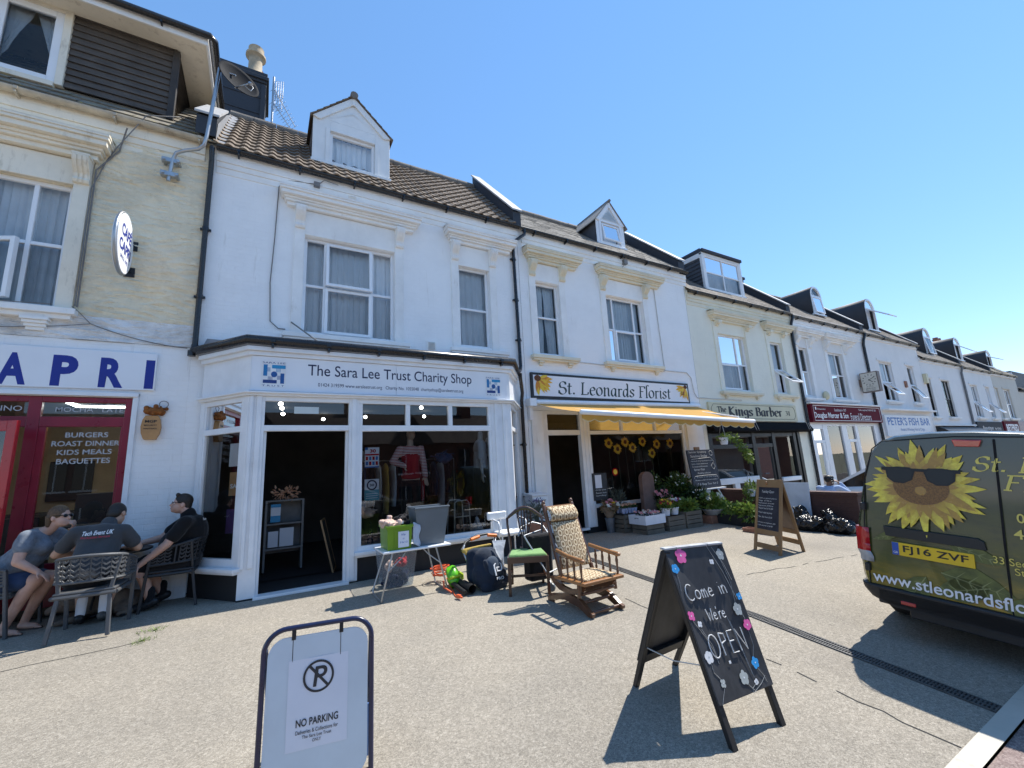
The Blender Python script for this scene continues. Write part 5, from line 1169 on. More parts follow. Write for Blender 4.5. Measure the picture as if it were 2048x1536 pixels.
# --- charity fascia sign
s = thing('charity_sign', 'long white charity shop sign with two blue square logos and navy lettering', 'sign', (1.8, BF-.02, 2.66))
PY = BF-.026
b = MB(); b.box(-.185, 1.78, PY, BF-.002, 2.67, 3.155); b.box(1.784, 3.80, PY, BF-.002, 2.67, 3.155)
for i in range(13):
 for zz in (2.69, 3.135): b.ell((-.14+i*.325, PY-.001, zz), (.007, .004, .007), 8, 4)
b.build('panel', 'sign_white', s)
t = MB(); text(t, 'The Sara Lee Trust Charity Shop', onwall(1.80, 2.865, PY-.002), 2.58, .215, offset=.004)
text(t, '01424 319599 www.saraleetrust.org   Charity No. 1055048  charityshop@saraleetrust.org', onwall(1.79, 2.742, PY-.002), 2.28, .072); t.build('lettering', 'ink_navy', s)
def logo(M, w_, h_):
 b = MB(); rect(b, M, 0, w_, 0, h_, .001, 0); U = lambda x, y: (x*w_, y*h_)
 def r_(x0, x1, y0, y1, mi): rect(b, M, x0*w_, x1*w_, y0*h_, y1*h_, .0022, mi)
 r_(.08, .24, .42, .86, 2); r_(.42, .98, .72, .86, 1); r_(.78, .94, .14, .54, 3); r_(.08, .64, .14, .27, 4)
 for i in range(4): r_(.24, .36, .60+i*.04, .62+i*.04, 2); r_(.64, .78, .30+i*.04, .32+i*.04, 3); r_(.60+i*.05, .62+i*.05, .58, .72, 1); r_(.28+i*.05, .30+i*.05, .27, .40, 4)
 disc(b, M @ Matrix.Translation((.52*w_, .49*h_, 0)), .13*w_, 3, 10, .0024, 1, 1.1)
 text(b, 'SARA LEE', M @ Matrix.Translation((.5*w_, .90*h_, .002)), .92*w_, .07*h_, 4); text(b, 'T R U S T', M @ Matrix.Translation((.5*w_, .02*h_, .002)), .9*w_, .06*h_, 4)
 return b.build('logo', ['ink_white', 'logo_a', 'logo_b', 'logo_c', 'logo_d'], s)
logo(onwall(-.07, 2.725, PY-.002), .30, .365); logo(onwall(3.36, 2.725, PY-.002), .30, .345)
# --- florist fascia sign
s = thing('florist_sign', 'white florist fascia sign with black border, green script lettering and corner sunflowers', 'sign', (7.35, YF-.04, 2.86))
b = MB(); b.box(4.84, 9.84, YF-.05, YF-.002, 2.865, 3.425); b.build('backboard', 'satin_black', s, bev=.004)
b = MB(); b.box(4.895, 9.785, YF-.056, YF-.0505, 2.92, 3.37); b.build('panel', 'sign_white', s)
t = MB(); nibtext(t, 'St. Leonards Florist', onwall(5.52, 2.985, YF-.058), 3.58, .275, pen=.115, ang=28, thin=.032, shear=.10); t.build('lettering', 'ink_green', s)
b = MB()
M1 = onwall(5.0, 3.30, YF-.057); petals(b, M1, .06, .42, 26, 3, .11, 0, 1, lambda p: -.1 < p[0] and -.375 < p[1] < .07); petals(b, M1, .05, .3, 22, 5, .1, 1, 2, lambda p: -.1 < p[0] and -.37 < p[1] < .07, .005); disc(b, M1, .085, 3, 18, .008, 1, .8)
M2 = onwall(9.70, 3.32, YF-.057); petals(b, M2, .06, .38, 26, 8, .11, 0, 1, lambda p: p[0] < .08 and -.395 < p[1] < .05); petals(b, M2, .05, .28, 22, 9, .1, 1, 2, lambda p: p[0] < .08 and p[1] < .05, .005); disc(b, M2, .07, 3, 18, .008, 1, .7)
b.build('sunflower_print', ['petal_yellow', 'petal_light', 'petal_orange', 'seed_brown'], s)
t = MB(); text(t, '33', onwall(9.56, 3.10, YF-.068), .12, .09, offset=.005); t.build('house_number', 'ink_black', s)
# --- awning
s = thing('awning', 'open orange-yellow awning with white front bar and scalloped valance over the florist', 'awning', (7.5, 7.5, 2.76))
cloth_mat('awning_orange', (.66, .375, .085), .12, 260, .32, 1.3); cloth_mat('awning_trim', (.80, .72, .45), .1, 260, .2)
A0, A1, B0, B1 = Vector((4.86, 7.44, 2.745)), Vector((9.97, 7.44, 2.80)), Vector((5.08, 6.22, 2.40)), Vector((10.43, 6.22, 2.262))
def aw(u, v):
 p = (A0+(A1-A0)*u)*(1-v)+(B0+(B1-B0)*u)*v
 return p+Vector((0, 0, -.045*sin(pi*v)*(.6+.4*sin(pi*u))+.006*sin(u*40+v*3)*v))
b = MB(); b.grid(aw, 60, 8); b.build('canopy', 'awning_orange', s, smooth=80)
b = MB();
for i in range(11): pass
def val(u, v):
 p = B0+(B1-B0)*u; k = u*17; fr = abs(sin(pi*k)); return p+Vector((.01*sin(u*60)*v, .005+.012*sin(u*35)*v, -.035-(.085+.045*fr)*v))
b.grid(val, 204, 4); b.build('valance', 'awning_orange', s, smooth=80)
b = MB(); b.grid(lambda u, v: val(u, .93+v*.14), 204, 1); b.build('valance_trim', 'awning_trim', s)
b = MB(); dB = (B1-B0).normalized(); b.tube([B0-dB*.02, B0, B1, B1+dB*.02], [.035, .05, .05, .035], 14); b.build('front_bar', 'upvc', s, smooth=50)
b = MB(); b.tube([(4.74, 7.44, 2.76), (10.10, 7.44, 2.815)], .062, 14); b.box(4.70, 4.86, 7.36, 7.55, 2.68, 2.84); b.box(4.74, 4.82, 7.47, 7.56, 2.40, 2.68); b.build('cassette', 'upvc', s, smooth=50)
for (xa, xm, xb) in ((5.3, 5.75, 5.5), (9.4, 9.9, 9.9)):
 b = MB(); b.tube([(xa, 7.42, 2.70), (xm, 6.8, 2.5), (xb, 6.25, 2.36)], .024, 8); b.build('folding_arm', 'upvc', s, smooth=40)
mat('panel_gap2', (.010, .010, .011), .9, .1, 5, .1, 40, spec=.08)
# --- barber sign
s = thing('barber_sign', 'cream barber sign with black ornate lettering and thin notched border line', 'sign', (12.8, YF-.04, 2.42))
b = MB(); b.box(10.58, 15.0, YF-.06, YF-.002, 2.43, 2.955); b.build('panel', 'sign_cream', s, bev=.004)
t = MB(); M = onwall(0, 0, YF-.063)
nibtext(t, 'The', Matrix.Translation((0, 0, 0)) @ onwall(10.93, 2.68, YF-.063), .40, .15, pen=.17, ang=20, thin=.05); nibtext(t, 'Kings', onwall(11.42, 2.585, YF-.063), 1.16, .25, pen=.2, ang=15, thin=.05); nibtext(t, 'Barber', onwall(12.72, 2.585, YF-.063), 1.42, .25, pen=.2, ang=15, thin=.05); nibtext(t, '31', onwall(14.32, 2.62, YF-.063), .28, .14, pen=.15, ang=20, thin=.04); text(t, 'Gents Hairdresser', onwall(11.15, 2.52, YF-.063), .5, .05)
t.build('lettering', 'ink_black', s)
b = MB(); q = [(10.78, 2.5), (10.68, 2.6), (10.68, 2.8), (10.78, 2.9), (14.8, 2.9), (14.9, 2.8), (14.9, 2.6), (14.8, 2.5)]; b.tube([(x, YF-.062, z) for x, z in q], .006, 5, closed=True); b.build('border', 'ink_black', s)
s = thing('folded_awning', 'closed black awning under the cream barber sign', 'awning', (13, YF-.1, 2.1))
b = MB(); b.prism([(YF-.005, 2.42), (YF-.005, 2.10), (YF-.22, 2.11), (YF-.24, 2.16), (YF-.16, 2.3)], 10.46, 15.5, 'x'); b.build('cover', 'panel_gap2', s, bev=.012)
b = MB()
for x in (12.3, 12.42, 15.2, 15.3): b.tube([(x, YF-.2, 2.38), (x+.06, YF-.235, 2.14)], .006, 5)
b.build('cord', 'white_cable', s)
# --- funeral directors sign, clock, fish bar sign, far signs
s = thing('funeral_sign', 'maroon sign with white lettering and thin white border', 'sign', (18.3, YF-.08, 2.42))
b = MB(); b.box(15.78, 21.0, YF-.14, YF-.002, 2.42, 3.03); b.build('panel', 'sign_maroon', s, bev=.006)
b = MB(); b.box(15.7, 21.08, YF-.2, YF-.002, 3.032, 3.09); b.build('ledge', 'white_trim', s, bev=.01)
t = MB(); text(t, 'Douglas Mercer & Son', onwall(17.1, 2.50, YF-.143), 2.35, .25, offset=.02); text(t, 'Funeral Directors', onwall(19.25, 2.50, YF-.143), 1.62, .25); text(t, 'Established in 1937', onwall(17.75, 2.80, YF-.143), .85, .09); text(t, 'Call us anytime 01424 427 520', onwall(19.85, 2.83, YF-.143), 1.4, .09); text(t, 'Independent', onwall(16.45, 2.82, YF-.143), .55, .07); rect(t, onwall(16.03, 2.83, YF-.143), 0, .08, 0, .1)
t.build('lettering', 'ink_white', s)
b = MB(); b.tube([(x, YF-.142, z) for x, z in ((15.92, 2.47), (15.92, 2.98), (20.86, 2.98), (20.86, 2.47))], .012, 4, closed=True); b.build('border', 'ink_white', s)
s = thing('street_clock', 'square projecting wall clock with pale face and brown case', 'clock', (20.0, YF, 3.5))
mat('clock_case', (.16, .11, .085), .5, .15); mat('clock_face', (.62, .58, .5), .5, .08)
b = MB(); b.box(19.99, 20.22, 6.92, 7.48, 3.56, 4.33); b.box(20.02, 20.2, 7.48, 7.56, 3.8, 4.1); b.build('case', 'clock_case', s, bev=.01)
MC = Matrix.Translation((19.985, 7.20, 3.945)) @ Matrix.Rotation(-pi/2, 4, 'Z') @ Matrix.Rotation(pi/2, 4, 'X')
b = MB(); rect(b, MC, -.25, .25, -.35, .35, .002); b.build('face', 'clock_face', s)
b = MB()
for i in range(12):
 a = i*pi/6; R = MC @ Matrix.Translation((0, .08, 0)) @ Matrix.Rotation(-a, 4, 'Z'); rect(b, R, -.012, .012, .17, .22, .004)
text(b, 'F.D.C.', MC @ Matrix.Translation((0, -.2, .004)), .22, .05); text(b, 'SERVICE', MC @ Matrix.Translation((0, -.27, .004)), .3, .045); text(b, 'DAY OR NIGHT', MC @ Matrix.Translation((0, -.33, .004)), .3, .03)
b.build('dial', 'ink_black', s)
b = MB()
for a, L, w_ in ((-radians(62), .21, .018), (-radians(132), .14, .022)): R = MC @ Matrix.Translation((0, .08, 0)) @ Matrix.Rotation(a, 4, 'Z'); rect(b, R, -w_/2, w_/2, -.03, L, .007)
b.build('hands', 'ink_black', s)
s = thing('fish_bar_sign', 'white fish bar sign with blue capital lettering under a white ledge', 'sign', (23.8, YF-.05, 1.9))
b = MB(); b.box(21.4, 26.05, YF-.08, YF-.002, 1.88, 2.74); b.build('panel', 'sign_palegrey', s); b = MB(); b.box(21.5, 26.5, YF-.25, YF-.002, 2.92, 2.99); b.build('ledge', 'white_trim', s, bev=.008)
t = MB(); text(t, "PETER'S FISH BAR", onwall(23.75, 2.32, YF-.083), 4.3, .34, offset=.02); text(t, 'Award Winning Fish & Chips', onwall(23.9, 2.05, YF-.083), 2.5, .17); t.build('lettering', 'ink_blue', s)
b = MB(); b.box(24.32, 24.52, YF-.06, YF-.002, 4.0, 4.28); o = b.build('alarm_box', 'terracotta', None, bev=.01); setloc(o, (24.42, YF, 4.0)); top(o, 'small terracotta coloured box between the two tilted open windows', 'alarm box')
s = thing('closed_awning', 'closed black awning with a white top rail below dark sash windows', 'awning', (29.3, YF-.2, 1.8))
b = MB(); b.prism([(YF-.005, 2.30), (YF-.005, 1.75), (YF-.6, 1.72), (YF-.62, 1.85), (YF-.3, 2.15)], 26.75, 32.0, 'x'); b.build('cover', 'satin_black', s); b = MB(); b.box(26.7, 32.0, YF-.12, YF-.002, 2.31, 2.37); b.box(26.9, 31.9, YF-.5, YF-.46, 1.98, 2.02); b.build('rail', 'white_trim', s)
s = thing('grey_shop_sign', 'slate grey shop sign with pale lettering far down the row', 'sign', (34.4, YF, 1.8)); b = MB(); b.box(32.3, 36.5, YF-.08, YF-.002, 1.8, 2.54); b.build('panel', 'sign_slate', s); t = MB(); text(t, 'Beautique', onwall(33.9, 2.05, YF-.083), 1.7, .26); text(t, 'Hair & Nails', onwall(35.55, 2.1, YF-.083), 1.1, .14); t.build('lettering', 'sign_palegrey', s)
s = thing('betting_sign', 'red and purple betting shop sign with bold white letters', 'sign', (39.4, YF, 1.8)); b = MB(); b.box(36.9, 39.8, YF-.08, YF-.002, 1.85, 2.6); b.build('panel', 'sign_maroon', s); mat('sign_purple', (.05, .02, .10), .4); b = MB(); b.box(39.8, 42.2, YF-.08, YF-.002, 1.85, 2.6); b.build('side_panel', 'sign_purple', s); t = MB(); text(t, 'BETFRED', onwall(38.4, 2.0, YF-.083), 2.4, .42, offset=.04); t.build('lettering', 'ink_white', s)
b = MB(); b.box(26.62, 26.85, YF-.14, YF-.002, 4.3, 4.75); o = b.build('alarm_box', 'sign_cream', None, bev=.01); setloc(o, (26.73, YF, 4.3)); top(o, 'cream alarm box at the wall joint left of the dark sash windows', 'alarm box')
b = MB(); b.ell((17.1, YF-.08, 3.36), (.12, .1, .16)); o = b.build('alarm_bell', 'sign_cream', None, smooth=60); setloc(o, (17.1, YF, 3.2)); top(o, 'round cream alarm bell on the wall between the moulded windows', 'alarm bell')
# --- utility box
s = thing('meter_box', 'white metal utility cabinet standing at the wall beside the florist door', 'utility box', (4.69, 7.35, 0))
b = MB(); b.box(4.51, 4.87, 7.2, 7.5, 0, .90); b.build('case', 'white_gloss', s, bev=.012); b = MB(); b.prism([(7.17, .90), (7.17, .925), (7.52, .96), (7.52, .90)], 4.49, 4.89, 'x'); b.build('lid', 'white_gloss', s, bev=.006)
b = MB(); b.box(4.54, 4.84, 7.19, 7.2, .06, .86)
b.build('door', 'white_gloss', s, bev=.004); b = MB()
for i in range(10): b.box(4.58+i*.022, 4.594+i*.022, 7.186, 7.19, .78, .82)
b.build('vent', 'downpipe_grey', s)
# ================================================================== vehicles and the houses across the road (seen in the shop glass)
def loft(mb, secs, mi=0, cap=True):
 """secs: list of rings (equal length) of 3D points"""
 n = len(secs[0]); vs = [p for s in secs for p in s]; k = len(secs)
 mb.add(vs, [(i*n+j, i*n+j+1, (i+1)*n+j+1, (i+1)*n+j) for i in range(k-1) for j in range(n-1)], mi)
 if cap: mb.add(secs[0], [tuple(range(n))], mi); mb.add(secs[-1], [tuple(range(n-1, -1, -1))], mi)
def wheel(parent, c, r, w_, side):
 b = MB(); c = Vector(c); prof = [(r*.62, -w_/2), (r*.9, -w_/2), (r, -w_*.32), (r, w_*.32), (r*.9, w_/2), (r*.62, w_/2)]
 b.T = Matrix.Translation(c) @ Matrix.Rotation(pi/2, 4, 'X'); b.lathe(prof, n=28); o = b.build('wheel', 'tyre', parent, smooth=40, local=True)
 h = MB(); h.T = b.T; h.lathe([(.0, side*w_*.2), (r*.2, side*w_*.25), (r*.22, side*w_*.12), (r*.58, side*w_*.2), (r*.63, side*w_*.42)], n=20); h.build('rim', 'alloy', o, smooth=40, local=True)
mat('tyre', (.015, .015, .016), .8, .2, 20, .4, 60); mat('alloy', (.5, .51, .53), .35, .08, 6, .1, 40, metal=.9)
m_, n_, l_, b_, o_ = nmat('van_wrap')
tc = n_.new("ShaderNodeTexCoord"); sx = n_.new("ShaderNodeSeparateXYZ"); l_.new(tc.outputs['Object'], sx.inputs[0])
mpv = n_.new("ShaderNodeMapping"); mpv.inputs['Scale'].default_value = (1, 1.2, 3.0); mpv.inputs['Rotation'].default_value = (radians(24), 0, 0); l_.new(tc.outputs['Object'], mpv.inputs[0])
nz = noise(n_, l_, mpv.outputs[0], 2.2, 7, .62)
hz = math_(n_, l_, 'ADD', math_(n_, l_, 'MULTIPLY', sx.outputs[2], .62), math_(n_, l_, 'MULTIPLY', math_(n_, l_, 'SUBTRACT', nz, .5), .62))
cc = ramp(n_, l_, hz, [(.22, (.36, .22, .012)), (.36, (.16, .125, .014)), (.48, (.065, .075, .016)), (.64, (.052, .062, .022)), (.80, (.032, .044, .024)), (1.0, (.026, .036, .032))])
leafy = noise(n_, l_, mpv.outputs[0], 5.5, 5, .7)
cc = mix(n_, l_, ramp(n_, l_, leafy, [(.52, (0, 0, 0)), (.60, (.6, .6, .6))]), cc, mix(n_, l_, ramp(n_, l_, sx.outputs[2], [(.5, (0, 0, 0)), (1.1, (1, 1, 1))]), (.12, .13, .02), (.03, .042, .022)))
l_.new(cc, b_.inputs['Base Color']); b_.inputs['Roughness'].default_value = .22; b_.inputs['Coat Weight'].default_value = .5; b_.inputs['Coat Roughness'].default_value = .06
mat('bumper_black', (.016, .016, .018), .5, .12, 8, .25, 140); mat('panel_gap', (.006, .006, .007), .8, 0, 4, 0)
mat('lamp_red', (.42, .006, .012), .12, .1, 12, .1, 60, coat=.8); mat('lamp_clear', (.36, .37, .38), .1, .1, 14, .2, 60, coat=.8)
mat('plate_yellow', (.76, .50, .015), .35, .05, 6, 0); mat('plate_blue', (.012, .08, .40), .35, .05, 6, 0)
mat('lens_dark', (.014, .016, .016), .5, .1, 6, 0); mat('script_gold', (.72, .60, .12), .4, .1); mat('glass_dark', (.012, .013, .014), .05, .1, 4, 0, coat=.3)
mat('leaf_print', (.13, .15, .035), .35, .3, 12, 0, col2=(.05, .07, .02)); mat('vein_print', (.28, .30, .12), .4, .2, 12, 0)
yaw, roll = radians(-86.4), .095
d_ = Vector((cos(yaw), sin(yaw), 0)); d2 = d_*cos(roll)-Vector((0, 0, sin(roll))); u2 = Vector((0, 0, cos(roll)))+d_*sin(roll); fw2 = u2.cross(d2)*-1
if fw2.x < 0: fw2 = -fw2
pc = Vector((5.022, 1.637, .536)); org = pc+d2*.315-u2*.80
MV = Matrix(((fw2.x, -d2.x, u2.x, org.x), (fw2.y, -d2.y, u2.y, org.y), (fw2.z, -d2.z, u2.z, org.z), (0, 0, 0, 1)))
van = thing('delivery_van', 'dark green delivery van wrapped with a big sunflower in sunglasses and web address', 'van', M=MV)
HP = [(.69, .31), (.79, .37), (.828, .52), (.848, .80), (.836, 1.0), (.80, 1.233), (.755, 1.50), (.715, 1.635), (.64, 1.745), (.52, 1.805), (.27, 1.84), (0, 1.85)]
def ring(x, kw=1, kt=1, zlo=None, lean=.0, sh=0):
 out = []
 for (y, z) in HP:
  zz = .31+(z-.31)*kt; out.append((x+lean*max(0, (z-1.0))+sh*0, y*kw, zz))
 R_ = [(p[0], -p[1], p[2]) for p in out[:-1]]
 return out+R_[::-1]
b = MB(); loft(b, [ring(.0, .955, .99, lean=.08), ring(.03, .985, .998, lean=.08), ring(.09, 1, 1, lean=.05), ring(1.2), ring(2.9, 1, .995), ring(3.25, .99, .86), ring(3.55, .98, .62), ring(4.2, .95, .53), ring(4.38, .85, .42)])
b.build('body', 'van_wrap', van, smooth=35, local=True)
BP = [(.64, .29), (.76, .335), (.815, .40), (.825, .445)]
b = MB(); loft(b, [[(x, y*k, z) for y, z in BP]+[(x, -y*k, z) for y, z in BP[::-1]] for x, k in ((-.045, .90), (-.035, .95), (-.01, .99), (.05, 1.022), (.34, 1.03))])
b.box(-.045, .2, -.70, .70, .30, .43); b.box(.0, .5, -.5, .5, .22, .31); b.build('bumper', 'bumper_black', van, smooth=40, bev=.012, local=True)
def VM(l, z): return Matrix.Translation((-.012+.08*max(0, z-1.0), .315-l, .80+z)) @ Matrix.Rotation(-pi/2, 4, 'Z') @ Matrix.Rotation(pi/2, 4, 'X')   # l: right of plate centre
def lean_(z): return -.006+.08*max(0, (.80+z)-1.0)
def MVp(l, z, off=.0):
 # plane leaning with the upper door above 1.0 m
 a = atan2(.08, 1) if .80+z > 1.0 else 0
 return Matrix.Translation((lean_(z)-off, .315-l, .80+z)) @ Matrix.Rotation(-pi/2, 4, 'Z') @ Matrix.Rotation(pi/2-a, 4, 'X')
# rear door gaps, hinges
b = MB()
def gp_(pts, w_=.006):
 P = [Vector((lean_(z)-.001, .315-l, .80+z)) for l, z in pts]; b.tube(P, w_, 4)
gp_([(.435, -.36), (.435, .2), (.435, .98)], .007); gp_([(-.445, -.355), (-.452, .2), (-.43, .6), (-.36, .88), (-.28, .955), (.2, 1.0), (.8, 1.0)], .005); gp_([(-.445, -.357), (.435, -.357), (1.1, -.357)], .006)
b.build('door_gap', 'panel_gap', van, local=True)
for z in (.34, -.21):
 b = MB(); b.box(lean_(z)-.03, lean_(z)+.03, .315+.432, .315+.472, .80+z-.035, .80+z+.035); b.build('hinge', 'bumper_black', van, bev=.008, local=True)
b = MB(); M = MVp(0, .15, .004); b.prism([(.325-l*1.0, 0) for l in ()] or [(0, 0), (.1, 0), (.1, .1)], 0, .001, 'x') if False else None
P = [(-.312, .185), (.29, .185), (.325, .165), (.335, .10), (-.30, .10)]
b.add([(lean_(.15)-.012, .315-l, .80+z) for l, z in P]+[(lean_(.15)+.02, .315-l, .80+z) for l, z in P], [(0, 1, 2, 3, 4), (5, 6, 7, 8, 9)]+[(i, (i+1) % 5, 5+(i+1) % 5, 5+i) for i in range(5)]); b.build('plate_recess', 'lens_dark', van, bev=.004, local=True)
b = MB(); M = MVp(0, 0, .010); b.box(-.02, -.002, .315-.26, .315+.26, .80-.0555, .80+.0555); o = b.build('number_plate', 'plate_yellow', van, bev=.003, local=True)
t = MB(); MP = Matrix.Translation((-.021, .315, .80)) @ Matrix.Rotation(-pi/2, 4, 'Z') @ Matrix.Rotation(pi/2, 4, 'X'); text(t, 'FJ16 ZVF', MP @ Matrix.Translation((.022, -.038, .001)), .41, .076, offset=.018, spacing=1.02); t.build('plate_lettering', 'ink_black', o, local=True)
t = MB(); rect(t, MP, -.258, -.212, -.054, .054, .001); t.build('plate_band', 'plate_blue', o, local=True); t = MB(); text(t, 'GB', MP @ Matrix.Translation((-.235, -.04, .002)), .03, .018); t.build('plate_code', 'ink_white', o, local=True)
# lamps
def lampring(z0, z1, k):
 ys = [];
 for z in (z0, (z0+z1)/2, z1):
  yo = .812 if z < .7 else .832; ys.append([(-.012+.0, yo-.10*k, z), (-.014, yo-.035, z), (.015, yo+.012, z), (.07, yo+.018, z), (.15, yo+.012, z)])
 return ys
for s in (1, -1):
 for (z0, z1, m) in ((.80, .945, 'lamp_red'), (.735, .798, 'lamp_red'), (.645, .733, 'lamp_clear')):
  b = MB(); rr = lampring(z0, z1, .95); rr = [[(p[0], p[1]*s, p[2]) for p in r_] for r_ in rr]; loft(b, rr, cap=False)
  b.add([rr[0][i] for i in range(5)], [(0, 1, 2, 3, 4)]); b.add([rr[2][i] for i in range(5)], [(0, 1, 2, 3, 4)]); b.build('tail_lamp', m, van, smooth=50, local=True, solid=.006)
b = MB(); x = lean_(.95); b.add([(x-.03, .315-l, .80+z) for l, z in ((.195, .972), (.371, .972), (.355, .918), (.21, .918))]+[(x+.04, .315-l, .80+z) for l, z in ((.195, .985), (.371, .985), (.355, .918), (.21, .918))], [(0, 1, 2, 3), (0, 1, 5, 4), (1, 2, 6, 5), (2, 3, 7, 6), (3, 0, 4, 7)]); b.build('brake_light', 'lamp_red', van, bev=.005, local=True)
for l in (-.176, .95):
 b = MB(); b.box(-.05, -.02, .315-l-.05, .315-l+.05, .80-.47, .80-.44); b.build('reflector', 'lamp_red', van, bev=.004, local=True)
# printed sunflower with sunglasses
mat('van_petal', (.72, .57, .03), .25, .25, 22, 0, col2=(.42, .26, .02)); mat('van_petal_light', (.80, .68, .06), .25, .2, 22, 0, col2=(.55, .40, .03)); mat('van_petal_dark', (.44, .26, .025), .25, .25, 22, 0, col2=(.30, .15, .015)); mat('van_seeds', (.26, .13, .035), .5, .5, 90, .4, 180, col2=(.10, .045, .015))
t = MB(); MS = MVp(-.03, .555, .006)
petals(t, MS, .10, .41, 30, 21, .085, 0, 1, None, .001, .1); petals(t, MS, .10, .36, 32, 22, .08, 1, 2, None, .004, .2); petals(t, MS, .10, .27, 34, 27, .085, 2, 0, None, .006)
for nm in ('van_petal', 'van_petal_light', 'van_petal_dark'):
 mm = MATS[nm]; n_, l_ = mm.node_tree.nodes, mm.node_tree.links; b_ = n_['Principled BSDF']; old = b_.inputs['Base Color'].links[0].from_socket
 tc = n_.new("ShaderNodeTexCoord"); vd = n_.new("ShaderNodeVectorMath"); vd.operation = 'DISTANCE'; vd.inputs[1].default_value = (0, .345, 1.355); l_.new(tc.outputs['Object'], vd.inputs[0])
 l_.new(mix(n_, l_, ramp(n_, l_, vd.outputs['Value'], [(.16, (.85, .85, .85)), (.31, (0, 0, 0))]), old, (.34, .17, .02)), b_.inputs['Base Color'])
t.build('sunflower_print', ['van_petal', 'van_petal_light', 'van_petal_dark'], van, local=True)
t = MB(); disc(t, MS, .185, 0, 32, .009, 1, .80); o = t.build('seed_head', 'van_seeds', van, local=True); t = MB(); disc(t, MS @ Matrix.Translation((.0, -.03, 0)), .038, 0, 20, .010); t.build('seed_centre', 'van_petal_dark', van, local=True)
t = MB()
for sg in (-1, 1):
 L = [(.235*sg, .14), (.225*sg, .05), (.18*sg, .01), (.11*sg, .005), (.05*sg, .04), (.028*sg, .12), (.06*sg, .148), (.15*sg, .152)]
 cx = .128*sg; cz = .08
 t.add([MS @ Vector((x+.02*0-.0, z+.02, .0125)) for x, z in L], [tuple(range(8))], 0); t.add([MS @ Vector((cx+(x-cx)*.85, cz+(z-cz)*.82+.02, .0135)) for x, z in L], [tuple(range(8))], 1)
rect(t, MS, -.05, .05, .135, .16, .0128, 0); rect(t, MS, -.262, -.215, .135, .165, .0128, 0); rect(t, MS, .215, .262, .135, .165, .0128, 0)
t.build('sunglasses_print', ['ink_black', 'lens_dark'], van, local=True)
# printed leaves and stem below
t = MB(); rnd = random.Random(31)
for (l, z, L, a, w_) in ((-.20, .14, .22, 205, .16), (.10, .12, .34, -20, .2), (.05, -.14, .42, -12, .3), (.33, -.19, .36, 200, .28), (-.05, -.2, .3, 240, .3), (.62, -.1, .4, 20, .28), (.75, -.25, .4, 190, .25)):
 ar = radians(a); pts = []
 for (q, k) in ((0, 0), (.2, .7), (.45, 1), (.75, .6), (1, 0)): pts.append((q*L, k*L*w_))
 ringp = pts+[(q, -k) for q, k in pts[::-1][1:-1]]
 M = MVp(l, z, .003); t.add([M @ Vector((x*cos(ar)-y*sin(ar), x*sin(ar)+y*cos(ar), 0)) for x, y in ringp], [tuple(range(len(ringp)))], 0)
 t.add([M @ Vector((x*cos(ar)-y*sin(ar), x*sin(ar)+y*cos(ar), .0006)) for x, y in ((0, .004), (L, 0), (0, -.004))], [(0, 1, 2)], 1)
 for k in range(4):
  x0 = L*(.2+.18*k)
  for sg in (-1, 1): t.add([M @ Vector((x*cos(ar)-y*sin(ar), x*sin(ar)+y*cos(ar), .0006)) for x, y in ((x0, 0), (x0+.01, 0), (x0+L*.13, sg*L*w_*.62))], [(0, 1, 2)], 1)
t.build('leaf_print', ['leaf_print', 'vein_print'], van, local=True)
t = MB()
nibtext(t, 'St. Leonards', MVp(.296, .725, .006), .92, .115, pen=.11, ang=35, thin=.035, shear=.25); nibtext(t, 'Florist', MVp(.452, .585, .006), .54, .115, pen=.11, ang=35, thin=.035, shear=.25)
t.build('script_lettering', 'script_gold', van, local=True)
t = MB(); text(t, '01424', MVp(.512, .345, .006), .22, .07, align='L', offset=.01); text(t, '4', MVp(.488, .225, .006), .05, .07, align='L', offset=.01); text(t, '33 Sedlescombe Road', MVp(.362, .015, .006), .60, .055, align='L'); text(t, 'St Leonards', MVp(.47, -.05, .006), .34, .052, align='L'); t.build('address_lettering', 'script_gold', van, local=True)
t = MB(); text(t, 'www.stleonardsflorist', MVp(-.42, -.325, .010), 1.10, .096, align='L', offset=.012); t.build('web_lettering', 'ink_white', van, local=True)
# sides and front
for s in (1, -1):
 b = MB(); b.add([(2.35, s*.815, 1.12), (3.2, s*.83, 1.05), (3.02, s*.76, 1.5), (2.4, s*.745, 1.6)], [(0, 1, 2, 3)]); b.build('side_window', 'glass_dark', van, local=True, solid=.02)
 for x in (.82, 3.55): wheel(van, (x, s*.74, .30), .30, .19, s)
 b = MB(); b.ell((3.1, s*.95, 1.08), (.07, .11, .12)); b.build('mirror', 'bumper_black', van, smooth=60, local=True)
b = MB(); b.add([(3.22, .72, 1.2), (3.22, -.72, 1.2), (3.0, -.6, 1.72), (3.0, .6, 1.72)], [(0, 1, 2, 3)]); b.build('windscreen', 'glass_dark', van, local=True, solid=.02)
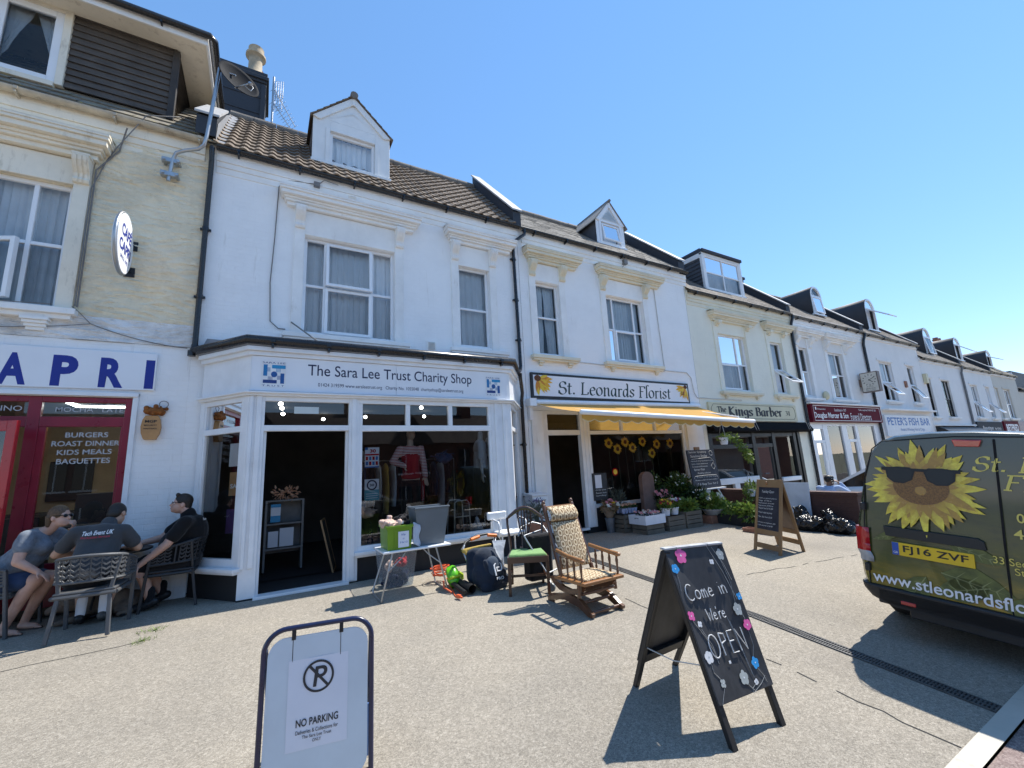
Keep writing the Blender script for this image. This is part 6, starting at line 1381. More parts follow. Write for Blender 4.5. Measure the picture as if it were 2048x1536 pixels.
# --- small white hatchback (one across the forecourts, two across the road for the reflections)
mat('car_white', (.78, .79, .80), .2, .03, 2, 0, coat=.8); mat('car_silver', (.36, .38, .40), .25, .05, 2, 0, coat=.8, metal=.4)
def car(name, label, paint, loc, rotz):
 r = thing(name, label, 'car', loc, rotz)
 prof = [(-2.0, .42, .62, .70), (-1.95, .30, .95, .80), (-1.55, .22, 1.02, .84), (-.75, .20, 1.04, .85), (.9, .20, .98, .85), (1.5, .22, .86, .82), (1.92, .28, .70, .74), (2.0, .36, .58, .66)]
 b = MB(); loft(b, [[(x, s*w_*k, z0+(z1-z0)*q) for (k, q) in ((.80, 0), (.97, .12), (1, .55), (.97, .9), (.86, 1))for s in (1,)]+[(x, -w_*k, z0+(z1-z0)*q) for (k, q) in ((.86, 1), (.97, .9), (1, .55), (.97, .12), (.80, 0))] for x, z0, z1, w_ in prof])
 b.build('body', paint, r, smooth=50, local=True, bev=.01)
 top_ = [(-1.80, .96, .70), (-1.45, 1.38, .60), (-.6, 1.50, .60), (.15, 1.46, .60), (1.05, .98, .70)]
 b = MB(); loft(b, [[(x, .70, .95), (x, w_, z), (x, -w_, z), (x, -.70, .95)] for x, z, w_ in top_], cap=False); b.build('cabin', 'glass_dark', r, smooth=30, local=True)
 b = MB(); loft(b, [[(x, w_+.004, z-.05), (x, w_-.05, z+.012), (x, -w_+.05, z+.012), (x, -w_-.004, z-.05)] for x, z, w_ in top_[1:4]]);
 for s in (1, -1):
  for (x0, z0, y0, x1, z1, y1) in ((-1.80, .98, .71, -1.45, 1.39, .61), (1.05, 1.0, .71, .15, 1.47, .61), (-.35, .98, .715, -.45, 1.49, .61)): b.bar((x0, s*y0, z0), (x1, s*y1, z1), .05, .07)
 b.build('roof', paint, r, smooth=40, local=True)
 for s in (1, -1):
  for x in (-1.25, 1.3): wheel(r, (x, s*.74, .30), .30, .18, s)
  b = MB(); b.ell((1.86, s*.55, .66), (.12, .14, .07)); b.build('headlight', 'lamp_clear', r, smooth=60, local=True)
  b = MB(); b.box(-2.0, -1.9, s*.66-.08, s*.66+.08, .72, .94); b.build('tail_lamp', 'lamp_red', r, bev=.02, local=True)
 return r
car('parked_car', 'white parked car half hidden behind the low brick wall and the van', 'car_white', (14.6, 5.3, gz(14.6, 5.3)), radians(90))
car('parked_car', 'white hatchback parked across the road, mirrored in the charity shop window', 'car_white', (3.3, -4.6, gz(0, 0)-.17), radians(0))
car('parked_car', 'silver car parked across the road, mirrored in the florist window', 'car_silver', (17.5, -4.6, gz(17, 0)-.17), radians(0))
# --- houses opposite
mat('red_brick', (.17, .065, .045), .85, .25, 8, .4, 40); mat('opposite_roof', (.07, .055, .05), .85, .25, 6, .5, 40)
OPP = ['red brick house with white gable opposite the charity shop', 'red brick house with a tall chimney opposite the florist', 'red brick house opposite the barber', 'red brick house furthest along the far side of the road', 'red brick house facing the café', 'plain red brick house at the near end of the far side']
for i, lab in enumerate(OPP):
 x0 = (-3, 6, 15, 30, -12, -21)[i]; x1 = x0+(9 if i != 3 else 30); r = thing('opposite_house', lab, 'building', ((x0+x1)/2, -17, -1.7))
 b = MB(); b.box(x0+.02, x1-.02, -23, -16.5, -1.75, 3.6); b.build('wall', 'red_brick', r)
 b = MB(); b.prism([(-16.2, 3.5), (-19.7, 6.0), (-23.2, 3.5)], x0, x1, 'x'); xc = x0+3; b.prism([(xc-1.6, 3.4), (xc+1.6, 3.4), (xc, 5.4)], -19, -15.9, 'y'); b.build('roof', 'opposite_roof', r)
 b = MB(); b.box(x1-.9, x1-.1, -20.2, -19.2, 5, 7.0); chimney_pot(b, x1-.7, -19.7, 7, .5, .12); chimney_pot(b, x1-.3, -19.7, 7, .5, .12); b.build('chimney', 'red_brick', r)
 b = MB()
 for x in (x0+2.2, x0+3.4, x0+6.6):
  for z in (-.9, 1.5): b.box(x, x+.9, -16.52, -16.45, z, z+1.5)
 b.build('window', 'glass_dark', r)
 b = MB()
 for x in (x0+2.2, x0+3.4, x0+6.6):
  for z in (-.9, 1.5): b.box(x-.08, x+.98, -16.5, -16.44, z-.1, z-.001); b.box(x+.42, x+.48, -16.51, -16.43, z, z+1.5)
 b.build('window_frame', 'white_trim', r)
# ================================================================== people, dog, café furniture
import numpy as np
def skin_m(name, a, c_):
 m, n, l, b, o = nmat(name); v = objco(n, l); f = noise(n, l, v, 9, 5); cc = ramp(n, l, f, [(.3, a), (.65, c_)]); l.new(cc, b.inputs['Base Color'])
 b.inputs['Roughness'].default_value = .5; b.inputs['Subsurface Weight'].default_value = .12; b.inputs['Subsurface Radius'].default_value = (.012, .005, .003); b.inputs['Subsurface Scale'].default_value = .5
 bump(n, l, b, noise(n, l, v, 90, 4), .12, .003)
skin_m('skin_pink', (.50, .28, .20), (.60, .36, .27)); skin_m('skin_tan', (.42, .24, .16), (.54, .32, .22)); skin_m('skin_brown', (.16, .08, .045), (.24, .13, .08))
cloth_mat('tee_grey', (.19, .215, .25), .3, 120, 0, 30); cloth_mat('polo_charcoal', (.065, .066, .070), .2); cloth_mat('polo_black', (.009, .009, .010), .2); cloth_mat('denim', (.030, .055, .12), .35, 220, 0, 8)
cloth_mat('shorts_black', (.012, .012, .014), .2); cloth_mat('sock_white', (.74, .75, .78), .08); cloth_mat('shirt_blue', (.34, .44, .62), .12)
mat('hair_brown', (.13, .072, .034), .55, .3, 60, .9, 160); mat('hair_dark', (.022, .015, .011), .55, .3, 60, .9, 160); mat('hair_black', (.006, .005, .005), .5, .3, 60, .8, 160)
mat('shoe_black', (.014, .014, .015), .5, .2, 30, .4, 80); mat('shoe_grey', (.10, .10, .095), .6, .3, 30, .4, 80); mat('sandal', (.07, .045, .035), .7)
mat('lens_black', (.006, .007, .012), .06, 0, 4, 0, coat=.5); mat('lips', (.36, .13, .11), .5)
mat('dog_tan', (.20, .145, .10), .8, .35, 9, .6, 120, col2=(.085, .06, .045)); mat('harness_black', (.01, .01, .011), .7)
class Prims:
 def __init__(s): s.L = []
 def cap(s, p, q, r, r2=None): s.L.append(('c', Vector(p), Vector(q), r, r if r2 is None else r2)); return s
 def ell(s, c, r, R=None): s.L.append(('e', Vector(c), r, R)); return s
 def limb(s, pts, rs):
  for i in range(len(pts)-1): s.cap(pts[i], pts[i+1], rs[i], rs[i+1])
  return s
def remesh(name, prims, m, parent, voxel=.008, inflate=0, smooth=3, cut=None, crumple=0):
 b = MB()
 for p in prims.L:
  if p[0] == 'c':
   _, a, c_, r0, r1 = p; r0 += inflate; r1 += inflate; d = c_-a
   if d.length < 1e-6: b.ell(a, (r0,)*3, 12, 8); continue
   d.normalize(); pts = []; rs = []
   for k in range(5): t = pi/2*k/4; pts.append(a-d*r0*cos(t)); rs.append(max(1e-4, r0*sin(t)))
   for k in range(5): t = pi/2*k/4; pts.append(c_+d*r1*sin(t)); rs.append(max(1e-4, r1*cos(t)))
   b.tube(pts, rs, 14)
  else: _, c_, r, R = p; b.ell(c_, tuple(x+inflate for x in r), 16, 11, R=R)
 o = b.build(name, m, parent, weld=True)
 md = o.modifiers.new('r', 'REMESH'); md.mode = 'VOXEL'; md.voxel_size = voxel
 dg = bpy.context.evaluated_depsgraph_get(); me = bpy.data.meshes.new_from_object(o.evaluated_get(dg)); o.modifiers.clear()
 bm = bmesh.new(); bm.from_mesh(me)
 for _ in range(smooth): bmesh.ops.smooth_vert(bm, verts=bm.verts, factor=.5, use_axis_x=True, use_axis_y=True, use_axis_z=True)
 if cut:
  for (pt, no) in cut:
   off = Vector(LOC.get(parent.name, (0, 0, 0)))
   bmesh.ops.bisect_plane(bm, geom=bm.verts[:]+bm.edges[:]+bm.faces[:], plane_co=Vector(pt)-off, plane_no=no, clear_outer=True)
 if crumple:
  bm.normal_update()
  for v_ in bm.verts: c_ = v_.co; a_ = abs(mn.noise(c_*7)); v_.co = c_+v_.normal*crumple*((.5-a_*2.2)+.5*(.4-abs(mn.noise(c_*19+Vector((3, 1, 8))))*2))
 bm.to_mesh(me); bm.free()
 me.polygons.foreach_set('use_smooth', [True]*len(me.polygons))
 old = o.data; o.data = me;
 if not me.materials: me.materials.append(MATS[m])
 bpy.data.meshes.remove(old)
 return o
def rotm(fwd, up=(0, 0, 1)):
 f = Vector(fwd).normalized(); u = Vector(up); r = f.cross(u).normalized(); u = r.cross(f)
 return Matrix(((r.x, f.x, u.x), (r.y, f.y, u.y), (r.z, f.z, u.z)))   # local x right, y forward, z up
def head(P, c, R, s=1., fat=1.):
 c = Vector(c); q = lambda x, y, z: c+R @ Vector((x, y, z))*s
 P.ell(q(0, -.012, .025), (.076*s*fat, .096*s, .095*s), R); P.ell(q(0, .02, -.045), (.064*s*fat, .072*s, .075*s), R); P.ell(q(0, .062, -.088), (.030*s*fat, .030*s, .024*s), R)
 P.cap(q(0, .088, .0), q(0, .106, -.028), .010*s, .015*s); P.cap(q(0, .088, -.062), q(0, .091, -.062), .020*s, .014*s)
 P.ell(q(.03, .072, .018), (.024*s, .016*s, .009*s), R); P.ell(q(-.03, .072, .018), (.024*s, .016*s, .009*s), R)
 for sg in (-1, 1): P.ell(q(sg*.078*fat, -.012, -.018), (.011*s, .022*s, .033*s), R)
 return q
def hand(P, wr, d, nrm, curl=.5, thumb=1, s=1.):
 """palm, four unequal bent fingers and a thumb off the side of the palm"""
 wr, d, nrm = Vector(wr), Vector(d).normalized(), Vector(nrm).normalized(); side = d.cross(nrm).normalized()
 pe = wr+d*.085*s
 for k in (-1.1, -.4, .4, 1.1): P.cap(wr+side*k*.016*s+d*.012, pe+side*k*.020*s, .015*s, .0125*s)
 for k, L in ((-1.5, .065), (-.5, .078), (.5, .074), (1.5, .056)):
  a = pe+side*k*.0195*s; d1 = (d*cos(curl*.6)+nrm*sin(curl*.6)); d2 = (d*cos(curl*1.6)+nrm*sin(curl*1.6)); m_ = a+d1*L*.55*s
  P.cap(a, m_, .0098*s, .009*s); P.cap(m_, m_+d2*L*.5*s, .009*s, .0075*s)
 t0 = wr+d*.022*s+side*thumb*.030*s; t1 = t0+(d*.6+side*thumb*.75+nrm*.25).normalized()*.035*s; P.cap(t0, t1, .0125*s, .011*s); P.cap(t1, t1+(d*.9+side*thumb*.25+nrm*.35).normalized()*.032*s, .011*s, .0085*s)
def eyes(parent, q, R, s=1.):
 for sg in (-1, 1):
  b = MB(); b.ell(q(sg*.031, .074, .005), (.011*s, .010*s, .010*s), 10, 7, R=R); b.build('eye', 'ink_white', parent, smooth=60)
  b = MB(); b.ell(q(sg*.031, .082, .004), (.0045*s, .004*s, .0045*s), 8, 5, R=R); b.build('iris', 'hair_dark', parent, smooth=60)
# ---- woman on the left
wom = thing('person', 'seated woman in grey t-shirt and denim shorts with sunglasses, hand over her mouth', 'person', (-2.35, 7.1, 0), group=None)
P = Prims(); C_ = Vector
hipc = C_((-2.40, 7.12, .53)); ch_ = C_((-2.17, 7.06, .90)); nk = C_((-2.04, 7.03, 1.055)); hd = C_((-1.965, 7.0, 1.185))
shR, shL = C_((-2.17, 6.87, 1.0)), C_((-2.02, 7.22, .985)); elR, elL = C_((-2.19, 6.80, .755)), C_((-1.83, 7.16, .80)); wrR, wrL = C_((-2.03, 6.82, .63)), C_((-1.855, 7.03, 1.03))
T_ = Prims(); T_.ell(hipc, (.17, .19, .14)).cap(hipc+C_((.02, 0, .08)), ch_-C_((.02, 0, .1)), .155, .15).ell(ch_, (.145, .175, .16)).cap(ch_+C_((.02, -.03, .03)), shR, .1, .062).cap(ch_+C_((.04, .05, .03)), shL, .1, .06).ell(ch_+C_((.10, -.08, -.03)), (.075, .075, .075)).ell(ch_+C_((.12, .05, -.03)), (.075, .075, .075))
P.L += T_.L; P.cap(ch_+C_((.05, 0, .1)), nk, .07, .055).cap(nk, hd+C_((-.02, 0, -.06)), .054, .052)
RW = rotm((.88, -.42, .03)); q = head(P, hd, RW, .98)
P.limb([shR, elR, wrR], [.06, .047, .030]); hand(P, wrR, (.75, -.15, -.5), (-.3, .2, -.9), .5, -1, .95); P.limb([shL, elL, wrL], [.058, .046, .030]); hand(P, wrL, (.25, -.55, .75), (-.75, .2, -.1), .8, 1, .95)
kn1, kn2 = C_((-2.07, 6.93, .535)), C_((-1.99, 7.10, .53)); an1, an2 = C_((-2.27, 6.96, .085)), C_((-2.18, 7.16, .085))
P.limb([hipc+C_((.0, -.09, -.0)), kn1], [.105, .070]); P.limb([hipc+C_((0, .09, 0)), kn2], [.105, .070]);
for kn, an in ((kn1, an1), (kn2, an2)):
 mid = kn+(an-kn)*.3+C_((-.02, 0, 0)); P.limb([kn, mid, an], [.066, .062, .036]); P.cap(an+C_((-.02, 0, -.035)), an+C_((.10, -.03, -.055)), .033, .030);
 for k in range(5): P.cap(an+C_((.11, -.06+.016*k, -.062)), an+C_((.16-.008*k, -.072+.018*k, -.066)), .0095)
remesh('body', P, 'skin_pink', wom, .0075)
S_ = Prims(); S_.L += T_.L[:1]+T_.L[1:]; S_.limb([shR, shR+(elR-shR)*.45], [.062, .064]); S_.limb([shL, shL+(elL-shL)*.45], [.062, .064]); remesh('shirt', S_, 'tee_grey', wom, .011, .011, 3, cut=[((hipc+C_((0, 0, .02))), (0, 0, -1)), (nk+C_((0, 0, .015)), (.35, -.1, 1))])
S_ = Prims(); S_.ell(hipc-C_((0, 0, .01)), (.165, .185, .12));
for kn, s_y in ((kn1, -.09), (kn2, .09)): h0 = hipc+C_((0, s_y, 0)); S_.limb([h0, h0+(kn-h0)*.72], [.105, .085])
remesh('shorts', S_, 'denim', wom, .011, .013, 2)
hr = Prims(); hr.ell(q(0, -.022, .035), (.086, .100, .095), RW); hr.cap(q(-.06, -.06, .0), q(-.062, -.07, -.09), .038, .022); hr.cap(q(.06, -.06, 0), q(.062, -.07, -.09), .038, .022); hr.cap(q(0, -.09, 0), q(0, -.095, -.085), .05, .035); remesh('hair', hr, 'hair_brown', wom, .007, 0, 2, cut=[(q(0, .062, .02), tuple(RW @ C_((0, .86, -.5))))])
b = MB()
for sg in (-1, 1): b.ell(q(sg*.034, .088, .006), (.030, .010, .020), 14, 8, R=RW); b.bar(q(sg*.063, .082, .01), q(sg*.080, -.01, .012), .006, .010)
b.bar(q(-.02, .095, .012), q(.02, .095, .012), .008, .008); b.build('sunglasses', 'lens_black', wom, smooth=50)
for an in (an1, an2):
 b = MB(); b.T = Matrix.Translation(an) @ Matrix.Rotation(radians(-14), 4, 'Z'); b.prism([(-.06, -.03), (.06, -.042), (.15, -.04), (.175, -.005), (.15, .035), (.05, .036), (-.06, .028)], -.085, -.070, 'z'); b.tube([(.11, -.03, -.07), (.10, -.01, -.035), (.12, .0, -.03), (.07, .03, -.05), (.04, .035, -.07)], .006, 6); b.build('flip_flop', 'sandal', wom, smooth=40)
# ---- young man with his back to us
yng = thing('person', 'man seen from behind in charcoal polo with printed back, bent over the table', 'person', (-1.54, 6.6, 0))
P = Prims(); hipc = C_((-1.56, 6.56, .55)); ch_ = C_((-1.53, 6.72, .92)); nk = C_((-1.50, 6.84, 1.075)); hd = C_((-1.455, 6.93, 1.165))
shL, shR = C_((-1.735, 6.72, 1.0)), C_((-1.34, 6.74, .98)); elL, elR = C_((-1.90, 6.80, .79)), C_((-1.22, 6.84, .775)); wrL, wrR = C_((-1.66, 7.0, .765)), C_((-1.36, 7.06, .765))
T_ = Prims(); T_.ell(hipc, (.175, .135, .13)).cap(hipc+C_((-.05, .02, .05)), ch_+C_((-.055, -.01, -.06)), .125, .125).cap(hipc+C_((.05, .02, .05)), ch_+C_((.055, -.01, -.06)), .125, .125).ell(ch_, (.195, .125, .15)).cap(ch_+C_((0, .04, .05)), shL, .1, .066).cap(ch_+C_((0, .04, .05)), shR, .1, .066)
P.L += T_.L; P.cap(ch_+C_((0, .06, .08)), nk, .075, .056).cap(nk, hd+C_((-.0, -.02, -.05)), .056, .054)
RY = rotm((.38, .86, -.55), (.0, .5, .85)); q = head(P, hd, RY, 1.0)
P.limb([shL, elL, wrL], [.062, .046, .030]); P.limb([shR, elR, wrR], [.062, .046, .030]); hand(P, wrL, (.8, .55, -.05), (0, 0, -1), .5, -1); hand(P, wrR, (-.6, .75, -.05), (0, 0, -1), .6, 1)
kn1, kn2 = C_((-1.70, 6.99, .53)), C_((-1.38, 7.0, .53)); an1, an2 = C_((-1.665, 6.90, .10)), C_((-1.475, 6.90, .10))
for kn, an, sx_ in ((kn1, an1, -.09), (kn2, an2, .09)):
 P.limb([hipc+C_((sx_, 0, -.02)), kn], [.098, .066]); P.limb([kn, kn+(an-kn)*.35+C_((0, -.02, 0)), an], [.062, .058, .038])
remesh('body', P, 'skin_tan', yng, .0075)
S_ = Prims(); S_.L += T_.L; S_.limb([shL, shL+(elL-shL)*.62], [.066, .066]); S_.limb([shR, shR+(elR-shR)*.62], [.066, .066]); S_.cap(nk+C_((0, -.02, -.03)), nk+C_((0, .0, .0)), .072, .064)
remesh('shirt', S_, 'polo_charcoal', yng, .011, .012, 2, cut=[(hipc+C_((0, 0, .0)), (0, 0, -1))])
MBk = Matrix.Translation((-1.53, 6.565, .975)) @ Matrix.Rotation(radians(-22), 4, 'X') @ Matrix.Rotation(pi/2, 4, 'X')
t = MB(); text(t, 'Tech Event UK', MBk @ Matrix.Translation((0, .0, .0)), .26, .048, offset=.02, shear=.2); o = t.build('shirt_print', 'ink_white', yng)
t = MB(); text(t, 'Production Services', MBk @ Matrix.Translation((-.01, -.035, .0)), .24, .026, offset=.02, shear=.2); t.build('shirt_print', 'lamp_red', yng)
S_ = Prims(); S_.ell(hipc-C_((0, 0, .01)), (.17, .13, .12));
for kn, sx_ in ((kn1, -.09), (kn2, .09)): h0 = hipc+C_((sx_, 0, -.02)); S_.limb([h0, h0+(kn-h0)*.85], [.1, .078])
remesh('shorts', S_, 'shorts_black', yng, .011, .013, 2)
hr = Prims(); hr.ell(q(0, -.018, .034), (.081, .100, .096), RY); hr.ell(q(0, -.06, -.02), (.068, .055, .06), RY); remesh('hair', hr, 'hair_dark', yng, .007, .001, 2, cut=[(q(0, .055, .03), tuple(RY @ C_((0, .86, -.5))))])
for an, m_ in ((an1, 'shoe_black'), (an2, 'shoe_grey')):
 S_ = Prims(); S_.cap(an+C_((0, -.005, .02)), an+C_((0, .01, .17)), .041, .045); remesh('sock', S_, 'sock_white', yng, .007, .003, 2)
 S_ = Prims(); S_.cap(an+C_((0, -.035, -.02)), an+C_((.0, .02, -.035)), .042, .044).cap(an+C_((0, .02, -.045)), an+C_((.01, .15, -.055)), .042, .036); remesh('shoe', S_, m_, yng, .008, .004, 2)
# ---- man on the right, in profile
man = thing('person', 'heavy-set man in black polo and glasses sitting in profile against the white wall', 'person', (-.85, 7.2, 0))
P = Prims(); hipc = C_((-.80, 7.2, .54)); ch_ = C_((-.765, 7.2, .90)); nk = C_((-.815, 7.2, 1.10)); hd = C_((-.885, 7.2, 1.225))
shN, shF = C_((-.805, 6.99, 1.0)), C_((-.83, 7.41, 1.0)); elN, elF = C_((-.965, 6.95, .76)), C_((-1.08, 7.40, .80)); wrN, wrF = C_((-1.215, 6.98, .545)), C_((-1.28, 7.28, .77))
T_ = Prims(); T_.ell(hipc, (.18, .2, .14)).cap(hipc+C_((-.02, 0, .06)), ch_+C_((-.02, 0, -.06)), .185, .17).ell(ch_, (.155, .2, .17)).ell(C_((-.90, 7.2, .72)), (.175, .21, .18)).ell(C_((-.70, 7.2, .86)), (.12, .18, .2)).cap(ch_+C_((-.0, -.03, .05)), shN, .105, .07).cap(ch_+C_((0, .03, .05)), shF, .105, .07)
P.L += T_.L; P.cap(ch_+C_((-.01, 0, .1)), nk, .085, .066).cap(nk, hd+C_((.02, 0, -.05)), .066, .062)
RM = rotm((-.97, -.12, .16)); q = head(P, hd, RM, 1.03, 1.04)
P.limb([shN, elN, wrN], [.066, .050, .033]); P.limb([shF, elF, wrF], [.066, .050, .033]); hand(P, wrN, (-.35, .05, -.9), (.9, .1, -.3), .9, 1, 1.05); hand(P, wrF, (-.9, -.3, -.05), (0, 0, -1), .5, -1)
kn1, kn2 = C_((-1.24, 7.08, .53)), C_((-1.22, 7.32, .53)); an1, an2 = C_((-1.10, 7.08, .12)), C_((-1.02, 7.34, .13))
for kn, an, sy in ((kn1, an1, -.1), (kn2, an2, .1)):
 P.limb([hipc+C_((0, sy, -.02)), kn], [.105, .072]); P.limb([kn, kn+(an-kn)*.35+C_((.02, 0, 0)), an], [.070, .066, .040])
remesh('body', P, 'skin_pink', man, .0075)
S_ = Prims(); S_.L += T_.L; S_.limb([shN, shN+(elN-shN)*.62], [.07, .072]); S_.limb([shF, shF+(elF-shF)*.62], [.07, .072]); S_.cap(nk+C_((.02, 0, -.06)), nk+C_((.01, 0, -.01)), .082, .074)
remesh('shirt', S_, 'polo_black', man, .011, .012, 2, cut=[(hipc+C_((0, 0, -.04)), (0, 0, -1))])
S_ = Prims(); S_.ell(hipc-C_((0, 0, .01)), (.175, .195, .13));
for kn, sy in ((kn1, -.1), (kn2, .1)): h0 = hipc+C_((0, sy, -.02)); S_.limb([h0, h0+(kn-h0)*.95], [.105, .085])
remesh('shorts', S_, 'shorts_black', man, .011, .014, 2)
hr = Prims(); hr.ell(q(0, -.018, .036), (.086, .103, .096), RM); hr.ell(q(0, -.062, -.012), (.072, .055, .06), RM); hr.cap(q(-.04, .06, .105), q(.04, .06, .105), .024); remesh('hair', hr, 'hair_dark', man, .007, .001, 2, cut=[(q(0, .058, .035), tuple(RM @ C_((0, .80, -.6))))])
eyes(man, q, RM)
b = MB()
for sg in (-1, 1):
 c_ = q(sg*.034, .098, .004); b.tube([c_+RM @ C_((.026*cos(a*pi/8), .0, .017*sin(a*pi/8))) for a in range(16)], .0022, 5, closed=True); b.bar(q(sg*.062, .094, .01), q(sg*.082, -.01, .008), .004, .006)
b.bar(q(-.008, .10, .008), q(.008, .10, .008), .004, .004); b.build('glasses', 'lens_black', man)
for an in (an1, an2):
 S_ = Prims(); S_.cap(an+C_((0, 0, .0)), an+(C_((0, 0, 1))*.11), .044, .048); remesh('sock', S_, 'shorts_black', man, .008, .003, 2)
 S_ = Prims(); S_.cap(an+C_((.05, 0, -.02)), an+C_((-.03, 0, -.05)), .044, .046).cap(an+C_((-.03, 0, -.055)), an+C_((-.19, 0, -.08)), .046, .034); remesh('shoe', S_, 'shoe_black', man, .008, .004, 2)
t = MB(); text(t, 'Tech', Matrix.Translation((-.615, 7.08, 1.0)) @ Matrix.Rotation(radians(60), 4, 'Z') @ Matrix.Rotation(pi/2, 4, 'X'), .06, .03, offset=.02); t.build('shirt_print', 'ink_white', man)
# ---- man on the phone behind the brick wall
ph = thing('person', 'dark haired man in pale blue shirt on the phone behind the low brick wall', 'person', (12.35, 5.75, gz(12.35, 5.75)))
z0 = gz(12.35, 5.75); P = Prims(); hipc = C_((12.35, 5.75, z0+.38)); ch_ = C_((12.33, 5.75, z0+.74)); nk = C_((12.36, 5.73, z0+.90)); hd = C_((12.40, 5.71, z0+1.02))
sA, sB = C_((12.24, 5.90, z0+.84)), C_((12.42, 5.55, z0+.84)); eA, eB = C_((12.36, 5.98, z0+.58)), C_((12.60, 5.42, z0+.70)); wA, wB = C_((12.58, 5.85, z0+.52)), C_((12.55, 5.55, z0+.93))
T_ = Prims(); T_.ell(hipc, (.15, .17, .13)).cap(hipc, ch_, .13, .14).ell(ch_, (.12, .18, .15)).cap(ch_+C_((0, .03, .05)), sA, .09, .06).cap(ch_+C_((0, -.03, .05)), sB, .09, .06)
P.L += T_.L; P.cap(ch_, nk, .07, .052).cap(nk, hd, .052, .05); RP = rotm((.8, -.55, -.15)); q = head(P, hd, RP, 1.0)
P.limb([sA, eA, wA], [.058, .044, .03]); P.limb([sB, eB, wB], [.058, .044, .03]); hand(P, wA, (.8, -.3, 0), (0, 0, -1), .5); hand(P, wB, (-.45, .35, .6), (-.2, .6, 0), .9)
for s_y in (-.1, .1): P.limb([hipc+C_((0, s_y, 0)), C_((12.75, 5.70+s_y, z0+.42)), C_((12.80, 5.70+s_y, z0+.06)), C_((12.98, 5.68+s_y, z0+.035))], [.09, .06, .04, .035])
remesh('body', P, 'skin_brown', ph, .009); S_ = Prims(); S_.L += T_.L; S_.limb([sA, eA, wA], [.062, .05, .038]); S_.limb([sB, eB, wB], [.062, .05, .038]); remesh('shirt', S_, 'shirt_blue', ph, .012, .012, 2)
S_ = Prims(); S_.ell(hipc, (.15, .17, .12));
for s_y in (-.1, .1): S_.limb([hipc+C_((0, s_y, 0)), C_((12.75, 5.70+s_y, z0+.42)), C_((12.80, 5.70+s_y, z0+.12))], [.09, .065, .05])
remesh('trousers', S_, 'denim', ph, .012, .012, 2)
hr = Prims(); hr.ell(q(0, -.018, .04), (.086, .104, .098), RP); hr.ell(q(0, .03, .09), (.07, .06, .04), RP); remesh('hair', hr, 'hair_black', ph, .008, .002, 2, cut=[(q(0, .07, .03), tuple(RP @ C_((0, .86, -.5))))])
b = MB(); b.bar(q(.085, .03, -.06), q(.092, -.01, .05), .012, .07); b.build('phone', 'lens_black', ph, bev=.004)
# ---- dog lying under the table
dog = thing('dog', 'tan and grey dog in black harness lying under the café table', 'dog', (-1.6, 7.2, 0))
D = Prims(); D.ell((-1.45, 7.24, .15), (.20, .13, .135)); D.ell((-1.64, 7.22, .17), (.16, .135, .15)); D.ell((-1.28, 7.26, .12), (.15, .13, .115)); D.cap((-1.70, 7.2, .20), (-1.82, 7.14, .21), .10, .085); D.ell((-1.87, 7.12, .205), (.085, .08, .08)); D.cap((-1.91, 7.10, .185), (-1.965, 7.07, .165), .052, .042); D.ell((-1.99, 7.06, .175), (.014, .018, .012))
D.cap((-1.84, 7.19, .27), (-1.82, 7.21, .22), .028, .02); D.cap((-1.86, 7.05, .27), (-1.84, 7.03, .22), .028, .02)
D.limb([(-1.66, 7.12, .10), (-1.72, 7.06, .045), (-1.88, 7.02, .035)], [.06, .04, .032]); D.limb([(-1.66, 7.30, .10), (-1.72, 7.32, .045), (-1.87, 7.30, .035)], [.06, .04, .032]); D.limb([(-1.28, 7.18, .12), (-1.38, 7.10, .07), (-1.26, 7.06, .04), (-1.36, 7.02, .032)], [.085, .06, .036, .03]); D.limb([(-1.16, 7.28, .10), (-1.06, 7.24, .04), (-1.02, 7.16, .03)], [.035, .022, .014])
remesh('body', D, 'dog_tan', dog, .008)
H_ = Prims()
b = MB()
for xx, rr in ((-1.62, .15), (-1.74, .118)): b.tube([(xx+.02*sin(a*pi/12), 7.22+(rr-.005)*cos(a*pi/12), .17+(rr+.012)*sin(a*pi/12)) for a in range(24)], .012, 6, closed=True)
b.tube([(-1.74, 7.2, .30), (-1.62, 7.22, .335)], .016, 6); b.build('harness', 'harness_black', dog, smooth=50)
for sg, yy in ((-1, 7.075), (1, 7.15)):
 b = MB(); b.ell((-1.925, yy+.0, .232), (.009, .009, .009), 8, 6); b.build('eye', 'lens_black', dog, smooth=60)
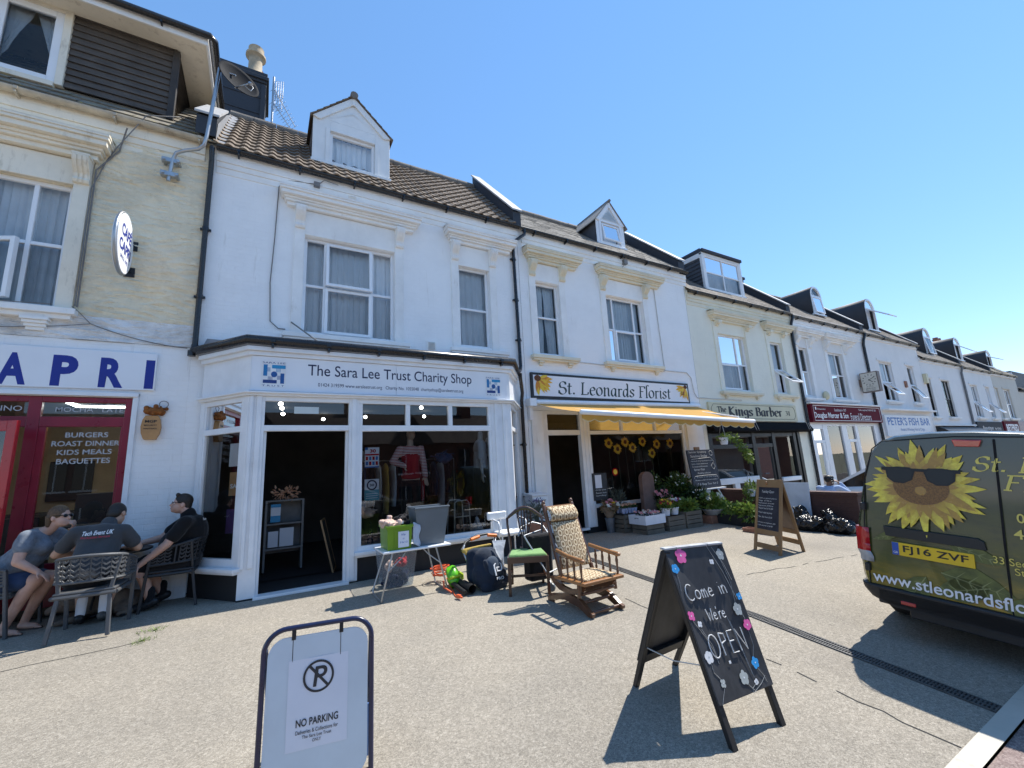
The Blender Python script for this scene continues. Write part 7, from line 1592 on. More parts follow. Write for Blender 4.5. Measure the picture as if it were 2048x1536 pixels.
# ---- café armchairs
mat('chair_grey', (.085, .088, .092), .5, .12, 10, .2, 120); mat('chair_dark', (.030, .031, .034), .5, .12, 10, .2, 120)
def armchair(label, loc, rz, m):
 r = thing('cafe_armchair', label, 'chair', loc, rz, 'plastic armchairs around the café table')
 path = []
 for i in range(41):
  a = -pi*.5+(i/40-.5)*2*pi*.78; x = .275*sin(a+pi*.5) if False else .275*cos(a); y = .26*sin(a)
  path.append(a)
 def pt(u):   # u 0..1 from left arm front round the back to right arm front
  s = (u-.5)*2
  if abs(s) > .55:
   t = (abs(s)-.55)/.45; return C_((math.copysign(.278+.012*t, s), -.10+.30*t))
  a = s/.55*pi/2; return C_((.278*sin(a), -.10-.185*cos(a)))
 def topz(u): s = abs(u-.5)*2; return .80-.13*s**1.6
 def botz(u): s = abs(u-.5)*2; return .545-.02*s
 def out(u): s = abs(u-.5)*2; return 1.0
 N = 44; b = MB()
 P3 = lambda u, z, k=1.: (pt(u)[0]*k, pt(u)[1]*k-.045*max(0, (z-.54)/.26)*(1-min(1, abs(u-.5)*2.2)), z)
 b.tube([P3(i/N, topz(i/N)) for i in range(N+1)], .017, 8); b.build('rim', m, r, smooth=50, local=True)
 b = MB(); b.tube([P3(i/N, botz(i/N)) for i in range(N+1)], .014, 8); b.build('lower_rim', m, r, smooth=50, local=True)
 b = MB(); cols = 19; rows = 5
 for i in range(cols):
  u0, u1 = (i+.06)/cols, (i+.94)/cols; um = (u0+u1)/2
  if i in (3, 15): b.bar(P3(um, botz(um)), P3(um, topz(um)), .03, .014); continue
  for j in range(rows):
   f = lambda u, k: P3(u, botz(u)+(topz(u)-botz(u))*k)
   k0 = (j+.55)/rows; k1 = (j+.02)/rows
   b.bar(f(u0, k0), f(um, k1), .012, .016); b.bar(f(um, k1), f(u1, k0), .012, .016)
  b.bar(P3(u0, botz(u0)), P3(u0, topz(u0)), .007, .010)
 b.build('backrest', m, r, local=True)
 b = MB(); b.box(-.245, .245, -.24, .235, .425, .452); b.build('seat', m, r, bev=.012, local=True)
 b = MB(); b.tube([(-.25, .23, .405), (.25, .23, .405)], .022, 8); b.tube([(-.25, -.23, .405), (.25, -.23, .405)], .022, 8); b.tube([(-.25, -.23, .405), (-.25, .23, .405)], .02, 8); b.tube([(.25, -.23, .405), (.25, .23, .405)], .02, 8); b.build('seat_rail', m, r, smooth=40, local=True)
 for sx_ in (-1, 1):
  b = MB(); b.bar((sx_*.265, .26, 0), (sx_*.285, .19, topz(1)), .036, .03); b.build('leg', m, r, bev=.006, local=True)
  b = MB(); b.bar((sx_*.235, -.29, 0), (sx_*.20, -.225, .42), .036, .03); b.bar((sx_*.20, -.225, .42), P3(.5+sx_*.20, topz(.5+sx_*.2)), .034, .026); b.build('leg', m, r, bev=.006, local=True)
 return r
armchair('grey plastic armchair with chevron openwork back, empty back turned to the camera', (-1.505, 6.57, 0), radians(-3), 'chair_grey')
armchair('dark plastic armchair under the man in the black polo', (-.91, 7.24, 0), radians(88), 'chair_dark')
armchair('grey plastic armchair under the woman in denim shorts', (-2.42, 7.16, 0), radians(-100), 'chair_grey')
tb = thing('cafe_table', 'round black café table with central leg between the seated people', 'table', (-1.52, 7.2, 0))
b = MB(); b.lathe([(.0, .70), (.36, .70), (.385, .712), (.385, .728), (.36, .735), (0, .735)], (-1.52, 7.2, 0), 40); b.build('tabletop', 'satin_black', tb, smooth=40)
b = MB(); b.lathe([(.03, .02), (.03, .70)], (-1.52, 7.2, 0), 16);
b.build('leg', 'satin_black', tb, smooth=40)
for k in range(4):
 a = pi/4+k*pi/2; b = MB(); b.bar((-1.52, 7.2, .045), (-1.52+.30*cos(a), 7.2+.30*sin(a), .018), .04, .03); b.build('foot', 'satin_black', tb, bev=.006)
# ================================================================== things standing on the forecourt
def chalk_mat(name, base):
 m, n, l, b, o = nmat(name); v = objco(n, l, (1, 1, .5)); f = noise(n, l, v, 6, 7, .7); g = noise(n, l, objco(n, l), 2.2, 5, .6)
 cc = ramp(n, l, f, [(.35, base), (.75, tuple(c*2.1+.012 for c in base))]); cc = mix(n, l, ramp(n, l, g, [(.5, (0, 0, 0)), (.75, (.5, .5, .5))]), cc, tuple(c*2.6+.02 for c in base)); l.new(cc, b.inputs['Base Color']); b.inputs['Roughness'].default_value = .6; return m
chalk_mat('chalkboard', (.018, .019, .021)); chalk_mat('chalkboard_navy', (.012, .013, .022))
mat('black_timber', (.012, .012, .013), .55, .2, 8, .3, 40, dirt=(9, .66, (.10, .09, .08)))
mat('chalk', (.70, .70, .68), .95, .1, 40, 0); mat('chalk_dim', (.30, .31, .31), .95, .2, 40, 0)
mat('paint_pink', (.78, .12, .36), .6, .1, 20, 0); mat('paint_blue', (.03, .33, .72), .6, .1, 20, 0); mat('paint_grey', (.40, .43, .41), .7, .1, 20, 0); mat('paint_white', (.74, .74, .73), .7, .1, 20, 0)
mat('blue_tube', (.010, .014, .055), .3, .15, 9, .15, 40, coat=.3, dirt=(30, .72, (.3, .3, .32))); mat('panel_blue_white', (.60, .67, .72), .35, .05, 3, .05, 20, dirt=(12, .7, (.4, .42, .42))); mat('paper', (.70, .72, .78), .6, .03, 3, .1, 12); mat('ink_dark', (.03, .03, .032), .6, 0, 5, 0); mat('blue_plate', (.10, .22, .52), .5, .1)
wood_mat('pale_wood', (.22, .125, .055), (.33, .20, .095), (1, 1, 1), .55); wood_mat('mahogany', (.035, .014, .008), (.085, .035, .018), (1, 1, .5), .3, .4); wood_mat('crate_wood', (.085, .068, .05), (.19, .155, .115), (.4, 1, 9), .85); wood_mat('walnut', (.06, .024, .012), (.16, .070, .032), (1, 1, .5), .28, .4); wood_mat('honey_wood', (.22, .09, .03), (.36, .17, .06), (.6, 6, 6), .35, .3)
# ---- blue framed no-parking sign
A_, t_ = radians(-9.7), radians(4)
def signM(cx, cy, cz, yaw, tilt):
 d = Vector((cos(yaw), sin(yaw), 0)); n_ = Vector((-sin(yaw), cos(yaw), 0)); up = Vector((0, 0, cos(tilt)))+n_*sin(tilt); nn = d.cross(up)
 return Matrix(((d.x, up.x, nn.x, cx), (d.y, up.y, nn.y, cy), (d.z, up.z, nn.z, cz), (0, 0, 0, 1)))
MNP = signM(.323, 2.80, .288, A_, t_)
s = thing('no_parking_sign', 'blue tube-framed A-frame sign with a no parking paper notice on its pale panel', 'pavement sign', M=MNP)
def rr(x0, x1, y0, y1, r, n=8, z=0):
 out = []
 for cx, cy, a in ((x1-r, y1-r, 0), (x0+r, y1-r, 90), (x0+r, y0+r, 180), (x1-r, y0+r, 270)): out += [(cx+r*cos(radians(a+90*i/n)), cy+r*sin(radians(a+90*i/n)), z) for i in range(n+1)]
 return out
gb = gz(.3, 2.75)-.288
b = MB(); arcp = [(-.272, gb+.01, 0), (-.272, .25, 0)]+[(-.165-.107*cos(pi/2*i/8), .262+.107*sin(pi/2*i/8), 0) for i in range(9)]+[(.165+.107*sin(pi/2*i/8), .262+.107*cos(pi/2*i/8), 0) for i in range(9)]+[(.272, .25, 0), (.272, gb+.01, 0)]
b.tube(arcp, .0135, 12); b.tube([(-.272, gb+.08, 0), (.272, gb+.08, 0)], .010, 8); b.build('frame', 'blue_tube', s, smooth=50, local=True)
b = MB(); o_ = rr(-.252, .252, -.385, .325, .085); b.add([(x, y, .006) for x, y, z in o_]+[(x, y, -.006) for x, y, z in o_], [tuple(range(len(o_))), tuple(range(2*len(o_)-1, len(o_)-1, -1))]+[(i, (i+1) % len(o_), len(o_)+(i+1) % len(o_), len(o_)+i) for i in range(len(o_))]); b.build('panel', 'panel_blue_white', s, local=True)
b = MB()
for x in (-.13, .11): b.box(x-.010, x+.010, .31, .362, -.009, .009); b.box(x-.004, x-.001, .20, .32, .0062, .0072)
b.build('bracket', 'satin_black', s, local=True)
b = MB(); b.grid(lambda u, v: ((u-.5)*.297, (v-.5)*.42-.0, .0075+.0022*sin(pi*u)*sin(pi*v)+.001*sin(9*u+3*v)), 12, 14); o = b.build('notice', 'paper', s, smooth=60, local=True)
t = MB(); I4 = Matrix.Translation((0, 0, .0115))
text(t, 'NO PARKING', I4 @ Matrix.Translation((0, -.105, 0)), .205, .036, offset=.02); text(t, 'Deliveries & Collections for', I4 @ Matrix.Translation((0, -.138, 0)), .205, .018, offset=.006); text(t, 'The Sara Lee Trust', I4 @ Matrix.Translation((0, -.160, 0)), .142, .015, offset=.006); text(t, 'ONLY', I4 @ Matrix.Translation((0, -.182, 0)), .042, .014, offset=.006)
text(t, 'P', I4 @ Matrix.Translation((.004, .068, 0)), .062, .096, offset=.012, shear=.12)
t.add([I4 @ Vector((p[0], p[1], .0003)) for p in ((-.052, .168), (-.042, .176), (.056, .066), (.046, .058))], [(0, 1, 2, 3)])
n = 40
t.add([I4 @ Vector((r_*cos(2*pi*i/n), .117+r_*sin(2*pi*i/n), .0002)) for r_ in (.077, .066) for i in range(n)], [(i, (i+1) % n, n+(i+1) % n, n+i) for i in range(n)])
t.build('notice_print', 'ink_dark', o, local=True)
b = MB(); bk = [(-.272, gb+.02, -.46), (-.272, .25, -.02)]; b.tube([(-.272, gb+.02, -.48), (-.27, .27, -.04)], .013, 10); b.tube([(.272, gb+.02, -.48), (.27, .27, -.04)], .013, 10); b.tube([(-.272, gb+.10, -.44), (.272, gb+.10, -.44)], .010, 8); b.build('rear_frame', 'blue_tube', s, smooth=50, local=True)
b = MB(); b.add([(-.25, .26, -.05), (.25, .26, -.05), (.25, -.36, -.42), (-.25, -.36, -.42)], [(0, 1, 2, 3)]); b.build('rear_panel', 'panel_blue_white', s, local=True, solid=.008)
b = MB(); b.add([(.20, -.10, -.09), (.268, -.10, -.09), (.268, -.40, -.20), (.215, -.40, -.20)], [(0, 1, 2, 3)]); b.build('side_plate', 'blue_plate', s, local=True, solid=.006)
# ---- black chalk A-board
s = thing('chalk_a_board', 'black A-board chalked Come in We are OPEN among pink, blue and white painted flowers', 'A-board', (2.73, 2.3, -.2))
TL, TR = Vector((2.475, 2.262, .832)), Vector((2.975, 2.165, .822)); FL, FR = Vector((2.455, 1.885, -.238)), Vector((2.965, 1.865, -.238)); BL, BR = Vector((2.465, 2.70, -.168)), Vector((3.00, 2.76, -.165))
def pan(a, c, d, e): # a TL, c TR, d BL, e BR -> bilinear, with normal
 n_ = (c-a).cross(a-d).normalized()
 return (lambda u, v, o=0: (a*(1-u)+c*u)*(1-v)+(d*(1-u)+e*u)*v+n_*o), n_
Pf, nf = pan(TL, TR, FL, FR)
if nf.y > 0: nf = -nf; Pf_ = Pf; Pf = lambda u, v, o=0: Pf_(u, v, -o)
def slab(P, u0, u1, v0, v1, o0, o1):
 b = MB(); b.add([P(u, v, o) for o in (o0, o1) for (u, v) in ((u0, v0), (u1, v0), (u1, v1), (u0, v1))], [(0, 1, 2, 3), (4, 5, 6, 7), (0, 1, 5, 4), (1, 2, 6, 5), (2, 3, 7, 6), (3, 0, 4, 7)]); return b
slab(Pf, .0, 1.0, .0, .80, -.004, .010).build('front_panel', 'chalkboard', s, bev=.004)
for u0, u1 in ((.0, .085), (.915, 1.0)): slab(Pf, u0, u1, 0, 1, -.045, -.006).build('leg', 'black_timber', s, bev=.004)
Pb_, nb = pan(TL+Vector((0, .02, 0)), TR+Vector((0, .02, 0)), BL, BR); sgn = 1 if nb.y > 0 else -1
Pb = lambda u, v, o=0: Pb_(u, v, sgn*o)
slab(Pb, .0, 1.0, .02, .82, -.004, .008).build('rear_panel', 'chalkboard', s, bev=.004)
for u0, u1 in ((.0, .085), (.915, 1.0)): slab(Pb, u0, u1, 0, 1, -.045, -.006).build('leg', 'black_timber', s, bev=.004)
slab(Pb, .09, .91, .76, .82, -.04, -.008).build('crossbar', 'black_timber', s, bev=.004)
mat('hinge_grey', (.42, .43, .44), .6, .15, 12, .2, 40)
b = MB(); ax = (TR-TL).normalized()
b.T = None
for u0, u1 in ((.0, .19), (.2, .72), (.74, 1.0)):
 p, q_ = TL+(TR-TL)*u0+Vector((0, .01, .004)), TL+(TR-TL)*u1+Vector((0, .01, .004)); b.bar(p, q_, .055, .014)
b.build('hinge_strip', 'hinge_grey', s, bev=.003)
b = MB(); b.tube([Pf(.05, .62, -.03), Pf(.05, .62, -.03)*.5+Pb(.05, .70, -.03)*.5+Vector((0, 0, -.03)), Pb(.05, .70, -.03)], .004, 5); b.build('cord', 'white_cable', s)
PV = .80
Wd, Hd = (TR-TL).length, ((TL-FL).length)*PV
xax = (TR-TL).normalized();
def Mf(u, v, o=.0125):
 o0 = Pf(u, v*PV, o); x_ = (Pf(u+.01, v*PV)-Pf(u-.01, v*PV)).normalized(); y_ = (Pf(u, v*PV-.01)-Pf(u, v*PV+.01)).normalized(); z_ = x_.cross(y_)
 return Matrix(((x_.x, y_.x, z_.x, o0.x), (x_.y, y_.y, z_.y, o0.y), (x_.z, y_.z, z_.z, o0.z), (0, 0, 0, 1)))
# hand lettering as single chalk strokes
HW = {'C': [arc_(.33, .4, .30, .42, 50, 310, 12)], 'o': [arc_(.22, .22, .18, .22, 90, 450, 12)], 'm': [[(.05, .42), (.07, 0)], [(.07, .3), (.17, .44), (.24, .3), (.25, 0)], [(.25, .3), (.36, .44), (.43, .3), (.45, 0)]], 'e': [[(.05, .22), (.36, .26), (.33, .40), (.2, .45), (.06, .3), (.07, .1), (.2, .0), (.38, .06)]], 'i': [[(.1, .42), (.12, 0)], [(.09, .62), (.1, .64)]], 'n': [[(.06, .43), (.08, 0)], [(.08, .3), (.2, .45), (.33, .36), (.36, 0)]], 'W': [[(.02, .75), (.17, .0), (.32, .5), (.48, .0), (.6, .75)]], "'": [[(.06, .8), (.03, .65)]], 'r': [[(.06, .43), (.08, 0)], [(.08, .28), (.18, .43), (.3, .42)]], 'O': [arc_(.3, .4, .27, .42, 90, 455, 16)], 'P': [[(.08, .8), (.1, 0)], [(.08, .8), (.36, .74), (.38, .5), (.1, .42)]], 'E': [[(.42, .8), (.1, .8), (.1, 0), (.44, .0)], [(.1, .42), (.36, .42)]], 'N': [[(.08, 0), (.08, .8), (.48, .0), (.48, .8)]], ' ': []}
HA = {'C': .66, 'o': .5, 'm': .56, 'e': .48, 'i': .24, 'n': .46, 'W': .68, "'": .14, 'r': .36, 'O': .68, 'P': .5, 'E': .54, 'N': .6, ' ': .42}
def hand_text(mb, s_, M, w_, h_, r):
 adv = sum(HA[c] for c in s_); k = w_/adv; kv = h_/.8; x = 0
 for ch in s_:
  for st in HW[ch]: mb.tube([M @ Vector(((x+p[0])*k, p[1]*kv, .0005)) for p in st], r, 5)
  x += HA[ch]
t = MB(); hand_text(t, 'Come in', Mf(.09, .37) @ Matrix.Rotation(radians(1), 4, 'Z'), .70*Wd, .095, .0034); hand_text(t, "We're", Mf(.30, .52), .32*Wd, .075, .003); hand_text(t, 'OPEN', Mf(.155, .745), .66*Wd, .125, .0038); t.build('chalk_lettering', 'chalk', s)
def flower(mb, M, r, mi, seed):
 rnd = random.Random(seed); a0 = rnd.uniform(0, 6); e = rnd.uniform(.75, 1.2)
 for k in range(4 if r < .03 else 5):
  a = a0+k*2*pi/(4 if r < .03 else 5); disc(mb, M @ Matrix.Translation((cos(a)*r*.55, sin(a)*r*.6*e, 0)), r*.5, mi, 12, .0006+k*.0001, rnd.uniform(.85, 1.1), rnd.uniform(.9, 1.25))
 disc(mb, M, r*.16, 3 if mi != 3 else 2, 8, .0016)
t = MB()
for i, (u, v, r, mi) in enumerate(((.222, .057, .046, 0), (.06, .145, .030, 1), (.695, .129, .02, 3), (.886, .084, .033, 2), (.955, .402, .024, 1), (.844, .484, .038, 2), (.05, .466, .028, 0), (.139, .526, .019, 3), (.915, .599, .034, 0), (.097, .728, .034, 3), (.814, .839, .032, 1), (.538, .9, .036, 2), (.716, .947, .018, 3), (.172, .891, .021, 2), (.40, .79, .010, 3))): flower(t, Mf(u, v), r, mi, i+40)
t.build('painted_flowers', ['paint_pink', 'paint_blue', 'paint_grey', 'paint_white'], s)
t = MB(); rnd = random.Random(5)
for (p, q_) in (((.06, .17), (.03, .30)), ((.7, .0), (.9, .42)), ((.78, .02), (.93, .28)), ((.86, .12), (.84, .46)), ((.05, .5), (.22, .72)), ((.14, .56), (.22, .78)), ((.1, .76), (.18, .88)), ((.17, .92), (.05, 1.0)), ((.9, .64), (.8, .82)), ((.83, .88), (.9, .97)), ((.62, 1.0), (.9, .93)), ((.72, .95), (.6, 1.0)), ((.55, .93), (.66, 1.0)), ((.92, .45), (.92, .58)), ((.62, .52), (.70, .9)), ((.64, .55), (.71, .92))):
 m_ = ((p[0]+q_[0])/2+rnd.uniform(-.05, .05), (p[1]+q_[1])/2); t.tube([Pf(p[0], p[1]*PV, .012), Pf(m_[0], m_[1]*PV, .012), Pf(q_[0], q_[1]*PV, .012)], .0016, 4)
t.build('chalk_stems', 'chalk_dim', s)
# ---- wooden A-board with price list
s = thing('wooden_a_board', 'pale wooden A-board with a dark chalkboard price list on the florist forecourt', 'A-board', (7.4, 4.35, gz(7.4, 4.35)))
TL, TR = Vector((7.50, 4.585, 1.03)), Vector((7.34, 4.07, 1.03)); FL, FR = Vector((7.16, 4.62, gz(7.1, 4.62))), Vector((7.01, 4.09, gz(7, 4.09))); BL, BR = Vector((7.78, 4.56, gz(7.7, 4.6))), Vector((7.58, 4.02, gz(7.5, 4.03)))
P1_, n1 = pan(TL, TR, FL, FR); sg1 = 1 if n1.x < 0 else -1; P1 = lambda u, v, o=0: P1_(u, v, sg1*o)
for u0, u1 in ((.0, .10), (.90, 1.0)): slab(P1, u0, u1, 0, 1, -.022, .0).build('leg', 'pale_wood', s, bev=.003)
slab(P1, .10, .90, .0, .11, -.020, -.001).build('top_rail', 'pale_wood', s, bev=.003); slab(P1, .10, .90, .70, .765, -.020, -.001).build('bottom_rail', 'pale_wood', s, bev=.003); slab(P1, .10, .90, .885, .955, -.020, -.001).build('foot_rail', 'pale_wood', s, bev=.003)
o = slab(P1, .10, .90, .11, .70, -.014, -.006).build('chalkboard', 'chalkboard_navy', s)
def M1(u, v):
 o0 = P1(u, v, -.005); x_ = (P1(u+.01, v)-P1(u-.01, v)).normalized(); y_ = (P1(u, v-.01)-P1(u, v+.01)).normalized(); z_ = x_.cross(y_)
 return Matrix(((x_.x, y_.x, z_.x, o0.x), (x_.y, y_.y, z_.y, o0.y), (x_.z, y_.z, z_.z, o0.z), (0, 0, 0, 1)))
t = MB(); text(t, 'Tuesday Open', M1(.45, .20), .26, .055, shear=.2);
for i, (v, x1, tx) in enumerate(((.27, .42, 'Gift wrapped plants'), (.305, .30, 'bags  £2.00 ea'), (.34, .36, 'bouquets £10.00'), (.375, .34, 'Jug posies £4.95 ea'), (.41, .34, 'hand tied £15.00'), (.47, .32, 'Fresh table baskets'), (.53, .32, 'Sun. lilies from £5.00'), (.61, .40, 'Flower arrangement £20'), (.65, .34, 'Gift planter £18.00'))): text(t, tx, M1(.14, v+.01), x1*.85, .026, align='L', shear=.2); t.tube([M1(.115, v) @ Vector((0, .006, .001)), M1(.125, v) @ Vector((0, .006, .001))], .004, 4)
t.build('chalk_lettering', 'chalk', o)
b = MB(); b.ell(P1(.42, .055, .004), (.02, .02, .03)); b.build('knob', 'honey_wood', s, smooth=60)
P2_, n2 = pan(TL+Vector((.02, 0, 0)), TR+Vector((.02, 0, 0)), BL, BR); sg2 = 1 if n2.x > 0 else -1; P2 = lambda u, v, o=0: P2_(u, v, sg2*o)
for u0, u1 in ((.0, .10), (.90, 1.0)): slab(P2, u0, u1, 0, 1, -.022, .0).build('leg', 'pale_wood', s, bev=.003)
slab(P2, .10, .90, .02, .70, -.014, -.006).build('rear_board', 'walnut', s); slab(P2, .10, .90, .70, .765, -.020, -.001).build('rear_rail', 'pale_wood', s, bev=.003); slab(P2, .10, .90, .84, .91, -.020, -.001).build('rear_rail', 'pale_wood', s, bev=.003)
# ---- folding table with its goods
s = thing('folding_table', 'small white folding table with bent grey metal legs', 'table', (1.75, 5.83, gz(1.7, 5.8)))
b = MB(); b.box(1.33, 2.21, 5.60, 6.10, .500, .528); b.build('tabletop', 'white_gloss', s, bev=.010)
for xt, xb in ((1.46, 1.31), (2.02, 2.135)):
 b = MB(); zf = gz(xb, 5.56)+.012; b.tube([(xt, 5.66, .50), (xb, 5.585, zf+.03), (xb, 5.60, zf), (xb, 6.03, zf+.015), (xb, 6.05, zf+.05), (xt, 6.02, .50)], .0105, 10); b.build('leg', 'galv', s, smooth=50)
 b = MB(); b.tube([(xt+(xb-xt)*.42, 5.62, .30), (xt+(1.74-xt)*.4, 5.64, .43), (xt+(1.74-xt)*.6, 5.66, .495)], .007, 8); b.build('brace', 'galv', s, smooth=50)
def tub(mb, x0, x1, y0, y1, z0, z1, tp, th=.012, mi=0):
 """open tapered tub with wall thickness"""
 o1 = [(x0+tp, y0+tp), (x1-tp, y0+tp), (x1-tp, y1-tp), (x0+tp, y1-tp)]; o2 = [(x0, y0), (x1, y0), (x1, y1), (x0, y1)]
 i2 = [(x0+th, y0+th), (x1-th, y0+th), (x1-th, y1-th), (x0+th, y1-th)]; i1 = [(a[0]+(th if k in (0, 3) else -th), a[1]+(th if k in (0, 1) else -th)) for k, a in enumerate(o1)]
 v = [(*p, z0) for p in o1]+[(*p, z1) for p in o2]+[(*p, z1) for p in i2]+[(*p, z0+th) for p in i1]
 mb.add(v, [(3, 2, 1, 0), (12, 13, 14, 15)]+[(k*4+i, k*4+(i+1) % 4, k*4+4+(i+1) % 4, k*4+4+i) for k in range(3) for i in range(4)], mi)
mat('crate_green', (.16, .30, .012), .35, .08, 5, .05, 40); mat('bin_grey', (.125, .15, .17), .4, .06, 5, .08, 50)
g_ = thing('green_crate', 'lime green plastic crate of clothes with a price paper on the folding table', 'crate', (1.54, 5.82, .528))
b = MB(); tub(b, 1.385, 1.70, 5.63, 6.02, .529, .815, .012); b.box(1.372, 1.713, 5.617, 5.632, .785, .82); b.box(1.372, 1.713, 6.018, 6.033, .785, .82); b.box(1.372, 1.387, 5.632, 6.018, .785, .82); b.box(1.698, 1.713, 5.632, 6.018, .785, .82); b.box(1.47, 1.478, 5.628, 5.642, .53, .785); b.box(1.660, 1.668, 5.628, 5.642, .53, .785); b.build('tub', 'crate_green', g_, bev=.006)
b = MB(); b.box(1.52, 1.655, 5.6235, 5.626, .555, .745); o = b.build('price_paper', 'paper', g_); t = MB(); text(t, '50p', onwall(1.585, .69, 5.622), .055, .028, offset=.01); text(t, 'or', onwall(1.588, .65, 5.622), .025, .014); text(t, '3 for £1', onwall(1.588, .605, 5.622), .095, .022, offset=.01); t.build('price_lettering', 'ink_blue', o)
def heap(name, label, cat, c, r, n, m, seed, thing_=None, amp=.5):
 rnd = random.Random(seed); P = Prims()
 for i in range(n):
  a = rnd.uniform(0, 2*pi); d_ = rnd.random()**.5; p = Vector(c)+Vector((cos(a)*r[0]*d_, sin(a)*r[1]*d_, rnd.uniform(0, r[2])*(1-.6*d_))); q_ = p+Vector((rnd.uniform(-1, 1)*r[0]*.5, rnd.uniform(-1, 1)*r[1]*.5, rnd.uniform(-.5, .3)*r[2]*.6)); w_ = min(r)*rnd.uniform(.16, .34); P.cap(p, q_, w_, w_*.7)
 P.ell(Vector(c)+Vector((0, 0, r[2]*.1)), (r[0]*.8, r[1]*.8, r[2]*.5)); o = remesh(name, P, m, None, .009, 0, 1, crumple=.022); setloc(o, c); return top(o, label, cat)
cloth_mat('cloth_pink', (.62, .44, .36), .2); cloth_mat('cloth_black', (.012, .011, .013), .3); cloth_mat('cloth_paleblue', (.47, .53, .62), .12); cloth_mat('cloth_red', (.42, .02, .03), .2); cloth_mat('cloth_ochre', (.5, .34, .08), .2); cloth_mat('cloth_navy', (.012, .018, .045), .3, 200, 0, 7)
heap('folded_blouse', 'pink and cream blouse heaped over the rim of the green crate', 'clothes', (1.46, 5.80, .81), (.13, .16, .12), 16, 'cloth_pink', 3)
heap('black_garment', 'crumpled black garment on top of the green crate beside the pink blouse', 'clothes', (1.61, 5.82, .82), (.10, .15, .16), 18, 'cloth_black', 9)
b = MB(); b.box(1.555, 1.595, 5.655, 5.66, .835, .87); o = b.build('price_tag', 'paper', None); setloc(o, (1.575, 5.66, .835)); top(o, 'small white price tag on the black garment in the green crate', 'tag')
b = MB(); b.grid(lambda u, v: (1.715+.085*u+.012*sin(9*v)*u, 5.63+.05*sin(5*u+2*v)*.3+.02*u, .82-.27*v+.02*cos(3*u)), 8, 14); o = b.build('hanging_shirt', 'cloth_paleblue', None, smooth=80, solid=.006); setloc(o, (1.75, 5.63, .535)); top(o, 'pale blue shirt hanging between the green crate and grey bin', 'clothes')
g_ = thing('grey_bin', 'tall empty grey plastic bin standing on the folding table', 'bin', (1.99, 5.82, .528))
b = MB(); tub(b, 1.745, 2.20, 5.63, 5.98, .529, .995, .055, .008); b.build('body', 'bin_grey', g_, bev=.010); b = MB(); b.tube([(x, y, 1.0) for x, y in ((1.74, 5.625), (2.205, 5.625), (2.205, 5.985), (1.74, 5.985))], .012, 8, closed=True); b.tube([(1.90+.07*cos(a*pi/10)+.04, 5.652+.0*a, .82+.07*sin(a*pi/10)) for a in range(11)], .004, 5); b.build('rim', 'bin_grey', g_, smooth=40)
m_, n_, l_, b_, o__ = nmat('clear_plastic'); n_.remove(b_); tr = n_.new("ShaderNodeBsdfTransparent"); tr.inputs[0].default_value = (.86, .89, .92, 1); gl2 = n_.new("ShaderNodeBsdfPrincipled"); gl2.inputs['Base Color'].default_value = (.7, .74, .78, 1); gl2.inputs['Roughness'].default_value = .25; mx = n_.new("ShaderNodeMixShader"); mx.inputs[0].default_value = .10; l_.new(tr.outputs[0], mx.inputs[1]); l_.new(gl2.outputs[0], mx.inputs[2]); l_.new(mx.outputs[0], o__.inputs[0])
g_ = thing('clear_box', 'clear plastic storage box of clothes under the folding table', 'storage box', (1.69, 6.3, 0))
b = MB(); tub(b, 1.42, 1.90, 6.06, 6.46, -.015, .455, .05, .006); b.build('tub', 'clear_plastic', g_, bev=.008); b = MB(); b.tube([(x, y, .46) for x, y in ((1.41, 6.05), (1.91, 6.05), (1.91, 6.47), (1.41, 6.47))], .014, 8, closed=True); b.build('rim', 'upvc', g_, smooth=40)
heap('dark_clothes', 'dark navy clothes filling the lower half of the clear box', 'clothes', (1.66, 6.26, .03), (.16, .13, .20), 26, 'cloth_navy', 4)
heap('red_garment', 'bright red garment near the top of the clear box', 'clothes', (1.72, 6.22, .25), (.10, .07, .12), 14, 'cloth_red', 6)
heap('white_garment', 'pale peach garment squashed inside the clear box', 'clothes', (1.55, 6.22, .22), (.06, .07, .16), 12, 'cloth_pink', 7)
# ---- orange flex, leaf blower, navy machine
mat('cord_orange', (.78, .13, .04), .5, .08); mat('blower_green', (.11, .46, .012), .35, .12, 10, .1, 40); mat('lime', (.45, .62, .03), .4, .1)
b = MB(); rnd = random.Random(12)
for k in range(9):
 R_ = rnd.uniform(.07, .13); ph = rnd.uniform(0, 6); tx, ty = rnd.uniform(-.5, .5), rnd.uniform(-.3, .6); b.tube([(2.20+R_*cos(a), 6.02+R_*sin(a)*.9, .06+gz(2.2, 6)+.05*k*.3+R_*(.35*sin(a+ph)*tx+.45*ty*sin(a))+.03) for a in [2*pi*i/26 for i in range(27)]], .0065, 6)
b.tube([(2.27, 5.95, .02), (2.22, 5.7, -.03), (2.18, 5.5, -.035), (2.14, 5.35, -.045), (2.13, 5.26, -.05)], .007, 6)
o = b.build('extension_cord', 'cord_orange', None, smooth=60); setloc(o, (2.2, 6.0, -.02)); top(o, 'tangled coil of bright orange extension cord on the ground', 'cord')
b = MB(); b.bar((2.125, 5.24, -.03), (2.14, 5.17, -.025), .035, .04); b.cyl((2.14, 5.17, -.025), (2.145, 5.13, -.03), .012, .012); o = b.build('plug', 'cord_orange', None, bev=.006); setloc(o, (2.13, 5.2, -.05)); top(o, 'orange plug lying on the ground in front of the leaf blower', 'plug')
g_ = thing('leaf_blower', 'lime green leaf blower lying on the ground with two black tubes', 'leaf blower', (2.28, 5.5, gz(2.2, 5.5)))
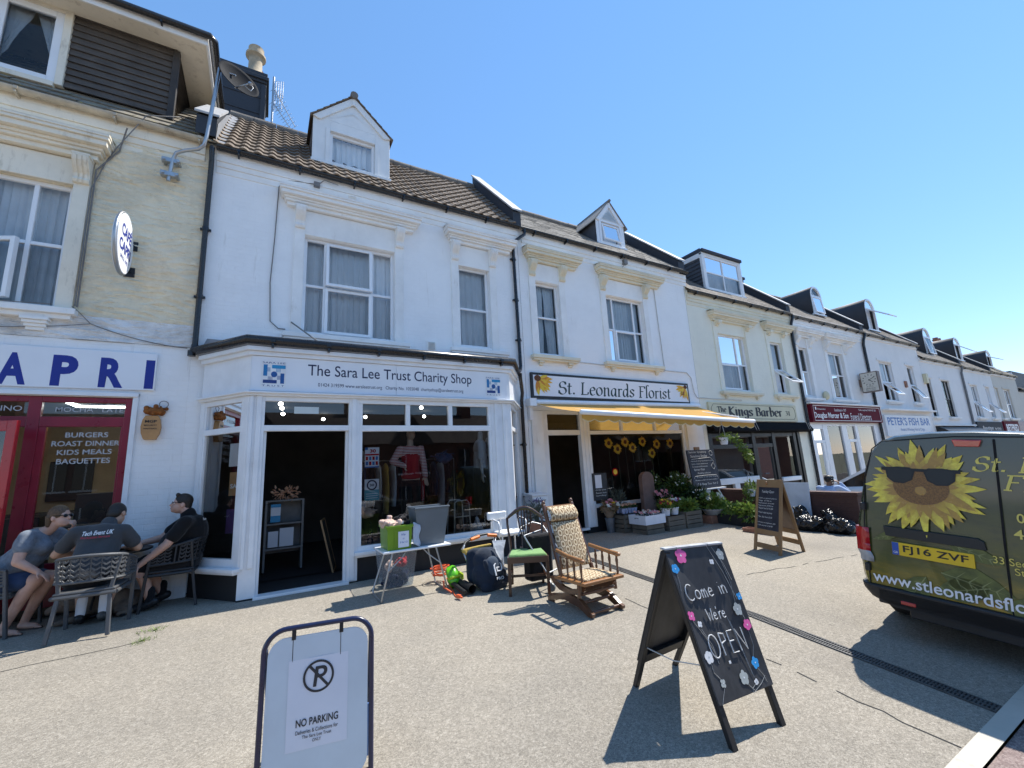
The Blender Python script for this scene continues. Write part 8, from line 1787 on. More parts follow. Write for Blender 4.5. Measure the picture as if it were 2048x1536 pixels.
b = MB(); zb = gz(2.2, 5.5); Rm = Matrix.Translation((2.27, 5.70, zb+.135)) @ Matrix.Rotation(radians(70), 4, 'Y') @ Matrix.Rotation(radians(20), 4, 'X'); b.T = Rm; b.lathe([(0, -.075), (.10, -.075), (.135, -.05), (.14, .03), (.115, .065), (.06, .08), (0, .08)], n=24); b.T = None; b.ell((2.23, 5.60, zb+.12), (.085, .10, .06)); b.build('housing', 'blower_green', g_, smooth=40)
b = MB(); b.tube([(2.16, 5.58, zb+.14), (2.19, 5.52, zb+.17), (2.25, 5.52, zb+.175), (2.31, 5.55, zb+.16)], .018, 8); b.tube([(2.30, 5.60, zb+.20), (2.36, 5.62, zb+.16), (2.38, 5.66, zb+.10)], .02, 8); b.build('trim', 'lime', g_, smooth=40)
b = MB(); b.tube([(2.20, 5.58, zb+.10), (2.215, 5.40, zb+.06), (2.235, 5.24, zb+.03)], [.032, .028, .03], 12); b.build('blower_tube', 'satin_black', g_, smooth=40)
b = MB(); b.tube([(2.28, 5.58, zb+.10), (2.30, 5.46, zb+.08), (2.30, 5.45, zb+.08), (2.335, 5.25, zb+.055), (2.335, 5.248, zb+.055)], [.04, .042, .055, .057, .048], 16, cap=False); b.build('vacuum_tube', 'satin_black', g_, smooth=40)
b = MB(); b.tube([(2.10, 5.62, zb+.12), (2.08, 5.55, zb+.06), (2.13, 5.42, zb+.02)], .012, 6); b.build('flex', 'cord_orange', g_, smooth=40)
g_ = thing('grass_box_machine', 'navy grass bag with white P PRO print under a black and orange handle frame', 'garden machine', (2.6, 5.45, gz(2.6, 5.4)))
cloth_mat('bag_navy', (.018, .027, .045), .3, 160, 0, 6); cloth_mat('bag_slate', (.055, .075, .105), .25, 160, 0, 6); mat('handle_orange', (.85, .20, .02), .45, .1)
P = Prims(); P.ell((2.62, 5.38, .12), (.22, .20, .20)); P.ell((2.60, 5.42, .28), (.17, .16, .16)); P.cap((2.47, 5.48, .10), (2.44, 5.52, .36), .10, .06); P.cap((2.80, 5.36, .02), (2.55, 5.28, .0), .10, .09); P.cap((2.78, 5.35, .12), (2.70, 5.45, .36), .09, .07); P.ell((2.84, 5.40, .03), (.09, .12, .08)); P.cap((2.48, 5.5, .38), (2.72, 5.48, .37), .06, .06); P.cap((2.52, 5.24, .30), (2.60, 5.21, .05), .03, .03)
remesh('bag', P, 'bag_navy', g_, .012, 0, 2)
P = Prims(); P.ell((2.64, 5.27, .20), (.135, .10, .155)); remesh('bag_front', P, 'bag_slate', g_, .012, 0, 2)
MP2 = signM(2.665, 5.165, .165, radians(8), radians(18)); t = MB(); t.tube([MP2 @ Vector(p) for p in ((-.05, -.03, .012), (-.05, .09, .006), (-.03, .11, .004), (.04, .11, .0), (.062, .09, -.002), (.062, .04, .002), (.04, .018, .006), (-.018, .018, .008), (-.018, .06, .006), (.025, .06, .002))], .010, 6); text(t, 'PRO', MP2 @ Matrix.Translation((.005, -.085, .012)), .11, .036, offset=.02); t.build('bag_print', 'ink_white', g_, smooth=40)
b = MB(); b.tube([(2.45, 5.42, .10), (2.40, 5.52, .28), (2.36, 5.58, .42), (2.40, 5.62, .47)], .015, 8); b.tube([(2.80, 5.42, .20), (2.86, 5.6, .40), (2.92, 5.72, .52)], .013, 8); b.build('frame', 'galv', g_, smooth=50)
b = MB(); b.tube([(2.34, 5.58, .42), (2.44, 5.66, .50), (2.62, 5.72, .555), (2.80, 5.74, .56), (2.95, 5.72, .52), (2.98, 5.66, .44)], .018, 8); b.build('handle', 'satin_black', g_, smooth=50)
b = MB(); b.tube([(2.52, 5.66, .525), (2.66, 5.69, .545)], .022, 8); b.tube([(2.79, 5.69, .55), (2.92, 5.68, .53)], .022, 8); b.build('lever', 'handle_orange', g_, smooth=50)
P = Prims(); P.cap((2.37, 5.56, .41), (2.55, 5.52, .44), .03, .022); P.cap((2.55, 5.52, .44), (2.74, 5.52, .45), .022, .018); P.cap((2.38, 5.54, .40), (2.45, 5.5, .30), .022, .015); remesh('strap', P, 'cloth_ochre', g_, .008)
b = MB(); b.add([(2.76, 5.50, .50), (2.98, 5.52, .48), (2.86, 5.44, .24), (2.80, 5.44, .30)], [(0, 1, 2, 3)]); b.build('flap', 'net_grey', g_, solid=.004)
# ---- white perching stool, walker, lavender
g_ = thing('perching_stool', 'white padded bathroom stool with arms and small backrest by the shop window', 'stool', (3.55, 6.2, gz(3.5, 6.2)))
mat('stool_white', (.82, .82, .81), .35, .03); zb = gz(3.5, 6.2)
b = MB(); b.box(3.19, 3.62, 6.02, 6.36, .44, .50); b.build('seat', 'stool_white', g_, bev=.03, seg=4); b = MB(); b.box(3.10, 3.44, 6.30, 6.34, .665, .785); b.build('backrest', 'stool_white', g_, bev=.02, seg=3)
for xx in (3.16, 3.64): b = MB(); b.tube([(xx, 6.05, .44), (xx, 6.03, .60), (xx, 6.06, .655), (xx, 6.24, .68), (xx, 6.30, .64), (xx, 6.30, .44)], .013, 8); b.build('arm', 'stool_white', g_, smooth=50)
for xx in (3.22, 3.58):
 for yy in (6.06, 6.32): b = MB(); b.tube([(xx, yy, .45), (xx+(.03 if xx > 3.4 else -.03), yy+(.04 if yy > 6.2 else -.04), zb+.0)], .013, 8); b.build('leg', 'stool_white', g_, smooth=50)
for xx in (3.2, 3.34): b = MB(); b.tube([(xx, 6.32, .46), (xx, 6.33, .70)], .012, 8); b.build('back_post', 'stool_white', g_, smooth=50)
g_ = thing('wheeled_walker', 'grey metal wheeled walking frame with black bag behind the green chair', 'walker', (3.25, 5.1, gz(3.2, 5.1)))
zb = gz(3.2, 5.0)
b = MB(); b.tube([(3.17, 4.75, zb+.10), (3.20, 4.86, .12), (3.02, 5.02, .52), (3.0, 5.05, .58)], .010, 8); b.tube([(3.60, 4.95, zb+.1), (3.56, 5.05, .3), (3.42, 5.25, .66), (3.30, 5.3, .70), (3.10, 5.28, .66), (3.0, 5.2, .56)], .010, 8); b.tube([(3.2, 4.86, .12), (3.56, 5.0, .14)], .009, 8); b.tube([(3.0, 5.05, .58), (3.36, 5.2, .60)], .009, 8); b.build('frame', 'galv', g_, smooth=50)
for (x, y) in ((3.17, 4.74), (3.60, 4.94)): b = MB(); b.T = Matrix.Translation((x, y, zb+.055)) @ Matrix.Rotation(radians(25), 4, 'Z') @ Matrix.Rotation(pi/2, 4, 'Y'); b.lathe([(0, -.014), (.03, -.016), (.05, -.015), (.055, 0), (.05, .015), (.03, .016), (0, .014)], n=20); b.build('wheel', 'bin_grey', g_, smooth=40)
b = MB(); b.box(3.06, 3.42, 5.02, 5.22, zb+.07, .58); b.build('bag', 'cloth_black', g_, bev=.04, seg=3)
# ---- dining chair with green seat
cloth_mat('seat_green', (.20, .36, .13), .18, 260, 0, 25)
g_ = thing('dining_chair', 'old dark wooden dining chair with pierced arched back and pale green seat', 'chair', (2.99, 4.98, gz(2.99, 4.98)), radians(-29))
L = dict(local=True)
b = MB(); b.add([(-.245, -.215, .44), (.245, -.215, .44), (.205, .20, .44), (-.205, .20, .44), (-.225, -.195, .475), (.225, -.195, .475), (.19, .185, .475), (-.19, .185, .475)], [(0, 3, 2, 1), (4, 5, 6, 7), (0, 1, 5, 4), (1, 2, 6, 5), (2, 3, 7, 6), (3, 0, 4, 7)]); b.build('seat', 'seat_green', g_, bev=.014, seg=3, **L)
b = MB(); b.bar((-.25, -.22, .41), (.25, -.22, .41), .07, .03, up=(0, 1, 0)); b.bar((-.245, -.21, .41), (-.205, .21, .41), .025, .07); b.bar((.245, -.21, .41), (.205, .21, .41), .025, .07); b.bar((-.21, .21, .41), (.21, .21, .41), .025, .07); b.build('seat_frame', 'mahogany', g_, bev=.004, **L)
for s in (-1, 1):
 b = MB(); b.bar((s*.235, -.205, 0), (s*.235, -.205, .44), .038, .038); b.build('leg', 'mahogany', g_, bev=.004, **L)
 b = MB(); b.tube([(s*.205, .30, 0), (s*.200, .245, .22), (s*.20, .215, .44)], .018, 8); b.build('leg', 'mahogany', g_, smooth=40, **L)
 b = MB(); b.tube([(s*.20, .215, .44), (s*.215, .235, .60), (s*.235, .275, .78), (s*.235, .29, .85), (s*.20, .295, .875)], [.018, .016, .016, .018, .017], 8); b.build('back_post', 'mahogany', g_, smooth=40, **L)
 b = MB(); b.bar((s*.232, -.20, .17), (s*.205, .26, .19), .016, .03); b.build('stretcher', 'mahogany', g_, **L)
b = MB(); b.bar((-.22, .02, .175), (.22, .02, .175), .016, .03); b.build('stretcher', 'mahogany', g_, **L)
b = MB(); b.tube([(s*.205*cos(0) if False else x, .295, z) for x, z in ((-.22, .868), (-.17, .90), (-.11, .945), (-.05, .972), (0, .98), (.05, .972), (.11, .945), (.17, .90), (.22, .868))], [.017, .021, .024, .026, .027, .026, .024, .021, .017], 8); b.build('crest_rail', 'mahogany', g_, smooth=40, **L)
b = MB()
for x0, x1, x2 in ((-.085, -.075, -.04), (-.04, -.035, -.02), (0, 0, 0), (.04, .035, .02), (.085, .075, .04)): b.tube([(x0*.9, .293, .955), (x1*1.2, .285, .86), (x1, .27, .75), (x2, .25, .62), (x2*1.2, .225, .50)], .009, 6)
b.bar((-.055, .245, .61), (.055, .245, .61), .05, .014); b.bar((-.08, .222, .475), (.08, .222, .475), .07, .016); b.tube([(-.12, .29, .93), (-.07, .285, .86), (0, .283, .84), (.07, .285, .86), (.12, .29, .93)], .008, 6); b.build('splat', 'mahogany', g_, smooth=40, **L)
# ---- platform rocking chair
m_, n_, l_, b_, o__ = nmat('tapestry'); tc = n_.new("ShaderNodeTexCoord"); sp = n_.new("ShaderNodeSeparateXYZ"); l_.new(tc.outputs['UV'], sp.inputs[0])
def cell(ox, oy):
 fx = math_(n_, l_, 'SUBTRACT', math_(n_, l_, 'FRACT', math_(n_, l_, 'ADD', math_(n_, l_, 'MULTIPLY', sp.outputs[0], 1/.088), ox)), .5); fy = math_(n_, l_, 'SUBTRACT', math_(n_, l_, 'FRACT', math_(n_, l_, 'ADD', math_(n_, l_, 'MULTIPLY', sp.outputs[1], 1/.118), oy)), .5)
 return math_(n_, l_, 'SQRT', math_(n_, l_, 'ADD', math_(n_, l_, 'MULTIPLY', fx, fx), math_(n_, l_, 'MULTIPLY', fy, fy)))
dd_ = math_(n_, l_, 'MINIMUM', cell(0, 0), cell(.5, .5)); wob = noise(n_, l_, tc.outputs['UV'], 70, 3); dd_ = math_(n_, l_, 'ADD', dd_, math_(n_, l_, 'MULTIPLY', math_(n_, l_, 'SUBTRACT', wob, .5), .10))
cc = ramp(n_, l_, dd_, [(.04, (.14, .085, .04)), (.12, (.24, .155, .08)), (.16, (.46, .35, .21)), (.22, (.60, .49, .32)), (.30, (.62, .51, .34)), (.325, (.17, .10, .05)), (.36, (.15, .09, .045)), (.39, (.36, .26, .15)), (.45, (.42, .31, .19))])
l_.new(cc, b_.inputs['Base Color']); b_.inputs['Roughness'].default_value = .95; bump(n_, l_, b_, noise(n_, l_, tc.outputs['UV'], 260, 2), .3, .003)
def uvbox(o, axes):
 me = o.data; uv = me.uv_layers.new(name='uv')
 for lp in me.loops: c_ = me.vertices[lp.vertex_index].co; uv.data[lp.index].uv = (c_[axes[0]], c_[axes[1]])
RK = thing('rocking_chair', 'antique wooden platform rocking chair with tapestry seat and tall padded back', 'rocking chair', (3.235, 4.14, gz(3.2, 4.14)), radians(2))
for s in (-1, 1):
 b = MB(); b.prism([(.42, .0), (.36, .0), (.30, .055), (.10, .085), (-.12, .06), (-.27, .0), (-.335, .0), (-.345, .035), (-.30, .05), (-.16, .135), (.06, .165), (.26, .125), (.37, .10), (.43, .055)], s*.215-.02, s*.215+.02, 'x'); b.build('base_runner', 'walnut', RK, bev=.006, **L)
 b = MB(); b.prism([(.36, .285), (.30, .225), (.20, .175), (.06, .155), (-.08, .175), (-.19, .215), (-.24, .26), (-.21, .285), (-.12, .235), (.0, .215), (.12, .225), (.24, .27), (.30, .31)], s*.215-.018, s*.215+.018, 'x'); b.build('rocker', 'walnut', RK, bev=.005, **L)
 b = MB(); b.tube([(s*.265, -.19, .30), (s*.265, -.19, .17)], [.016, .02], 10); b.build('front_post', 'walnut', RK, smooth=40, **L)
 b = MB(); b.tube([(s*.262, -.27, .545), (s*.265, -.05, .565), (s*.245, .18, .60)], [.026, .022, .020], 10); b.ell((s*.262, -.28, .545), (.028, .03, .022)); b.build('armrest', 'honey_wood', RK, smooth=40, **L)
 for k in range(4):
  y = -.25+k*.115; b = MB(); b.lathe([(.010, 0), (.016, .03), (.009, .05), (.012, .09), (.017, .15), (.010, .19), (.015, .205), (.009, .22)], (s*.262, y, .335), 10); b.build('spindle', 'walnut', RK, smooth=40, **L)
 b = MB(); b.bar((s*.235, .12, .28), (s*.215, .42, 1.09), .034, .042, up=(0, 1, 0)); b.ell((s*.214, .425, 1.11), (.024, .024, .03)); b.build('back_post', 'walnut', RK, bev=.005, **L)
for (y, z, r_) in ((-.29, .03, .016), (-.16, .10, .015), (.38, .05, .015), (-.2, .20, .016), (.26, .23, .015)): b = MB(); b.tube([(-.235, y, z), (-.1, y, z), (0, y, z), (.1, y, z), (.235, y, z)], [r_, r_*1.1, r_*1.45, r_*1.1, r_], 10); b.build('rung', 'walnut', RK, smooth=40, **L)
b = MB(); b.box(-.29, .29, -.315, -.255, .30, .335); b.box(-.29, -.23, -.255, .2, .30, .335); b.box(.23, .29, -.255, .2, .30, .335); b.box(-.23, .23, .14, .2, .30, .335); b.build('seat_frame', 'honey_wood', RK, bev=.008, **L)
b = MB(); b.grid(lambda u, v: (-.232+.464*u, -.258+.40*v, .338+.022*sin(pi*u)**.6*sin(pi*v)**.6), 14, 12); o = b.build('seat', 'tapestry', RK, smooth=80, solid=.02, **L); uvbox(o, (0, 1))
def bk(u, v, o=0.): z = .40+.64*v; y = .12+.30*(z-.28)/.81; return (-.195+.39*u, y-.03-.035*sin(pi*u)**.5*sin(pi*min(1, v*1.02))**.5-o, z)
b = MB(); b.grid(lambda u, v: bk(u, .0+.76*v), 14, 22); o = b.build('back_pad', 'tapestry', RK, smooth=80, solid=.03, **L); uvbox(o, (0, 2))
b = MB(); b.grid(lambda u, v: bk(u, .80+.22*v, .05*sin(pi*v)**.6), 14, 10); o = b.build('head_pad', 'tapestry', RK, smooth=80, solid=.03, **L); uvbox(o, (0, 2))
b = MB();
for z in (.41, .885, 1.05): y = .12+.30*(z-.28)/.81; b.bar((-.225, y, z), (.225, y, z), .03, .045)
b.build('back_rail', 'honey_wood', RK, bev=.005, **L)
# ---- foliage kit
leaf_mat('leaf_mid', (.022, .055, .012), (.075, .13, .025)); leaf_mat('leaf_light', (.07, .13, .02), (.19, .27, .05)); leaf_mat('leaf_dark', (.010, .026, .010), (.03, .06, .018)); leaf_mat('leaf_silver', (.07, .09, .07), (.16, .18, .14)); leaf_mat('dry_stem', (.16, .11, .05), (.28, .2, .1), .1)
for nm, a, c_ in (('pink', (.62, .16, .25), (.72, .42, .42)), ('white', (.66, .66, .58), (.8, .8, .76)), ('yellow', (.72, .42, .02), (.8, .6, .06)), ('red', (.30, .01, .03), (.5, .03, .06)), ('violet', (.25, .14, .42), (.5, .40, .62)), ('peach', (.72, .36, .22), (.8, .55, .4)), ('lav', (.10, .085, .2), (.2, .17, .32))): leaf_mat('bloom_'+nm, a, c_, .2)
def leaves(mb, c, r, n, size, seed, mi=0, droop=.2, narrow=.45, shell_=.5):
 rnd = random.Random(seed)
 for i in range(n):
  d = Vector((rnd.gauss(0, 1), rnd.gauss(0, 1), rnd.gauss(0, 1))).normalized(); k = rnd.random()**shell_; p = Vector(c)+Vector((d.x*r[0], d.y*r[1], d.z*r[2]))*k
  ax = (d+Vector((rnd.uniform(-.6, .6), rnd.uniform(-.6, .6), rnd.uniform(-.4, .6)-droop))).normalized(); x, y = frame(ax); t = rnd.uniform(0, 6.28); w_ = x*cos(t)+y*sin(t); nn = ax.cross(w_); L_ = size*rnd.uniform(.6, 1.3)
  q = [p, p+ax*L_*.4+w_*L_*narrow*.5+nn*L_*.06, p+ax*L_-nn*L_*.12, p+ax*L_*.4-w_*L_*narrow*.5+nn*L_*.06]; mb.add(q, [(0, 1, 2), (0, 2, 3)], mi)
def stems(mb, c, n, h_, spread, r=.003, seed=0, mi=0):
 rnd = random.Random(seed); out = []
 for i in range(n):
  a, d = rnd.uniform(0, 6.28), rnd.random()**.5*spread; e = Vector(c)+Vector((cos(a)*d, sin(a)*d, h_*rnd.uniform(.75, 1.1))); mb.tube([Vector(c)+(e-Vector(c))*.02+Vector((cos(a)*d*.15, sin(a)*d*.15, 0)), (Vector(c)+e)*.5+Vector((cos(a)*d*-.1, sin(a)*d*-.1, h_*.06)), e], r, 4, mi); out.append(e)
 return out
def blooms(mb, pts, r, seed, mi=0, n=9):
 rnd = random.Random(seed)
 for p in pts:
  up = Vector((rnd.uniform(-.5, .3), rnd.uniform(-1, -.1), rnd.uniform(.3, 1))).normalized(); x, y = frame(up)
  for lay in (0, 1):
   for k in range(n):
    a = 6.28*k/n+lay*.3; d = x*cos(a)+y*sin(a); s_ = x*-sin(a)+y*cos(a); rr_ = r*(1-.35*lay); mb.add([p, p+d*rr_*.6+s_*rr_*.28+up*rr_*(.15+.4*lay), p+d*rr_+up*rr_*(.1+.5*lay), p+d*rr_*.6-s_*rr_*.28+up*rr_*(.15+.4*lay)], [(0, 1, 2, 3)], mi)
def plant(name, label, cat, loc, fol, potfn=None, flow=None, group=None, fm='leaf_mid'):
 r = thing(name, label, cat, loc, group=group)
 if potfn: potfn(r)
 b = MB(); fol(b); b.build('foliage', fm, r)
 if flow:
  for (m, f) in flow: b = MB(); f(b); b.build('flowers', m, r)
 return r
mat('pot_black', (.02, .02, .021), .6); mat('zinc', (.21, .22, .24), .45, .15, 8, .1, 40, metal=.5); mat('carton_white', (.70, .71, .76), .7, .05); mat('wrap_blue', (.42, .45, .62), .5, .15); mat('kraft', (.30, .21, .14), .8, .2)
def potm(c, r0, r1, h_, m, nm='pot'):
 def f(root): b = MB(); b.lathe([(r0, 0), (r1, h_*.92), (r1*1.07, h_*.92), (r1*1.07, h_), (r1*.92, h_), (r1*.88, h_*.8)], c, 20); b.build(nm, m, root, smooth=40)
 return f
# lavender by the utility box
plant('lavender_pot', 'grey-green lavender in a pot behind the wooden chairs', 'plant', (4.30, 6.75, 0), lambda b: (leaves(b, (4.30, 6.75, .62), (.17, .15, .17), 260, .10, 3, 0, -.3, .18), stems(b, (4.3, 6.75, .5), 40, .36, .2, .0025, 4)), potm((4.30, 6.75, -.01), .12, .17, .50, 'terracotta'), [('bloom_lav', lambda b: leaves(b, (4.30, 6.75, .84), (.19, .16, .06), 90, .04, 5, 0, -.6, .5, 1))], fm='leaf_silver')
# ---- florist display: wooden crates
def crate(label, x0, x1, y0, y1, z0, h_, seed, grip=False):
 r = thing('wooden_crate', label, 'crate', ((x0+x1)/2, (y0+y1)/2, z0), group='wooden crates under the flowers'); n = max(2, int(round(h_/.095))); rnd = random.Random(seed); b = MB(); g = .012
 for i in range(n):
  za, zb_ = z0+i*h_/n+g*.5, z0+(i+1)*h_/n-g*.5; j = lambda: rnd.uniform(-.003, .003)
  b.box(x0+j(), x1+j(), y0+j(), y0+.012, za, zb_); b.box(x0, x1, y1-.012, y1, za, zb_); b.box(x0+j(), x0+.012, y0+.013, y1-.013, za, zb_); b.box(x1-.012, x1, y0+.013, y1-.013, za, zb_)
 b.box(x0+.01, x1-.01, y0+.012, y1-.012, z0+.0, z0+.015); b.build('slats', 'crate_wood', r, bev=.003)
 c_ = MB()
 for x in (x0+.03, x1-.03):
  for y in (y0+.03, y1-.03): c_.box(x-.018, x+.018, y-.016, y+.016, z0, z0+h_-.004)
 c_.build('corner_post', 'crate_wood', r)
 return r
crate('dark wooden crate at the back left of the flowers carrying blue wrapped pots', 6.60, 7.06, 6.99, 7.36, 0, .36, 1); crate('low wooden crate in front carrying the white carton', 6.74, 7.23, 6.52, 6.93, -.01, .19, 2); crate('wooden crate under the two white flower buckets', 7.36, 7.87, 6.50, 6.88, -.01, .30, 3); crate('tallest wooden crate holding green plants, right of the bucket crate', 7.89, 8.40, 6.48, 6.90, -.01, .35, 4)
r = thing('flower_carton', 'white cardboard carton of pink and white bedding plants on the low crate', 'carton', (6.98, 6.72, .185)); b = MB(); tub(b, 6.69, 7.27, 6.49, 6.96, .186, .365, .006, .006); b.box(6.683, 6.70, 6.66, 6.76, .275, .305); b.build('box', 'carton_white', r); b = MB(); b.box(6.686, 6.692, 6.68, 6.78, .29, .315); b.build('hand_hole', 'satin_black', r)
b = MB(); leaves(b, (6.98, 6.72, .36), (.26, .20, .05), 200, .05, 14); b.build('foliage', 'leaf_dark', r); rnd = random.Random(6)
for m, k in (('bloom_pink', 26), ('bloom_white', 22), ('bloom_peach', 12)): b = MB(); blooms(b, [Vector((6.98+rnd.uniform(-.25, .25), 6.70+rnd.uniform(-.2, .2), .40+rnd.uniform(-.01, .025))) for _ in range(k)], .028, k); b.build('flowers', m, r)
for i in range(5):
 for j, yy in enumerate((7.06, 7.22)):
  x = 6.66+i*.085; r = thing('wrapped_pot_plant', 'small pot plant in blue-white wrapping on the dark back crate', 'plant', (x, yy, .36), group='blue wrapped pot plants on the back crate') if (i, j) == (0, 0) else copy_tree(r0)
  if (i, j) == (0, 0):
   r0 = r; LOC[r.name] = (0, 0, 0); b = MB(); b.lathe([(.028, 0), (.040, .06), (.052, .10), (.046, .098)], (0, 0, 0), 14); b.build('pot', 'wrap_blue', r, smooth=40, local=True); b = MB(); leaves(b, (0, 0, .13), (.05, .05, .04), 40, .04, 2); b.build('foliage', 'leaf_mid', r, local=True); b = MB(); blooms(b, [Vector((.02*cos(a), .02*sin(a), .165)) for a in (0, 2, 4)]+[Vector((0, 0, .175))], .026, 3); b.build('flowers', 'bloom_peach', r, local=True)
  r.location = (x, yy, .385)
  r.rotation_euler = (0, 0, i*1.3+j)
b = MB(); b.box(6.58, 7.10, 6.99, 7.34, .362, .384); o = b.build('plant_tray', 'pot_black', None, bev=.01); setloc(o, (6.84, 7.15, .362)); top(o, 'black plastic tray under the blue wrapped pots', 'tray')
def bucket(x, lab, cols, seed):
 r = thing('flower_bucket', lab, 'bucket', (x, 6.66, .29)); potm((x, 6.66, .292), .075, .10, .15, 'carton_white', 'bucket')(r); b = MB(); leaves(b, (x, 6.66, .50), (.14, .13, .10), 180, .09, seed, 0, 0, .3); b.build('foliage', 'leaf_light', r); rnd = random.Random(seed)
 for m in cols: b = MB(); blooms(b, [Vector((x+rnd.uniform(-.13, .13), 6.62+rnd.uniform(-.1, .1), .56+rnd.uniform(-.03, .07))) for _ in range(9)], .034, seed); b.build('flowers', m, r)
bucket(7.48, 'white bucket of yellow and red cut flowers on the wooden crate', ('bloom_yellow', 'bloom_red'), 5); bucket(7.74, 'white bucket of violet and dark red cut flowers on the wooden crate', ('bloom_violet', 'bloom_red', 'bloom_white'), 6)
r = plant('bouquet_vase', 'zinc vase of pink and white dried bouquet at the florist doorpost', 'vase', (6.50, 7.32, 0), lambda b: (leaves(b, (6.50, 7.30, .52), (.17, .15, .10), 160, .09, 7, 0, -.2, .5), stems(b, (6.5, 7.32, .25), 20, .4, .15, .004, 2)), lambda root: (potm((6.50, 7.32, -.03), .07, .10, .33, 'zinc', 'vase')(root), (lambda b: (b.lathe([(.07, .30), (.11, .38), (.17, .50), (.15, .52)], (6.50, 7.32, 0), 9), b.build('paper_wrap', 'kraft', root)))(MB())), [('bloom_pink', lambda b: blooms(b, [Vector((6.50+.05*i*cos(i*2.4)*.6, 7.25+.03*i*sin(i*2.4)*.5, .58+.012*(8-i))) for i in range(9)], .045, 1)), ('bloom_white', lambda b: blooms(b, [Vector((6.50+.16*cos(i), 7.24+.09*sin(i*1.7), .56+.03*sin(i*3))) for i in range(8)], .05, 2)), ('bloom_yellow', lambda b: blooms(b, [Vector((6.52+.02*i, 7.2, .62)) for i in range(2)], .035, 3))], fm='dry_stem')
plant('tall_vase', 'dark fluted pot of thin grey twigs beside the bouquet vase', 'vase', (6.84, 7.40, 0), lambda b: (leaves(b, (6.84, 7.40, .62), (.17, .12, .22), 200, .10, 8, 0, -.4, .14), stems(b, (6.84, 7.4, .35), 26, .52, .2, .003, 5)), potm((6.84, 7.40, -.03), .09, .11, .40, 'pot_black', 'pot'), fm='leaf_silver')
# dense planting right of the crates
for (lab, x, y, zz, rr_, n_l, sz, fm, seed, ph, fl, kd) in (
 ('flower display', 0, 0, 0, 0, 0, 0, '', 0, 0, None, ''),
 ('pot of pale pink flowers above the white buckets', 7.95, 7.15, .55, (.30, .16, .22), 420, .09, 'leaf_dark', 31, .45, ('bloom_pink', 16, .045, .22), ''),
 ('pot of white flowers and dark leaves behind the bucket crate', 7.98, 6.98, .40, (.26, .14, .17), 380, .09, 'leaf_dark', 32, .3, ('bloom_white', 12, .04, .16), ''),
 ('leafy trailing shrub climbing beside the brown post', 7.95, 7.36, .86, (.22, .10, .34), 420, .08, 'leaf_mid', 33, .55, ('bloom_white', 5, .03, .2), ''),
 ('tall dark green bush in front of the florist window corner', 8.62, 7.22, .74, (.42, .22, .38), 1000, .10, 'leaf_mid', 34, .40, ('bloom_white', 14, .03, .36), ''),
 ('broad leaved plants spilling out of the tallest crate', 8.16, 6.66, .44, (.25, .20, .12), 320, .11, 'leaf_light', 35, 0, None, ''),
 ('spiky dark green grass plant by the easel legs', 8.80, 6.95, .46, (.30, .20, .30), 560, .17, 'leaf_dark', 36, .28, ('bloom_white', 6, .03, .25), '')):
 if not n_l: continue
 plant('potted_plant', lab, 'plant', (x, y, 0), (lambda b, x=x, y=y, zz=zz, rr_=rr_, n_l=n_l, sz=sz, seed=seed: leaves(b, (x, y, zz), rr_, n_l, sz, seed, 0, -.1, .2 if seed == 36 else .45)), potm((x, y, -.01), .11, .15, ph, 'pot_black') if ph else None, [(fl[0], (lambda b, x=x, y=y, zz=zz, rr_=rr_, fl=fl, seed=seed: blooms(b, [Vector((x+random.Random(seed+i).uniform(-1, 1)*rr_[0]*.9, y-rr_[1]*.6, zz+fl[3]*random.Random(seed*3+i).uniform(.3, 1.))) for i in range(fl[1])], fl[2], seed)))] if fl else None, fm=fm)
r = plant('hydrangea_bowl', 'white hydrangea in a stone bowl on a terracotta stand', 'plant', (8.98, 6.62, 0), lambda b: leaves(b, (8.98, 6.62, .46), (.30, .25, .17), 480, .10, 41, 0, .1, .6), lambda root: (potm((8.98, 6.62, .17), .15, .25, .13, 'concrete_cap', 'bowl')(root), (lambda b: (b.box(8.72, 9.24, 6.5, 6.85, -.01, .165), b.build('stand', 'terracotta', root, bev=.01)))(MB())), [('bloom_white', lambda b: [blooms(b, [Vector((8.98+.26*cos(i*2.4)*(.3+.7*(i % 5)/4)+.05*cos(j), 6.50+.14*sin(i*2.4)+.04*sin(j*2), .58+.04*cos(i)+.03*sin(j))) for j in range(6)], .022, i, 0, 5) for i in range(11)])], fm='leaf_light')
r = plant('trough_planter', 'dark trough of bright trailing green plants between easel and wooden A-board', 'planter', (9.1, 6.15, 0), lambda b: (leaves(b, (9.10, 6.15, .27), (.22, .55, .17), 900, .085, 42, 0, .2, .5), leaves(b, (9.05, 5.75, .25), (.22, .25, .18), 320, .10, 43, 0, .2, .6)), lambda root: (lambda b: (tub(b, 8.92, 9.26, 5.62, 6.62, -.03, .20, .02), b.build('trough', 'pot_black', root)))(MB()), None, fm='leaf_light')
b = MB(); tub(b, 8.43, 8.62, 5.0, 5.62, gz(8.5, 5.3)-.01, gz(8.5, 5.3)+.085, .01); o = b.build('terracotta_tray', 'terracotta', None, bev=.006); setloc(o, (8.52, 5.3, gz(8.5, 5.3))); top(o, 'long shallow terracotta trough on the ground behind the wooden A-board', 'planter')
b = MB(); P_ = [(7.36, 0), (7.36, 1.05)]+[(7.545-.185*cos(pi*i/10), 1.05+.16*sin(pi*i/10)) for i in range(11)]+[(7.73, 1.05), (7.73, 0)]; b.prism(P_, 7.12, 7.22, 'y'); mat('post_brown', (.17, .105, .085), .8, .2, 5, .4, 50); o = b.build('round_topped_post', 'post_brown', None, bev=.02); setloc(o, (7.545, 7.17, 0)); top(o, 'round-topped brown slab standing in front of the florist window', 'post')
